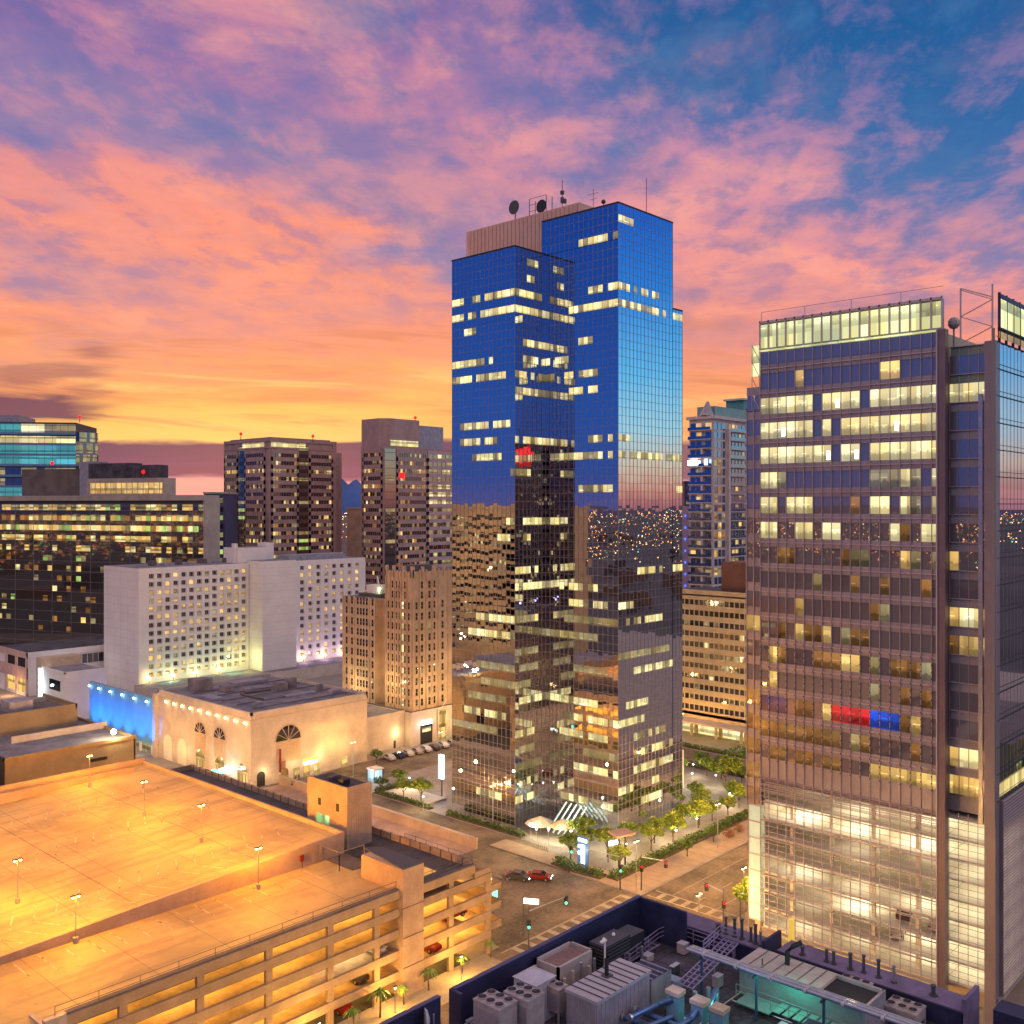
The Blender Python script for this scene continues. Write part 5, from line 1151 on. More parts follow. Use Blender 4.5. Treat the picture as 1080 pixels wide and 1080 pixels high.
# ---------------- low white buildings on the left
WA = thing('low_white_building', 'low white two-storey building with dark strip windows below the dark glass office', 'building', (137, 353, 0))
x, y = 136.9, 353.2
wl = MB(); wl.box(x + .3, x + 60, y + .3, y + 30, 0, 14.6, WHITE, ROOFD); wl.box(x, x + 60, y, y + .4, 13.2, 15.2, WHITE); wl.box(x, x + .4, y, y + 30, 13.2, 15.2, mk('pinkish_wall', (.62, .42, .36), .8)); wl.box(x, x + .35, y, y + 30, 6, 10, MC['pinkish_wall']); wl.box(x, x + .4, y, y + 30, 0, 1, WHITE)
for i in range(4): wl.box(x - .1, x + .4, y + i * 9, y + i * 9 + 1, 0, 14, MC['pinkish_wall'])
wl.build('wall', WA)
for (a, b, z0, z1) in ((4, 10, 9.4, 12.6), (15, 27, 9.4, 12.6), (32, 40, 9.4, 12.6), (4, 10, 1.5, 8.0)): mb = MB(); mb.box(x + a, x + b, y + .1, y + .3, z0, z1, DKWIN); [mb.box(x + a + q * 2, x + a + .15 + q * 2, y + .0, y + .1, z0, z1, WHITE) for q in range(int((b - a) / 2))]; mb.build('window', WA)
for (a, b, z0, z1) in ((1, 8, 10, 13), (10, 17, 10, 13), (1, 8, 1.2, 6), (10, 17, 1.2, 6)): mb = MB(); mb.box(x + .1, x + .3, y + a, y + b, z0, z1, L_WARM if z0 < 5 else DKWIN); mb.build('window', WA)
pt_light((x - 4, y + 6, 3), 900, (1, .55, .3), .3, parent=WA); pt_light((x + 12, y - 5, 8), 600, (.75, .8, 1), .3, parent=WA)
WB = thing('low_white_building', 'smaller plain white building with a lit blue-white corner column, left of the blue wall', 'building', (128, 303, 0))
x, y = 128.6, 303.2
wl = MB(); wl.box(x, x + 13, y, y + 17, 0, 14.6, WHITE, ROOFG); wl.box(x + 2, x + 14, y + 20, y + 26, 0, 17, TANST); wl.box(x, x + 13, y, y + .4, 14.6, 15.2, WHITE); wl.box(x, x + .4, y, y + 17, 14.6, 15.2, WHITE); wl.build('wall', WB)
for (a, b, z0, z1) in ((3, 11, 9, 12.2), (3, 11, 3, 6.6)): mb = MB(); mb.box(x - .06, x, y + a, y + b, z0, z1, DKWIN); mb.build('window', WB)
mb = MB()
for k in range(6): mb.box(x - .6, x - .1, y + 16, y + 18, 3 + k * 2.0, 4.6 + k * 2.0, G_SIGN)
mb.build('lit_column', WB); pt_light((x - 3, y + 16, 9), 500, (.6, .85, 1), .4, parent=WB); pt_light((x + 12, y - 6, 6), 500, (.35, .35, 1), .4, parent=WB); pt_light((x - 6, y + 2, 3), 120, (.5, 1, .2), .4, parent=WB)
# background: further blocks only the mirror walls show
def far_block(label, x0, x1, y0, y1, z, m, face=None, pl=.2, rows=12, sign=None, mats=None, h=1.8, edge=1.5):
    t = thing('office_block', label, 'office building', ((x0 + x1) / 2, (y0 + y1) / 2, 0)); wl = MB(); wl.box(x0, x1, y0, y1, 0, z, m, CONCD)
    for fr, S in ((FR((x1, y0), (0, 1), (1, 0)), y1 - y0), (FR((x0, y1), (1, 0), (0, 1)), x1 - x0)):
        bands(t, wl, fr, S, z - 2 - rows * 3.6, 3.6, rows, h, m, 2.2, cellpick(int(x0 + z), pl, mats or [L_DIM, L_OFF, L_AMB], [3, 2, 1], DKWIN), .4, edge=edge)
    if sign: sign(t)
    wl.build('wall', t)
def added_fills(pts):
    def f(t):
        for q in pts: pt_light(q, 6500, (1, .62, .25), .6, parent=t, name='added_fill_light')  # unseen lamps without fixtures, added to warm the walls the tower mirrors
    return f
far_block('tan strip-window block seen only as a reflection in the blue tower', -22, 4, 266, 312, 66, mk('tan_block_wall', (.50, .36, .20), .8, var=.1), rows=15, h=1.4, edge=7, sign=added_fills([(22, 280, 14), (22, 300, 38), (24, 285, 58)]))
def redsign(t):
    mb = MB(); mb.box(-5.9, -5.6, -22, -13, 83, 91, mk('red_sign', (.5, .02, .02), .5, var=0, em=(1, .02, .02), ems=2.2)); mb.build('lit_sign', t)
far_block('dark brown tower with a red rooftop sign, seen only as a reflection', -30, -6, -30, -5, 94, mk('brown_wall', (.10, .06, .07), .6), rows=22, pl=.14, sign=redsign)
far_block('dark ribbed block seen as a reflection low in the blue tower', -95, -40, 150, 200, 34, mk('ribbed_wall', (.18, .10, .08), .8), rows=8, pl=.5, sign=added_fills([(-30, 170, 12), (-30, 190, 20)]))
far_block('dark office block seen as a reflection in the right face of the blue tower', 262, 330, -140, -60, 46, mk('dark_wall', (.06, .06, .075), .6), rows=10, pl=.3)
far_block('low green-lit block seen as a reflection in the right face of the blue tower', 205, 250, -40, 20, 20, mk('greenish_wall', (.12, .16, .09), .8), rows=4, pl=.5, mats=[L_GRN, L_OFF, L_DIM])

# ================================================================== FOREGROUND ROOFTOP
PB = thing('rooftop_building', 'navy-walled rooftop crowded with machinery, along the bottom edge', 'building', (60, 45, 0))
RZ = 27.6
mb = MB(); mb.box(30, 76.0, -10, 51.4, 0, RZ, NAVY, ROOFD); mb.build('roof_deck', PB)
mb = MB(); mb.box(30, 48.3, 51.4, 51.7, RZ - 1, 31, NAVY); mb.box(49.7, 72.9, 51.4, 51.7, RZ - 1, 31, NAVY); mb.box(72.6, 72.9, 46.6, 51.4, RZ - 1, 31, NAVY)
mb.box(49.7, 72.9, 51.35, 51.75, 31, 31.06, mk('navy_coping', (.06, .06, .16), .5)); mb.box(30, 48.3, 51.35, 51.75, 31, 31.06, MC['navy_coping']); mb.box(49.5, 49.75, 50.6, 51.8, RZ, 31, NAVY); mb.build('parapet', PB)
mb = MB(); mb.box(74.3, 77.2, 40.2, 49.2, 26, 28.9, NAVY, PURP); mb.box(74.2, 74.4, 40.2, 49.2, 28.9, 29.05, NAVY); mb.box(74.3, 77.2, 40.0, 40.25, 26, 29.9, NAVY); mb.build('ledge', PB)
mb = MB(); mb.box(75.2, 78.2, 24.6, 39.6, 26, 28.9, NAVY, PURP); mb.box(75.1, 75.3, 24.6, 39.6, 28.9, 29.05, NAVY); mb.box(75.2, 78.2, 24.4, 24.7, 26, 30.0, PURP); mb.build('ledge', PB)
mb = MB(); mb.box(76.4, 78.4, 16, 22.9, 26, 29.4, NAVY, NAVY); mb.build('ledge', PB)
mb = MB()
for i in range(9): mb.box(52 + i * 2.5, 52.06 + i * 2.5, 30, 51.3, RZ, RZ + .05, DKGRY)
for i in range(5): mb.box(50, 75, 33 + i * 3.6, 33.06 + i * 3.6, RZ, RZ + .045, DKGRY)
mb.build('deck_seams', PB)
def gr(px, py, z):          # ground helper used only while laying out the roof plan: returns plan metres
    D = (66 - z) * 1042 / (py - 533); return wpt(px, D)
# vents standing on the ledges
k = 0
words = 'first second third fourth fifth sixth seventh eighth ninth tenth eleventh twelfth thirteenth fourteenth fifteenth'.split()
for (y, x, h, r) in ((45.2, 75.6, .5, .18), (44.3, 75.4, 1.4, .12), (43.5, 75.5, 1.5, .13), (42.8, 75.5, 1.6, .13), (42.0, 75.6, 1.1, .11), (41.5, 75.5, 1.5, .13), (41.0, 75.4, 1.1, .11), (37.6, 76.2, .6, .14), (35.6, 76.4, .9, .12), (35.0, 76.4, .9, .12), (33.6, 76.4, 1.2, .14), (32.6, 76.6, 1.3, .12), (31.4, 76.6, 1.3, .13), (30.2, 76.6, 1.2, .12), (27.2, 76.6, .7, .16)):
    v = thing('vent_pipe', 'thin dark vent pipe, %s from the left on the purple ledges' % words[k], 'vent pipe', (x, y, 28.9), 'vent pipes on the purple ledges'); k += 1
    mb = MB(); mb.tube([(x, y, 28.9), (x, y, 28.9 + h)], r, DKGRY if k % 7 else GALV, 8); mb.tube([(x, y, 28.9), (x, y, 29.0)], r * 2, DKGRY, 8); mb.build('pipe', v)
    mb = MB(); mb.tube([(x, y, 28.9 + h), (x, y, 29.0 + h)], r * 1.35, DKGRY if k % 7 else GALV, 8); mb.build('cap', v)
# fan units
def fan_unit(name, label, x, y, w, d, h, nx, ny, m, legs=.7, group=None, cat='air conditioner', fr=.36):
    t = thing(name, label, cat, (x, y, RZ), group); mb = MB(); z0 = RZ + legs
    mb.box(x, x + w, y, y + d, z0 + .0, RZ + h, m)
    mb.box(x - .04, x + w + .04, y - .04, y + d + .04, RZ + h - .12, RZ + h - .04, m)
    mb.build('casing', t)
    for (a, b) in ((x, y), (x + w - .12, y), (x, y + d - .12), (x + w - .12, y + d - .12)): mb = MB(); mb.box(a, a + .12, b, b + .12, RZ, z0, m); mb.build('leg', t)
    for i in range(nx):
        for j in range(ny):
            cx, cy = x + w * (i + .5) / nx, y + d * (j + .5) / ny; mb = MB(); n = 14
            mb.tube([(cx, cy, RZ + h), (cx, cy, RZ + h + .12)], [fr, fr * .98], m, n); mb.tube([(cx, cy, RZ + h + .12), (cx, cy, RZ + h + .125)], fr * .88, BLACK, n)
            for q in range(4): mb.beam((cx + fr * .85 * math.cos(q * .785), cy + fr * .85 * math.sin(q * .785), RZ + h + .14), (cx - fr * .85 * math.cos(q * .785), cy - fr * .85 * math.sin(q * .785), RZ + h + .14), .025, .02, DKGRY)
            mb.build('fan', t)
    mb = MB(); mb.box(x - .03, x, y + .15, y + d - .15, z0 + .2, RZ + h * .85, mk('fin_grille', (.3, .27, .30), .6)); mb.box(x + .1, x + w - .1, y - .03, y, z0 + .2, RZ + h * .85, m); mb.build('grille', t); return t
fan_unit('fan_unit', 'cream six-fan cooling unit nearest the parapet gap, bottom edge', 49.9, 47.2, 1.9, 2.5, 3.3, 2, 3, HVAC, .9)
fan_unit('fan_unit', 'cream six-fan cooling unit in front of the white pyramid-topped unit', 52.0, 46.4, 1.8, 2.3, 3.4, 2, 3, HVAC, .9)
fan_unit('fan_unit', 'small cream two-fan unit beside the long grey-lilac machine house', 56.0, 46.9, 1.1, 1.6, 2.6, 1, 2, HVAC, .8)
fan_unit('fan_unit', 'cream unit with black fans at the right bottom, beyond the double pipe', 73.2, 31.2, 1.9, 2.3, 1.5, 2, 3, HVAC, .5, fr=.33)
fan_unit('fan_unit', 'cream unit with black fans nearest the bottom right edge', 72.6, 27.0, 1.9, 2.4, 1.4, 2, 3, HVAC, .5, fr=.33)
t = thing('pyramid_top_unit', 'white square unit with a shallow pyramid top on the roof', 'air handler', (55.5, 49, RZ)); mb = MB()
mb.box(54.7, 56.9, 48.0, 50.2, RZ, 30.6, HVACW); mb.build('casing', t); mb = MB()
mb.add([(54.6, 47.9, 30.6), (57.0, 47.9, 30.6), (57.0, 50.3, 30.6), (54.6, 50.3, 30.6), (55.8, 49.1, 31.15)], [(0, 1, 4), (1, 2, 4), (2, 3, 4), (3, 0, 4)], HVACW); mb.build('top', t)
t = thing('machine_house', 'long grey-lilac machine house with ribbed pitched roof and a black flue', 'machine house', (55.7, 43.2, RZ)); mb = MB()
mb.box(55.7, 62.2, 43.1, 45.9, RZ - 2, 30.5, LILAC)
for i in range(13): mb.box(55.72 + i * .5, 55.76 + i * .5, 43.06, 43.1, RZ - 1, 30.5, FINM)
for i in range(6): mb.box(55.66, 55.7, 43.2 + i * .5, 43.24 + i * .5, RZ - 1, 30.5, FINM)
mb.build('wall', t); mb = MB(); mb.box(55.6, 62.3, 43.0, 46.0, 30.5, 30.75, mk('pale_roof', (.42, .39, .42), .6, var=.08))
for i in range(8): mb.box(56.3 + i * .75, 56.36 + i * .75, 43.0, 46.0, 30.75, 30.82, DKGRY)
mb.build('roof', t); mb = MB(); mb.tube([(59.2, 44.9, 30.75), (59.2, 44.9, 31.2), (59.3, 45.0, 32.0), (59.45, 45.0, 32.1)], .16, BLACK); mb.box(58.9, 59.6, 44.6, 45.2, 30.75, 30.85, DKGRY); mb.build('flue', t)
mb = MB(); mb.box(62.3, 65.0, 43.0, 45.6, RZ, 29.9, LILAC, NAVY)
for i in range(4): mb.box(62.4 + i * .7, 62.5 + i * .7, 43, 45.6, 29.9, 30.0, LILAC)
mb.box(65.0, 65.9, 42.6, 44.2, RZ, 29.0, mk('blue_grey_box', (.3, .38, .5), .5)); mb.build('annex', t)
t = thing('cooling_tower', 'rusty cream open-topped cooling tower with stub pipes behind the white unit', 'cooling tower', (58, 49, RZ)); mb = MB()
mb.box(58.2, 62.4, 48.8, 51.0, RZ + .3, 30.0, TANCAP, BLACK)
for (a, b, c, d) in ((58.1, 62.5, 48.7, 48.9), (58.1, 62.5, 50.9, 51.1), (58.1, 58.3, 48.7, 51.1), (62.3, 62.5, 48.7, 51.1)): mb.box(a, b, c, d, 29.4, 30.5, TANCAP)
mb.build('basin', t); mb = MB()
for i in range(9): mb.box(58.4, 62.2, 49.05 + i * .21, 49.12 + i * .21, 30.0, 30.25, BROWN)
mb.build('slats', t)
for i, (a, b) in enumerate(((58.4, 48.4), (59.4, 48.3), (60.4, 48.3), (61.4, 48.3), (62.2, 48.4), (57.6, 50.6), (57.7, 51.0), (58.0, 48.0))):
    mb = MB(); mb.tube([(a, b, RZ), (a, b, 29.7 + .3 * (i % 3))], .13, TANCAP if i % 2 else GALV); mb.build('stub_pipe', t)
t = thing('black_chiller', 'black louvred chiller block against the navy parapet', 'chiller', (63.6, 48.2, RZ)); mb = MB()
mb.box(63.6, 66.9, 48.3, 50.0, RZ + .2, 30.4, BLACK, DKGRY); mb.box(67.1, 69.2, 48.5, 50.2, RZ + .2, 30.0, BLACK, DKGRY)
for i in range(9): mb.box(63.55, 63.6, 48.35, 49.95, RZ + .4 + i * .28, RZ + .5 + i * .28, DKGRY); mb.box(63.7, 66.8, 48.26, 48.3, RZ + .4 + i * .28, RZ + .48 + i * .28, DKGRY)
mb.build('casing', t)
for a in (64.6, 66.2, 68.0): mb = MB(); mb.tube([(a, 47.9, RZ), (a, 47.9, 29.2)], .14, GALV); mb.build('pipe', t)
for a in (64.5, 65.8): mb = MB(); mb.ball((a, 49.2, 30.5), .16, WHITE); mb.build('sensor', t)
def roof_lamp_post(x, y, h, label):
    t = thing('roof_lamp_post', label, 'lamp post', (x, y, RZ)); mb = MB(); mb.tube([(x, y, RZ), (x, y, RZ + h)], .07, WHITE, 8); mb.build('post', t)
    mb = MB(); mb.box(x - .5, x + .12, y - .12, y + .12, RZ + h - .05, RZ + h + .08, WHITE); mb.build('head', t)
roof_lamp_post(62.4, 47.5, 4.0, 'white lamp post on the foreground roof by the black chiller')
# dish by the gap
t = thing('roof_dish', 'pale round satellite dish in front of the navy parapet, bottom left of the roof', 'dish', (46.6, 51, RZ)); mb = MB()
mb.tube([(46.9, 50.6, RZ), (46.9, 50.6, 30.6)], .06, GALV); mb.build('post', t); mb = MB(); mb.tube([(46.35, 50.9, 30.2), (46.5, 50.8, 30.2), (46.62, 50.7, 30.2)], [.85, .7, .15], HVACW, 20); mb.build('dish', t)
t = thing('roof_railing', 'white tube guard rail on the foreground roof by the parapet gap', 'railing', (48.6, 50.5, RZ)); mb = MB(); rail(mb, [(47.8, 48.4, RZ), (49.3, 50.4, RZ), (51.0, 50.6, RZ)], 1.2, HVACW, 1.2, 3, .05); mb.build('rail', t)
# raised walkways with rails
t = thing('roof_walkway', 'grated lilac walkway with rails crossing the roof from the corner', 'walkway', (69, 47, RZ)); mb = MB()
W_ = mk('walkway_steel', (.36, .30, .48), .5, .3, var=.1)
rail(mb, [(66.0, 48.2, RZ + .4), (72.0, 48.9, RZ + .4), (73.8, 48.6, RZ + .4), (73.8, 42.5, RZ + .4)], 1.1, W_, 1.6, 3, .04); mb.build('rail', t)
mb = MB()
for i in range(7): mb.beam((66.6 + i * .75, 48.4, RZ + .5), (66.6 + i * .75, 50.9, RZ + .5), .09, .09, W_)
mb.beam((66.6, 48.4, RZ + .5), (71.4, 48.4, RZ + .5), .1, .1, W_); mb.beam((66.6, 50.9, RZ + .5), (71.4, 50.9, RZ + .5), .1, .1, W_); mb.build('grating', t)
t = thing('roof_walkway', 'ladder-like lilac pipe bridge running down to the tan-capped pillars', 'walkway', (66, 43, RZ)); mb = MB()
for s in (0, .45, .9, 1.35): mb.beam((64.2, 40.6 + s, 29.4), (73.5, 42.0 + s, 29.4), .09, .09, W_)
for i in range(14): mb.beam((64.2 + i * .7, 40.6 + i * .105, 29.45), (64.2 + i * .7, 42.0 + i * .105, 29.45), .07, .07, W_)
mb.build('frame', t); mb = MB()
for q in ((65, 41), (69, 41.6), (73, 42.2)): mb.beam((q[0], q[1], RZ), (q[0], q[1], 29.4), .1, .1, W_)
rail(mb, [(70, 43.2, 29.4), (73.4, 43.7, 29.4), (73.4, 42, 29.4)], 1.0, W_, 1.0, 3, .04); mb.build('support', t)
# pipe bridge
t = thing('pipe_bridge', 'pair of long silver-blue pipes on posts crossing the roof to the bottom right', 'pipes', (66.6, 42, RZ))
for k, dx in enumerate((0, .42, .8)):
    mb = MB(); mb.tube([(66.3 + dx, 42.4, 31.2), (66.6 + dx, 14, 31.2)], .15 if k < 2 else .08, GALV, 12)
    for j in range(10): mb.tube([(66.32 + dx, 41 - j * 2.8, 31.2), (66.32 + dx, 40.8 - j * 2.8, 31.2)], .19 if k < 2 else .11, HVACW, 12)
    mb.build('pipe', t)
for y in (41.2, 36.5, 31.2, 26): mb = MB(); mb.beam((66.5, y, RZ), (66.5, y, 31), .16, .16, PIPEB); mb.beam((66.0, y, 30.95), (67.5, y, 30.95), .14, .14, DKGRY); mb.build('post', t)
# tan-capped pillars with blue pipework
for i, (x, y) in enumerate(((61.6, 40.4), (61.6, 38.3), (61.6, 36.7))):
    p = thing('capped_pillar', ('farthest', 'middle', 'nearest-right')[i] + ' of three tan-capped pillars in the blue pipework', 'pillar', (x, y, RZ), 'tan-capped pillars')
    mb = MB(); mb.box(x - .42, x + .42, y - .5, y + .5, RZ - 1, 30.1, mk('teal_box', (.16, .34, .40), .5)); mb.build('shaft', p); mb = MB(); mb.box(x - .5, x + .5, y - .58, y + .58, 30.1, 30.4, mk('tan_cap', (.55, .44, .30), .7)); mb.build('cap', p)
t = thing('blue_pipework', 'tangle of fat blue elbowed pipes in front of the tan-capped pillars', 'pipes', (60, 39, RZ))
for pts in ([(57.5, 41.6, 29.4), (60.6, 41.2, 29.4), (61.2, 40.4, 29.8)], [(57.5, 40.4, 29.1), (60.2, 39.8, 29.1), (60.9, 39.9, 28.2), (60.9, 39.9, 27.4)], [(57.8, 38.6, 29.3), (60.6, 38.4, 29.3), (61.2, 38.3, 29.7)],
            [(58.6, 43.0, 28.6), (58.9, 40.0, 28.6), (59.1, 36.0, 28.6)], [(59.6, 42.6, 28.9), (59.8, 39.0, 28.9), (59.9, 35.5, 28.9)], [(60.4, 37.6, 29.2), (60.4, 36.6, 28.8), (60.4, 36.4, 27.6)], [(60.0, 37.4, 29.2), (60.0, 36.2, 28.8), (60.0, 36.0, 27.6)], [(60.8, 37.2, 29.2), (60.8, 36.2, 28.8), (60.8, 36.0, 27.6)], [(59.2, 37.3, 29.2), (59.2, 35.9, 28.8), (59.2, 35.6, 27.6)], [(62.2, 40.2, 28), (64.5, 39.8, 28.0), (65.2, 38, 28)], [(62.0, 38.0, 29.6), (64.0, 38.4, 30.2)]):
    mb = MB(); mb.tube(pts, .2, PIPEB, 12); mb.tube([Vector(pts[0]), Vector(pts[0]) + (Vector(pts[1]) - Vector(pts[0])) * .06], .27, GALV, 12); mb.build('pipe', t)
for (x, y) in ((63.0, 39.6), (64.2, 39.2), (64.4, 38.6)): mb = MB(); mb.tube([(x, y, RZ), (x, y, 30.0)], .17, GALV, 10); mb.build('pipe', t)
t = thing('duct_house', 'long tan-roofed duct house with a dark bent flue beside the purple ledges', 'machine house', (69.2, 30, RZ)); mb = MB()
mb.box(69.3, 72.6, 29.5, 39.5, RZ, 29.7, mk('greenish_panel', (.34, .38, .38), .5)); mb.build('wall', t); mb = MB(); mb.box(69.1, 72.8, 33.0, 39.7, 29.7, 30.0, TANCAP)
for i in range(6): mb.box(69.1, 72.8, 33.8 + i, 33.86 + i, 30.0, 30.05, CONCD)
mb.box(69.3, 72.6, 29.5, 33.0, 29.7, 29.75, BLACK); mb.box(69.1, 69.35, 29.4, 33, 29.7, 30.0, LILAC); mb.box(72.5, 72.8, 29.4, 33, 29.7, 30, LILAC); mb.box(69.1, 72.8, 29.3, 29.5, RZ, 30, LILAC); mb.build('roof', t)
mb = MB(); mb.tube([(71.6, 36.6, 30), (71.6, 36.6, 31.0), (71.7, 36.2, 31.5), (72.0, 35.6, 31.9)], .2, BLACK); mb.build('flue', t)
mb = MB(); mb.tube([(70.2, 38.0, 30), (70.2, 38.0, 30.5)], .06, DKGRY); mb.build('vent', t)
t = thing('green_lit_platform', 'low metal platform and stair lit teal green under the double pipe', 'platform', (67.6, 33, RZ)); mb = MB()
for i in range(9): mb.box(67.2, 68.8, 28.6 + i * .8, 29.2 + i * .8, 28.3, 28.36, GREENR)
mb.box(67.1, 69.0, 35.8, 38.6, 28.0, 28.08, GREENR); mb.build('deck', t); mb = MB(); rail(mb, [(67.2, 28.4, 28.4), (67.2, 38.6, 28.4)], 1.0, GREENR, 1.4, 2, .03); mb.build('rail', t)
t = thing('ribbed_blue_box', 'dark blue ribbed box in front of the green-lit platform', 'cabinet', (66.6, 30, RZ)); mb = MB(); mb.box(65.0, 66.2, 29.4, 32.2, RZ, 29.4, NAVY, NAVY)
for i in range(14): mb.box(64.95, 65.0, 29.45 + i * .2, 29.5 + i * .2, RZ, 29.4, LILAC)
mb.build('casing', t)
pt_light((68.0, 34.5, 30.6), 130, (.06, 1, .62), .3, parent=PB); pt_light((63.4, 37.5, 29.6), 50, (.1, .8, .7), .2, parent=PB)
pt_light((60.2, 39.2, 31.5), 60, (.35, .45, 1), .3, parent=PB); pt_light((70, 30.5, 31.5), 60, (1, .75, .4), .3, parent=PB)
for (x, y) in ((52, 49), (60, 47.3), (66, 46), (71, 45)): pt_light((x, y, 33.5), 26, (.48, .42, 1), .4, parent=PB)
rc = random.Random(12); kk = 0
cw_ = ['by the parapet gap', 'under the parapet', 'left of the white unit', 'between the two fan units', 'behind the machine house', 'beside the machine house annex', 'by the black chiller', 'in the middle of the open deck', 'near the grated walkway', 'right of the grated walkway', 'beside the duct house', 'below the ledge corner', 'between the pipe posts', 'near the pillars', 'at the foot of the pipe bridge', 'against the second ledge']
for (x, y) in ((50.4, 50.4), (53.2, 50.7), (54.2, 49.6), (51.9, 46.0), (59.5, 47.0), (65.5, 46.6), (68.4, 47.6), (68.0, 44.8), (71.8, 46.2), (72.6, 44.2), (68.6, 41.0), (73.4, 40.6), (65.2, 33.6), (62.8, 41.6), (66.0, 44.2), (74.2, 36.4)):
    t = thing('junction_box', 'small grey metal box on the roof, ' + cw_[kk], 'equipment box', (x, y, RZ), 'small roof boxes'); kk += 1
    a, b, h = rc.uniform(.4, 1.0), rc.uniform(.3, .8), rc.uniform(.4, 1.3); mb = MB(); mb.box(x, x + a, y, y + b, RZ + .1, RZ + h, rc.choice([HVAC, DKGRY, LILAC, TANCAP])); mb.box(x + .02, x + a - .02, y + .02, y + b - .02, RZ, RZ + .1, BLACK); mb.build('casing', t); mb = MB(); mb.box(x - .03, x + a + .03, y - .03, y + b + .03, RZ + h, RZ + h + .05, HVACW); mb.build('lid', t)
cdt = thing('roof_conduits', 'thin conduits running across the dark roof deck between the machines', 'conduits', (60, 45, RZ))
for i in range(18):
    x, y = rc.uniform(50, 73), rc.uniform(36, 50.5); L = rc.uniform(2, 7); mb = MB(); z = RZ + rc.choice((.12, .2, .3)); r0 = rc.choice((.035, .05, .08))
    if i % 2: mb.tube([(x, y, RZ), (x, y, z), (min(x + L, 74), y, z), (min(x + L, 74), y, RZ)], r0, rc.choice([GALV, DKGRY, TANCAP]), 6)
    else: mb.tube([(x, y, RZ), (x, y, z), (x, max(y - L, 31), z), (x, max(y - L, 31), RZ)], r0, rc.choice([GALV, DKGRY, PIPEB]), 6)
    mb.build('conduit', cdt)
YP = thing('yellow_post', 'yellow-lit bollard post just beyond the purple ledges', 'post', (78.8, 39.9, 26)); mb = MB(); mb.box(78.6, 79.0, 39.7, 40.1, 0, 30.4, mk('yellow_panel', (.7, .5, .1), .6, em=(1, .6, .1), ems=.5)); mb.build('post', YP)

# ================================================================== LAMPS, SIGNALS, STREET FURNITURE
def lamp_post(label, x, y, z, h, c, P_, group, arm=0.0, glow_m=None, name='lamp_post', cat='lamp post', r=.07, br=.16, base=False):
    t = thing(name, label, cat, (x, y, z), group); mb = MB(); mb.tube([(x, y, z), (x, y, z + h)], [r, r * .7], GALV, 6)
    if base: mb.tube([(x, y, z), (x, y, z + .7)], .3, CONC, 10)
    mb.build('post', t); mb = MB(); mb.beam((x - arm, y, z + h), (x + arm, y, z + h), .1, .1, DKGRY) if arm else None
    for s in ((-1, 1) if arm else (0,)): mb.box(x + s * arm - .25, x + s * arm + .25, y - .18, y + .18, z + h, z + h + .12, DKGRY)
    hd = mb.build('lamp_head', t); mb = MB()
    for s in ((-1, 1) if arm else (0,)): mb.ball((x + s * arm, y, z + h - .08), br, glow_m or G_LAMP, 8, 4)
    mb.build('bulb', hd if hd else t); lo_ = pt_light((x, y, z + h - .35), P_, c, .12, parent=t)
    if h > 5: batwing(lo_, 1.35 if h < 6 else 1.9)
    return t
roofpos = [(50.5, 133.2, 'left of the roof deck, farther of the left pair'), (51.2, 117.6, 'beside the dividing wall on the left of the roof'), (76.9, 151.4, 'centre of the roof deck, back row'), (76.7, 133.4, 'centre right of the roof deck'), (75.2, 116.0, 'near the red wall sign on the roof deck'), (78.2, 174, 'at the back edge of the roof deck by the beige block')]
for x, y, w in roofpos:
    lamp_post('roof-deck lamp post, ' + w, x, y, zx(x) if y > 118 else 14.0, 5.6, (1, .37, .006), 4200, 'lamp posts on the garage roof', .35, glow('sodium_glow', (1, .62, .2), 26) if 'sodium_glow' not in MC else MC['sodium_glow'], base=True)
for x, y in ((28, 126), (26, 150), (50, 158), (28, 175)): lamp_post('roof-deck lamp post beyond the left edge of the photo, row at %s' % {126: 'the front', 150: 'the middle', 158: 'the second back', 175: 'the very back'}[y], x, y, 14.2, 5.6, (1, .37, .006), 4200, 'lamp posts on the garage roof', .35, MC['sodium_glow'])
for x, w in ((58, 'left'), (72, 'right')): pass
AMB = (1, .50, .13)
for i, (x, y, w, P_) in enumerate(((106.2, 103.5, 'at the garage corner beside the crossing', 2600), (138.6, 98.8, 'at the plaza corner by the signal', 3000), (166.5, 99.6, 'tall, on the tan sidewalk beside the plaza', 3000), (126, 78.5, 'outside the glazed garage corner', 2500), (190, 99, 'farther along the plaza sidewalk', 3000), (146.2, 140, 'between the tower hedge and the street', 1600), (140, 79, 'beside the tree under the office block', 2600),
                                      (106.3, 130, 'on the street side of the garage', 1500), (106.3, 155, 'farther along the street side of the garage', 1500), (52, 66, 'added unseen behind the navy parapet, left', 2600), (74, 66, 'added unseen behind the navy parapet, middle', 2600), (96, 70, 'added unseen behind the navy parapet, right', 2600), (112, 196, 'on the paved yard left of the arched hall', 1800), (112, 230, 'deep in the paved yard by the blue wall', 1800), (150, 190.5, 'in front of the arched hall', 900), (172, 183, 'on the street corner by the kiosk', 1600), (196, 183.5, 'hidden street behind the blue tower', 1500), (232, 120, 'on the street behind the plaza', 900), (232, 150, 'in front of the strip-window office', 800))):  # the three behind the navy parapet are unseen, added to warm the garage front
    lamp_post('street lamp ' + w, x, y, .13, 8.5, AMB, P_ * 1.5, 'street lamps', .5, r=.1, name='street_lamp', cat='street lamp')
for i, (x, y) in enumerate(((60, 98), (72, 98), (84, 98), (96, 98))):
    lamp_post('low lamp in the palm strip before the garage, %s from the left' % words[i], x, y, .13, 3.4, ORG, 2600, 'lamps in the palm strip', name='path_lamp', cat='lamp')
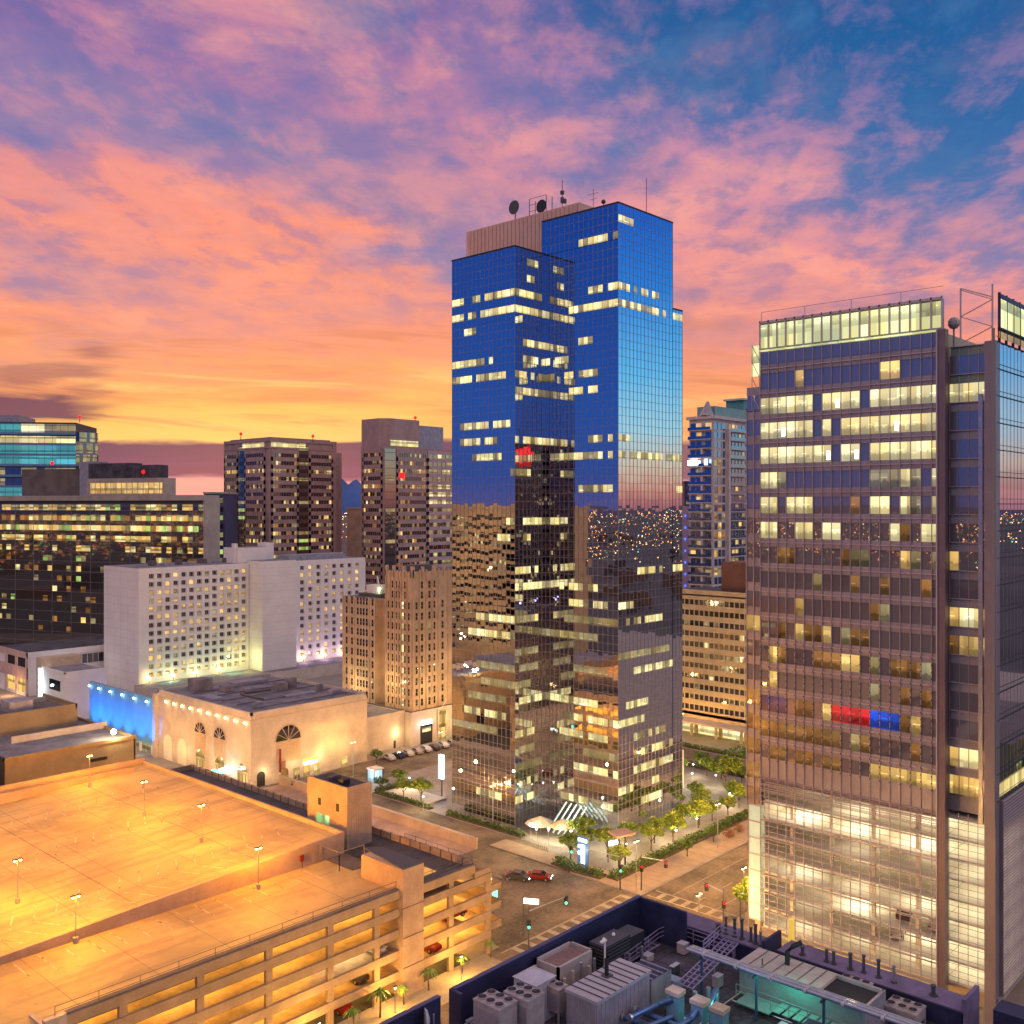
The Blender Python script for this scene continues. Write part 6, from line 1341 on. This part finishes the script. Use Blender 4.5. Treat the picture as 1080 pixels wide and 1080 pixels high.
PL = [(146.2, 129.6), (144.1, 126.3), (146.1, 125.0), (148.5, 123.7), (147.9, 120.8), (155, 115.0), (153.3, 112.0), (163.4, 111), (162, 106.1), (170.9, 107), (176.6, 114), (188.5, 115.6), (190.6, 111), (150, 113.7), (149.2, 108.7), (198.9, 125.8), (201.3, 120.9), (184, 125), (190, 130), (206, 130), (151.5, 171.7), (143.8, 158.5)]
near = ['by the tower hedge', 'at the cafe terrace edge', 'in the middle of the cafe terrace', 'by the terrace railing', 'nearest the street corner planter', 'under the tower front edge', 'beside the dark canopy', 'between two yellow trees', 'at the long hedge, left', 'at the long hedge, middle', 'on the pale plaza behind the trees', 'in the middle of the open plaza', 'on the right of the open plaza', 'left of the blue totem', 'beside the lit canopy sign', 'at the back of the plaza, left', 'at the back of the plaza, right', 'beside the tower right corner', 'near the white pylon', 'on the far plaza kerb', 'in the walled garden left of the tower', 'at the tower left corner by the garden']
for (x, y), w in zip(PL, near): lamp_post('small plaza lamp ' + w, x, y, .13, 3.2, (1, .82, .45), 650, 'small plaza lamps', name='plaza_lamp', cat='lamp', glow_m=G_WHITE, br=.22, r=.05)

def signal(label, x, y, ax, ay, face, colr, arm=6.0, n=1):
    """mast-arm traffic signal; (ax, ay) arm direction"""
    t = thing('traffic_signal', label, 'traffic light', (x, y, .13)); mb = MB(); mb.tube([(x, y, .13), (x, y, 6.4)], [.13, .09], DKGRY, 8); mb.tube([(x, y, 5.8), (x + ax * arm, y + ay * arm, 6.3)], [.09, .05], GALV, 6); mb.build('mast', t)
    for k in range(n + 1):
        q = (x + ax * arm * (k / max(1, n)) if k else x + face[0] * .3, y + ay * arm * (k / max(1, n)) if k else y + face[1] * .3); z = 5.2 if k else 3.4
        mb = MB(); mb.box(q[0] - .22, q[0] + .22, q[1] - .22, q[1] + .22, z, z + 1.15, BLACK); h = mb.build('signal_head', t)
        mb = MB(); zz = z + (.2 if colr is G_GRN else .9); mb.ball((q[0] + face[0] * .25, q[1] + face[1] * .25, zz), .2, colr, 8, 5); mb.build('lens', h)
    return t
signal('traffic signal with green lens at the plaza corner', 137.0, 101.0, -.3, .954, (-.7, -.7), G_GRN, 9)
signal('traffic signal with red lens on the plaza sidewalk edge', 139.4, 98.3, 0, -1, (-.7, -.7), G_RED, 5)
signal('traffic signal with red lens just above the navy parapet corner', 135.4, 80.0, 0, 1, (-.7, -.7), G_RED, 3)
signal('traffic signal with a black head at the garage corner', 109.5, 97.5, 1, -.2, (-.7, -.7), G_GRN, 7)
def lit_box(name, label, cat, x, y, z, fr_u, L, h, m, pole=True):
    t = thing(name, label, cat, (x, y, .13)); u = Vector((fr_u[0], fr_u[1], 0)); mb = MB(); a = Vector((x, y, z)); b = a + u * L; mb.beam(a, b, .14, h, m); mb.build('panel', t)
    if pole: mb = MB(); mb.tube([(x, y, .13), (x, y, z + h)], .09, DKGRY, 6); mb.build('post', t)
    return t
lit_box('street_sign', 'bright white lit street-name sign near the garage corner', 'street sign', 112.2, 101.0, 5.6, (.5, -.86), 2.4, .8, mk('white_sign', (.8, .9, .8), .5, em=(.75, 1, .8), ems=2.4))
lit_box('street_sign', 'teal lit sign on the end of the garage corner', 'street sign', 110.0, 105.5, 6.4, (.1, -.99), 1.0, 1.9, G_TEAL)
lit_box('street_sign', 'bright white lit street-name sign above the navy roof by the tree', 'street sign', 139.2, 79.2, 4.4, (.5, -.86), 2.6, .8, MC['white_sign'])
lit_box('street_sign', 'white lit sign right of the blue totem at the plaza corner', 'street sign', 146.0, 110.4, 3.6, (.86, -.3), 2.6, .8, G_SIGN)
t = thing('totem_sign', 'blue-white glowing totem at the plaza corner planter', 'sign', (141.4, 112.6, .13)); mb = MB(); mb.box(141.0, 141.4, 111.2, 113.6, .4, 5.6, mk('totem_body', (.1, .2, .5), .4)); mb.build('body', t)
mb = MB(); mb.box(140.9, 141.0, 111.9, 112.7, .8, 4.2, G_SIGN); mb.box(140.9, 141.0, 112.7, 113.4, 2.3, 2.9, G_SIGN); mb.box(140.9, 141.0, 112.5, 113.4, 3.5, 4.1, G_SIGN); mb.box(140.9, 141.0, 111.4, 113.4, 4.7, 5.3, G_SIGN); mb.build('lit_panel', t); pt_light((139.6, 112.4, 3), 160, (.6, .8, 1), .2, parent=t)
t = thing('lit_column_sign', 'bright blue-white column sign at the left corner of the blue tower', 'sign', (158, 168, .13)); mb = MB(); mb.tube([(154, 163.5, .13), (154, 163.5, 4)], .15, DKGRY)
mb.build('post', t); mb = MB(); mb.box(153.7, 154.3, 162.9, 164.3, 4, 9.4, G_SIGN); mb.build('lit_panel', t); pt_light((152.6, 164, 5), 300, (.7, .85, 1), .2, parent=t)
t = thing('kiosk', 'glowing blue-white glass kiosk on the street corner behind the stair tower', 'kiosk', (151.5, 184.5, .13)); mb = MB(); mb.box(150, 153, 182.6, 185.6, 3.0, 3.3, WHITE); mb.build('roof', t); mb = MB(); mb.box(150.3, 152.7, 182.9, 185.3, .13, 3.0, lit('kiosk_glass', (.5, .8, 1), 1.8)); mb.build('glass_wall', t)
for q in ((150.1, 182.7), (152.8, 182.7), (150.1, 185.4)): mb = MB(); mb.box(q[0], q[0] + .12, q[1], q[1] + .12, .13, 3, DKGRY); mb.build('frame', t)
pt_light((149, 183, 2), 200, (.6, .85, 1), .2, parent=t)
t = thing('shade_canopy', 'dark square shade canopy on two posts at the plaza corner', 'canopy', (146.5, 108.5, .13)); mb = MB(); mb.prism([(144.4, 107.2), (148.8, 106.2), (149.8, 109.4), (146.2, 110.6)], 5.6, 5.9, BROWN); mb.build('roof', t)
for q in ((145.8, 107.8), (147.2, 107.4)): mb = MB(); mb.beam((q[0], q[1], .13), (q[0], q[1], 5.6), .2, .2, BLACK); mb.build('post', t)
t = thing('white_pylon', 'plain white pylon standing behind the right corner of the blue tower', 'pylon', (196, 128, .13)); mb = MB(); mb.box(195.4, 196.6, 126.6, 129.0, .13, 9, WHITE); mb.build('slab', t); mb = MB(); mb.box(199, 199.4, 132, 135, 5, 9.6, G_SIGN); mb.box(199.1, 199.3, 133.4, 133.7, .1, 5, DKGRY); o_ = mb.build('screen', t)
pt_light((194, 127, 4), 260, (1, .95, .85), .2, parent=t)
t = thing('glass_entrance', 'slanted white-ribbed glass entrance canopy at the foot of the blue tower', 'canopy', (153, 122, .13)); mb = MB()
for i in range(5): mb.beam((151.4, 129.6 - i * 1.3, .3), (156.6, 129.0 - i * 1.3, 5.2), .16, .3, mk('rib_white', (.7, .8, .75), .4, em=(.6, .9, .8), ems=.5))
mb.build('ribs', t); pt_light((153.5, 124, 4), 420, (.75, 1, .85), .3, parent=t)
t = thing('terrace_parasol', 'pale peaked parasol on the cafe terrace at the foot of the blue tower', 'parasol', (149.8, 130.2, .13)); mb = MB(); mb.tube([(149.8, 130.2, 2.2), (149.8, 130.2, 3.6)], [3.2, .1], STONE, 8, False); mb.build('canopy', t); mb = MB(); mb.tube([(149.8, 130.2, .13), (149.8, 130.2, 3.6)], .06, GALV, 6); mb.build('post', t)
t = thing('terrace_parasol', 'rust-peaked parasol right of the pale one on the cafe terrace', 'parasol', (151.5, 125.8, .13)); mb = MB(); mb.tube([(151.5, 125.8, 2.2), (151.5, 125.8, 3.6)], [2.8, .1], TANST, 8, False); mb.build('canopy', t); mb = MB(); mb.tube([(151.5, 125.8, .13), (151.5, 125.8, 3.6)], .06, GALV, 6); mb.build('post', t)
t = thing('terrace_fence', 'thin metal fence round the cafe terrace beside the planter', 'fence', (144, 120, .13)); mb = MB(); rail(mb, [(145, 130, .13), (143.4, 126, .13), (143.8, 119, .13), (147, 116, .13)], 1.1, GALV, .5, 2, .03); mb.build('rail', t)
# ramp parapets in the street
t = thing('ramp_wall', 'long tan concrete parapet in the street, the one nearer the blue tower', 'wall', (134.8, 160, 0)); mb = MB(); mb.box(134.6, 135.1, 133.4, 199, 0, 2.0, PINKW); mb.box(134.5, 135.2, 133.3, 199, 2.0, 2.12, CONC); mb.build('wall', t)
t = thing('ramp_wall', 'lower concrete parapet in the street, the one nearer the garage', 'wall', (127.4, 160, 0)); mb = MB(); mb.box(127.1, 127.5, 132.8, 199, 0, 1.1, CONC); mb.box(121, 121.4, 134, 199, 0, .9, CONC); mb.build('wall', t)
for (y) in (140, 152, 164, 176): pt_light((131, y, 5.5), 620, (1, .55, .3), .3, parent=t)
for y in (145, 160, 175): pt_light((140, y, 6), 300, (1, .62, .25), .3, parent=t)

# ================================================================== PLANTS
def leaves(mb, c, rx, rz_, n, s, ms, rnd):
    for _ in range(n):
        while True:
            p = Vector((rnd.uniform(-1, 1), rnd.uniform(-1, 1), rnd.uniform(-1, 1)))
            if p.length < 1: break
        p = p * (.55 + .45 * p.length); q = Vector((c[0] + p.x * rx, c[1] + p.y * rx, c[2] + p.z * rz_))
        a = Vector((rnd.gauss(0, 1), rnd.gauss(0, 1), rnd.gauss(0, .6))).normalized(); b = a.cross(Vector((rnd.gauss(0, 1), rnd.gauss(0, 1), rnd.gauss(0, 1)))).normalized(); k = s * rnd.uniform(.6, 1.4)
        mb.add([q - a * k, q + b * k * .5, q + a * k, q - b * k * .5], [(0, 1, 2, 3)], rnd.choice(ms))
def make_tree(seed, H, cr, ms, n=900, loc=(0, 0, 0)):
    rnd = random.Random(seed); t = thing('plaza_tree', 'tree', 'tree', (0, 0, 0)); mb = MB(); tips = []
    mb.tube([(0, 0, 0), (.08, .03, H * .25), (.0, .08, H * .5)], [.14, .11, .08], BARK, 6)
    for i in range(6):
        a = i * 1.05 + rnd.random() * .5; r = cr * rnd.uniform(.45, .75); e = (r * math.cos(a), r * math.sin(a), H * rnd.uniform(.62, .85)); mb.tube([(0, .03, H * .32), (e[0] * .5, e[1] * .5, H * .55), e], [.07, .05, .02], BARK, 5); tips.append(e)
    tips.append((0, 0, H * .88)); mb.build('trunk', t); mb = MB()
    for e in tips: leaves(mb, e, cr * .48, H * .17, n // 5, .24 * (H / 5), ms, rnd)
    mb.build('crown', t); return t
TA = make_tree(1, 5.0, 2.6, [LEAFY, LEAFY, LEAF]); TB = make_tree(2, 4.6, 2.2, [LEAF, LEAFY]); TCx = make_tree(3, 7.5, 3.6, [LEAFY, LEAF, LEAFY], 1700); TD = make_tree(4, 3.4, 1.7, [LEAFD, LEAF], 600)
protos = [TA, TB, TCx, TD]; used = set()
trees = [(0, 153.9, 112.0, 'yellow-green tree right of the dark canopy'), (0, 160.5, 110.1, 'broad yellow-green tree second from the dark canopy'), (1, 172.9, 111.5, 'tree behind the long hedge, middle of the plaza'), (0, 174.0, 108.6, 'yellow-green tree touching the middle of the long hedge'), (3, 158.6, 101.4, 'dark green sidewalk tree below the long hedge'),
         (1, 185.9, 108.7, 'green tree at the right end of the long hedge'), (0, 151.3, 121.0, 'yellow tree left of the glass entrance'), (1, 148.6, 117.5, 'yellow tree behind the blue totem'), (2, 202.8, 119.3, 'large yellow tree at the back right of the plaza'), (0, 209, 124, 'yellow tree behind the large one, back of the plaza'), (1, 212.7, 132.0, 'green tree at the back left of the plaza'),
         (0, 205.5, 114.0, 'green tree by the office block edge at the back of the plaza'), (2, 141.6, 77.6, 'large lit tree in front of the glazed garage left end'), (0, 148, 77.4, 'smaller tree behind the large one at the glazed garage'), (3, 169.0, 102.0, 'dark green tree next to the red-flowering bushes'), (3, 161.8, 196, 'dark round tree at the arched hall corner'), (1, 166.0, 118.0, 'pale tree close to the tower right face'), (0, 156.6, 108.2, 'small yellow tree right behind the planter hedge'),
         (1, 180, 118.5, 'tree on the open plaza near the tower'), (3, 146.6, 176, 'dark tree at the left garden corner'), (0, 148.2, 112.2, 'yellow tree between totem and canopy')]
rt_ = random.Random(17)
for x_, y_, w_ in ((166, 109.5, 'small tree just behind the long hedge, left third'), (180, 109, 'small tree just behind the long hedge, right third'), (192, 109.5, 'small tree at the far right end of the long hedge'), (196, 113, 'leafy tree between the hedge end and the large yellow tree'), (190, 119, 'leafy tree in the open middle of the plaza'),
                  (184, 114, 'leafy tree beside the lamp on the pale plaza'), (176, 109.6, 'bushy tree leaning over the long hedge, middle'), (198, 108, 'leafy tree beside the glass office block edge, nearest the street'), (208, 118, 'leafy tree right behind the large yellow tree'), (211, 112, 'leafy tree at the back corner of the plaza by the office block'),
                  (205, 133, 'leafy tree left of the back lamps of the plaza'), (209, 128, 'leafy tree between the white pylon and the back street'), (147.2, 163, 'small tree at the near end of the left garden'), (146.4, 168, 'small tree in the middle of the left garden'), (152, 176, 'small tree at the back of the left garden'), (163.5, 107.8, 'small pale tree between the hedge and the tower corner'),
                  (144.6, 106.6, 'small tree under the edge of the dark canopy'), (142.5, 116.5, 'small tree by the street side of the blue totem')):
    trees.append((rt_.choice((0, 1, 0)), x_, y_, w_))
for k, x, y, lb in trees:
    if k not in used: used.add(k); o = protos[k]; o.location = (x, y, .13); o['label'] = lb
    else: o = dup(protos[k], (x, y, .13), random.uniform(0, 6), lb, random.uniform(.85, 1.12))
    o['group'] = 'trees around the plaza'
for x, y, w in ((172.9, 100.9, 'nearer red-flowering bush on the tan sidewalk'), (177.2, 101.2, 'farther red-flowering bush on the tan sidewalk')):
    t = thing('flowering_bush', w, 'bush', (x, y, .13), 'red-flowering bushes'); mb = MB(); leaves(mb, (x, y, 1.1), 1.3, .9, 420, .13, [REDLEAF, REDLEAF, LEAF], random.Random(int(x))); mb.build('foliage', t); mb = MB(); mb.tube([(x, y, .1), (x, y, 1)], .06, BARK, 5); mb.build('stem', t)
def hedge(label, pts, w, h, dens=26, ms=None):
    rnd = random.Random(len(label)); t = thing('hedge', label, 'hedge', (pts[0][0], pts[0][1], .13)); mb = MB(); sl_ = MB()
    for i in range(len(pts) - 1):
        a, b = Vector((*pts[i], 0)), Vector((*pts[i + 1], 0)); L = (b - a).length
        for k in range(int(L * dens * w)):
            p = a.lerp(b, rnd.random()); o = (b - a).normalized().cross(Vector((0, 0, 1))) * rnd.uniform(-w / 2, w / 2); leaves(mb, (p.x + o.x, p.y + o.y, .2 + rnd.random() * h), .3, .25, 2, .22, ms or [LEAFD, LEAF], rnd)
        sl_.beam((a.x, a.y, .2), (b.x, b.y, .2), w + .3, .3, BARK)
    sl_.build('soil_bed', t); mb.build('foliage', t)
hedge('dark hedge along the foot of the blue tower beside the street', [(145.6, 152.5), (145.8, 131)], 1.5, 1.0)
hedge('bushy planter hedge at the plaza corner left of the signal', [(139.4, 117.5), (138.9, 112.5), (139.6, 106.6)], 2.2, 1.1)
hedge('planter hedge from the signal along the tan sidewalk', [(139.8, 104.8), (152, 104.9), (170, 105.1), (192, 105.3)], 2.0, 1.2)
hedge('hedge on the back kerb of the plaza', [(214, 140), (214.3, 108)], 1.5, 1.2)
hedge('low hedge round the left garden, street side', [(145.4, 176.5), (145.6, 158)], 1.2, .8)
hedge('low hedge round the left garden, behind the lamps', [(146, 177), (153.5, 176.5)], 1.2, .8)
t = thing('garden_wall', 'pale raised garden bed left of the blue tower', 'planter', (149, 168, .13)); mb = MB(); mb.box(146.6, 152.6, 160.5, 174.5, .13, .55, CONC, STONE); mb.build('bed', t)
mb = MB(); mb.quad((231, 118, .15), (241, 118, .15), (241, 134, .15), (231, 134, .15), mk('grass_ground', (.05, .16, .02), .9, var=.4, scale=1)); leavesr = random.Random(5)
for _ in range(1500):
    x, y = leavesr.uniform(230, 241), leavesr.uniform(117, 138); mb.add([(x, y, .15), (x + .25, y, .15), (x + .1, y + .1, .5)], [(0, 1, 2)], MC['grass_ground'])
tag(mb.build('grass'), 'bright green lit grass in front of the strip-window office', 'grass', kind='stuff'); pt_light((235, 126, 3), 420, (.4, 1, .15), .3, parent=None, name='grass_light')
hedge('green lit shrubs along the street behind the plaza', [(230.5, 116), (230.8, 150)], 1.3, .9, ms=[LEAF, LEAFY])
def make_palm():
    t = thing('palm_tree', 'palm', 'palm tree', (0, 0, 0)); mb = MB(); mb.tube([(0, 0, 0), (.06, .0, 1.5), (.02, .08, 3.4)], [.16, .12, .10], BARK, 7); mb.build('trunk', t); mb = MB(); rnd = random.Random(8)
    for i in range(18):
        a = i * 2.4; up = rnd.uniform(.1, 1.0); prev = Vector((0, 0.08, 3.4)); d = Vector((math.cos(a), math.sin(a), 0)); side = Vector((-d.y, d.x, 0)); L = rnd.uniform(1.2, 1.7)
        for s in range(5):
            u = (s + 1) / 5; p = Vector((0, .08, 3.4)) + d * L * u + Vector((0, 0, up * u - 1.3 * u * u)); w0 = .26 * (1 - s / 5.5); w1 = .26 * (1 - (s + 1) / 5.5)
            for sg in (-1, 1): mb.add([prev, p, p + side * sg * w1 - Vector((0, 0, .1)), prev + side * sg * w0 - Vector((0, 0, .1))], [(0, 1, 2, 3)], LEAF)
            prev = p
    mb.build('fronds', t); return t
PM = make_palm()
for i, (x, y) in enumerate(((82.0, 98.6), (86.2, 98.8), (91.0, 99.2), (97.5, 99.4), (103.8, 99.8), (77.5, 98.4))):
    lb = 'small palm before the garage front, ' + ('left of the tan pylon', 'at the foot of the tan pylon', 'right of the tan pylon', 'second right of the tan pylon', 'at the garage right corner', 'farthest left, at the bottom edge')[i]
    if i == 0: PM.location = (x, y, .13); PM['label'] = lb; PM['group'] = 'palms along the garage'
    else: dup(PM, (x, y, .13), i * 1.3, lb, random.uniform(.65, .85))
# ================================================================== VEHICLES
def car_mb(paint, lights_on=True):
    prof = [(-2.2, .35), (-2.25, .8), (-2.05, .98), (-1.6, 1.02), (-1.05, 1.42), (.45, 1.45), (1.15, 1.0), (2.0, .86), (2.25, .62), (2.25, .35)]
    body = MB(); n = len(prof); W = .88; vs = []
    for (y, k) in ((-W, 1), (W, 1)):
        for (x, z) in prof: vs.append((x, y * (.82 if z > 1.1 else (.97 if z < .5 else 1)), z))
    fs = [(i, (i + 1) % n, n + (i + 1) % n, n + i) for i in range(n)] + [tuple(range(n))[::-1], tuple(range(n, 2 * n))]
    body.add(vs, fs, paint)
    gl = MB(); gl.add([(-1.5, -.74, 1.06), (-1.02, -.70, 1.39), (-1.02, .70, 1.39), (-1.5, .74, 1.06)], [(0, 1, 2, 3)], CARGL); gl.add([(.5, -.7, 1.44), (1.1, -.76, 1.05), (1.1, .76, 1.05), (.5, .7, 1.44)], [(0, 1, 2, 3)], CARGL)
    for s in (-1, 1): gl.add([(-1.3, s * .86, 1.04), (1.0, s * .86, 1.04), (.45, s * .745, 1.38), (-.98, s * .745, 1.38)], [(0, 1, 2, 3)], CARGL)
    for q in gl.v[:0]: pass
    gl.v = [(x * 1.01, y * 1.02, z + .015) for x, y, z in gl.v]
    return body, gl
def make_car(paint, label, x, y, z, rz, group, name='parked_car'):
    t = thing(name, label, 'car', (0, 0, 0), group); body, gl = car_mb(paint); body.build('body', t); gl.build('windows', t)
    for wx in (-1.35, 1.35):
        for s in (-1, 1):
            mb = MB(); mb.tube([(wx, s * .72, .34), (wx, s * .92, .34)], .34, TYRE, 14); w = mb.build('wheel', t); mb = MB(); mb.tube([(wx, s * .91, .34), (wx, s * .935, .34)], .19, GALV, 10); mb.build('rim', w)
    for s in (-1, 1):
        mb = MB(); mb.box(2.2, 2.28, s * .62 - .18, s * .62 + .18, .58, .74, G_WHITE if 'lights' in label else HVACW); mb.build('headlight', t); mb = MB(); mb.box(-2.29, -2.2, s * .62 - .2, s * .62 + .2, .7, .86, G_RED if 'lights' in label else CARR); mb.build('tail_light', t)
    t.location = (x, y, z); t.rotation_euler = (0, 0, rz); return t
make_car(CARR, 'dark red car with tail lights on, crossing the junction', 131.4, 114.5, .01, R(-62), None, 'moving_car'); make_car(CARG, 'dark grey car with lights on beside the red one at the junction', 129.0, 117.2, .01, R(-70), None, 'moving_car')
cw = ['white', 'dark blue', 'white', 'silver-grey', 'white', 'dark grey', 'white', 'silver-grey', 'white']
for i in range(9): make_car([CARW, CARB, CARW, HVAC, CARW, CARG, CARW, HVAC, CARW][i], '%s car parked %s from the left in the row before the tan high-rise' % (cw[i], words[i]), 167 + i * 3.1, 197.2 - .1 * i, .01, R(78), 'cars parked before the art deco block')
for (x, y, k, p, rz, lb) in ((95.5, 104.8, 4, CARR, 5, 'dark red car on the top covered deck right of the pylon'), (100.5, 104.5, 2, CARR, 0, 'red car on a middle deck near the garage right end'), (95.2, 104.3, 1, CARR, 95, 'red car on a low deck right of the pylon'), (82.5, 104.8, 1, CARG, 95, 'dark car on a low deck left of the pylon'), (79.5, 104.5, 0, CARR, 95, 'red car on the ground deck left of the pylon'), (85.5, 104.6, 2, CARW, 95, 'white car on a middle deck left of the pylon')):
    make_car(p, lb, x, y, LV * k + .01, R(rz), 'cars inside the parking garage')
for (x, y, k, p, lb) in ((XR + 4.6, 52.0, 2, CARG, 'grey car behind the glass screen, upper of the three'), (XR + 4.4, 52.8, 1, CARW, 'white car behind the glass screen, lower left of the three'), (XR + 4.2, 47.6, 2, CARW, 'white car behind the glass screen, right one by the pier')): make_car(p, lb, x, y, 4.5 + 2.65 * k + .01, R(15), 'cars inside the glazed garage')

# ================================================================== PEOPLE
def person(label, x, y, z, rz, top, legs, stride=.2):
    t = thing('person', label, 'person', (0, 0, 0), 'people in front of the arched hall'); me = bpy.data.meshes.new('body')
    V_ = [(0, 0, .95), (0, 0, 1.2), (0, 0, 1.42), (0, 0, 1.52), (0, .02, 1.66), (0, .02, 1.74), (-.1, 0, .9), (-.1, stride, .5), (-.1, stride * .6, .08), (-.1, stride * .6 + .16, .04), (.1, 0, .9), (.1, -stride * .5, .5), (.1, -stride * 1.3, .08), (.1, -stride * 1.3 + .15, .04), (-.2, 0, 1.4), (-.26, -.06, 1.13), (-.26, .04, .9), (.2, 0, 1.4), (.26, .08, 1.13), (.26, .16, .92)]
    E_ = [(0, 1), (1, 2), (2, 3), (3, 4), (4, 5), (0, 6), (6, 7), (7, 8), (8, 9), (0, 10), (10, 11), (11, 12), (12, 13), (2, 14), (14, 15), (15, 16), (2, 17), (17, 18), (18, 19)]
    rad = [.15, .14, .15, .06, .10, .08, .1, .065, .045, .035, .1, .065, .045, .035, .065, .045, .035, .065, .045, .035]
    bm = bmesh.new(); L_ = bm.verts.layers.skin.verify(); vs_ = [bm.verts.new(v) for v in V_]
    for a, b in E_: bm.edges.new((vs_[a], vs_[b]))
    for i, v in enumerate(vs_): v[L_].radius = (rad[i], rad[i]); v[L_].use_root = (i == 0)
    bm.to_mesh(me); bm.free()
    o = bpy.data.objects.new('body', me); col.objects.link(o); o.parent = t; me.materials.append(legs); o.modifiers.new('skin', 'SKIN'); sb = o.modifiers.new('sub', 'SUBSURF'); sb.levels = 1; sb.render_levels = 1
    mb = MB(); mb.tube([(0, 0, .88), (0, 0, 1.2), (0, 0, 1.46)], [.20, .18, .14], top, 10); mb.build('shirt', t); mb = MB(); mb.ball((0, .02, 1.66), .115, SKIN, 10, 8, 1.2); mb.ball((0, -.01, 1.71), .12, BARK, 10, 6, .9); mb.build('hair', t)
    t.location = (x, y, z); t.rotation_euler = (0, 0, rz); return t
for i, (x, y, tp, lg, lb) in enumerate(((137.6, 196.6, CLR, CLB, 'person in a red top walking before the hall relief'), (139.2, 197.4, CLB, CLB, 'person in dark clothes next to the one in red'), (135.2, 195.2, CLW, CLB, 'person in a pale top near the small arched door'), (141.6, 194.4, CLR, CLB, 'person in red standing farther right on the forecourt'), (134.2, 193.2, CLB, CLW, 'person in a dark top and pale trousers nearest the street'), (144.4, 193.6, CLW, CLB, 'person in a pale top by the stair tower edge'))):
    person(lb, x, y, .12, i * 1.3, tp, lg)

# ================================================================== THE CITY ALL ROUND, FAR OFF
rnd = random.Random(99); lm = [glow('city_amber', (1, .36, .07), 6), glow('city_white', (1, .70, .38), 6), glow('city_green', (.35, 1, .55), 3), glow('city_red', (1, .08, .05), 6)]
mb = MB()
for i in range(24000):
    a = rnd.uniform(0, 2 * math.pi); r = 750 * math.exp(2.4 * rnd.random() ** .9); x, y = r * math.cos(a), r * math.sin(a)
    f = (x * math.cos(R(YAW)) + y * math.sin(R(YAW))) / r
    if f > .55 and r < 1500: continue
    s = rnd.uniform(.4, 1.0) * (.4 + r / 1900); z = rnd.uniform(6, 22); m = rnd.choices(lm, [8, 3, .9, .4])[0]
    mb.add([(x, y, z + s), (x + s, y, z - s * .5), (x - s * .5, y + s * .87, z - s * .5), (x - s * .5, y - s * .87, z - s * .5)], [(0, 1, 2), (0, 2, 3), (0, 3, 1), (1, 3, 2)], m)
tag(mb.build('city_lights'), 'countless far street and window lights of the city out to the horizon', 'city lights', kind='stuff')
mb = MB(); dk = [mk('far_building', (.07, .06, .07), .9, var=0), mk('far_building_warm', (.14, .09, .06), .9, var=0)]
for i in range(900):
    a = rnd.uniform(0, 2 * math.pi); r = 480 * math.exp(rnd.uniform(0, 1.8)); x, y = r * math.cos(a), r * math.sin(a); f = (x * math.cos(R(YAW)) + y * math.sin(R(YAW))) / r
    if f > .55 and r < 1200: continue
    w = rnd.uniform(8, 30); h = rnd.choice((4, 5, 6, 7, 9, 12)); d = rnd.uniform(8, 30); mb.box(x, x + w, y, y + d, 0, h, rnd.choice(dk))
tag(mb.build('far_city_blocks'), 'low far-off city blocks spreading to the horizon', 'far city', kind='stuff')
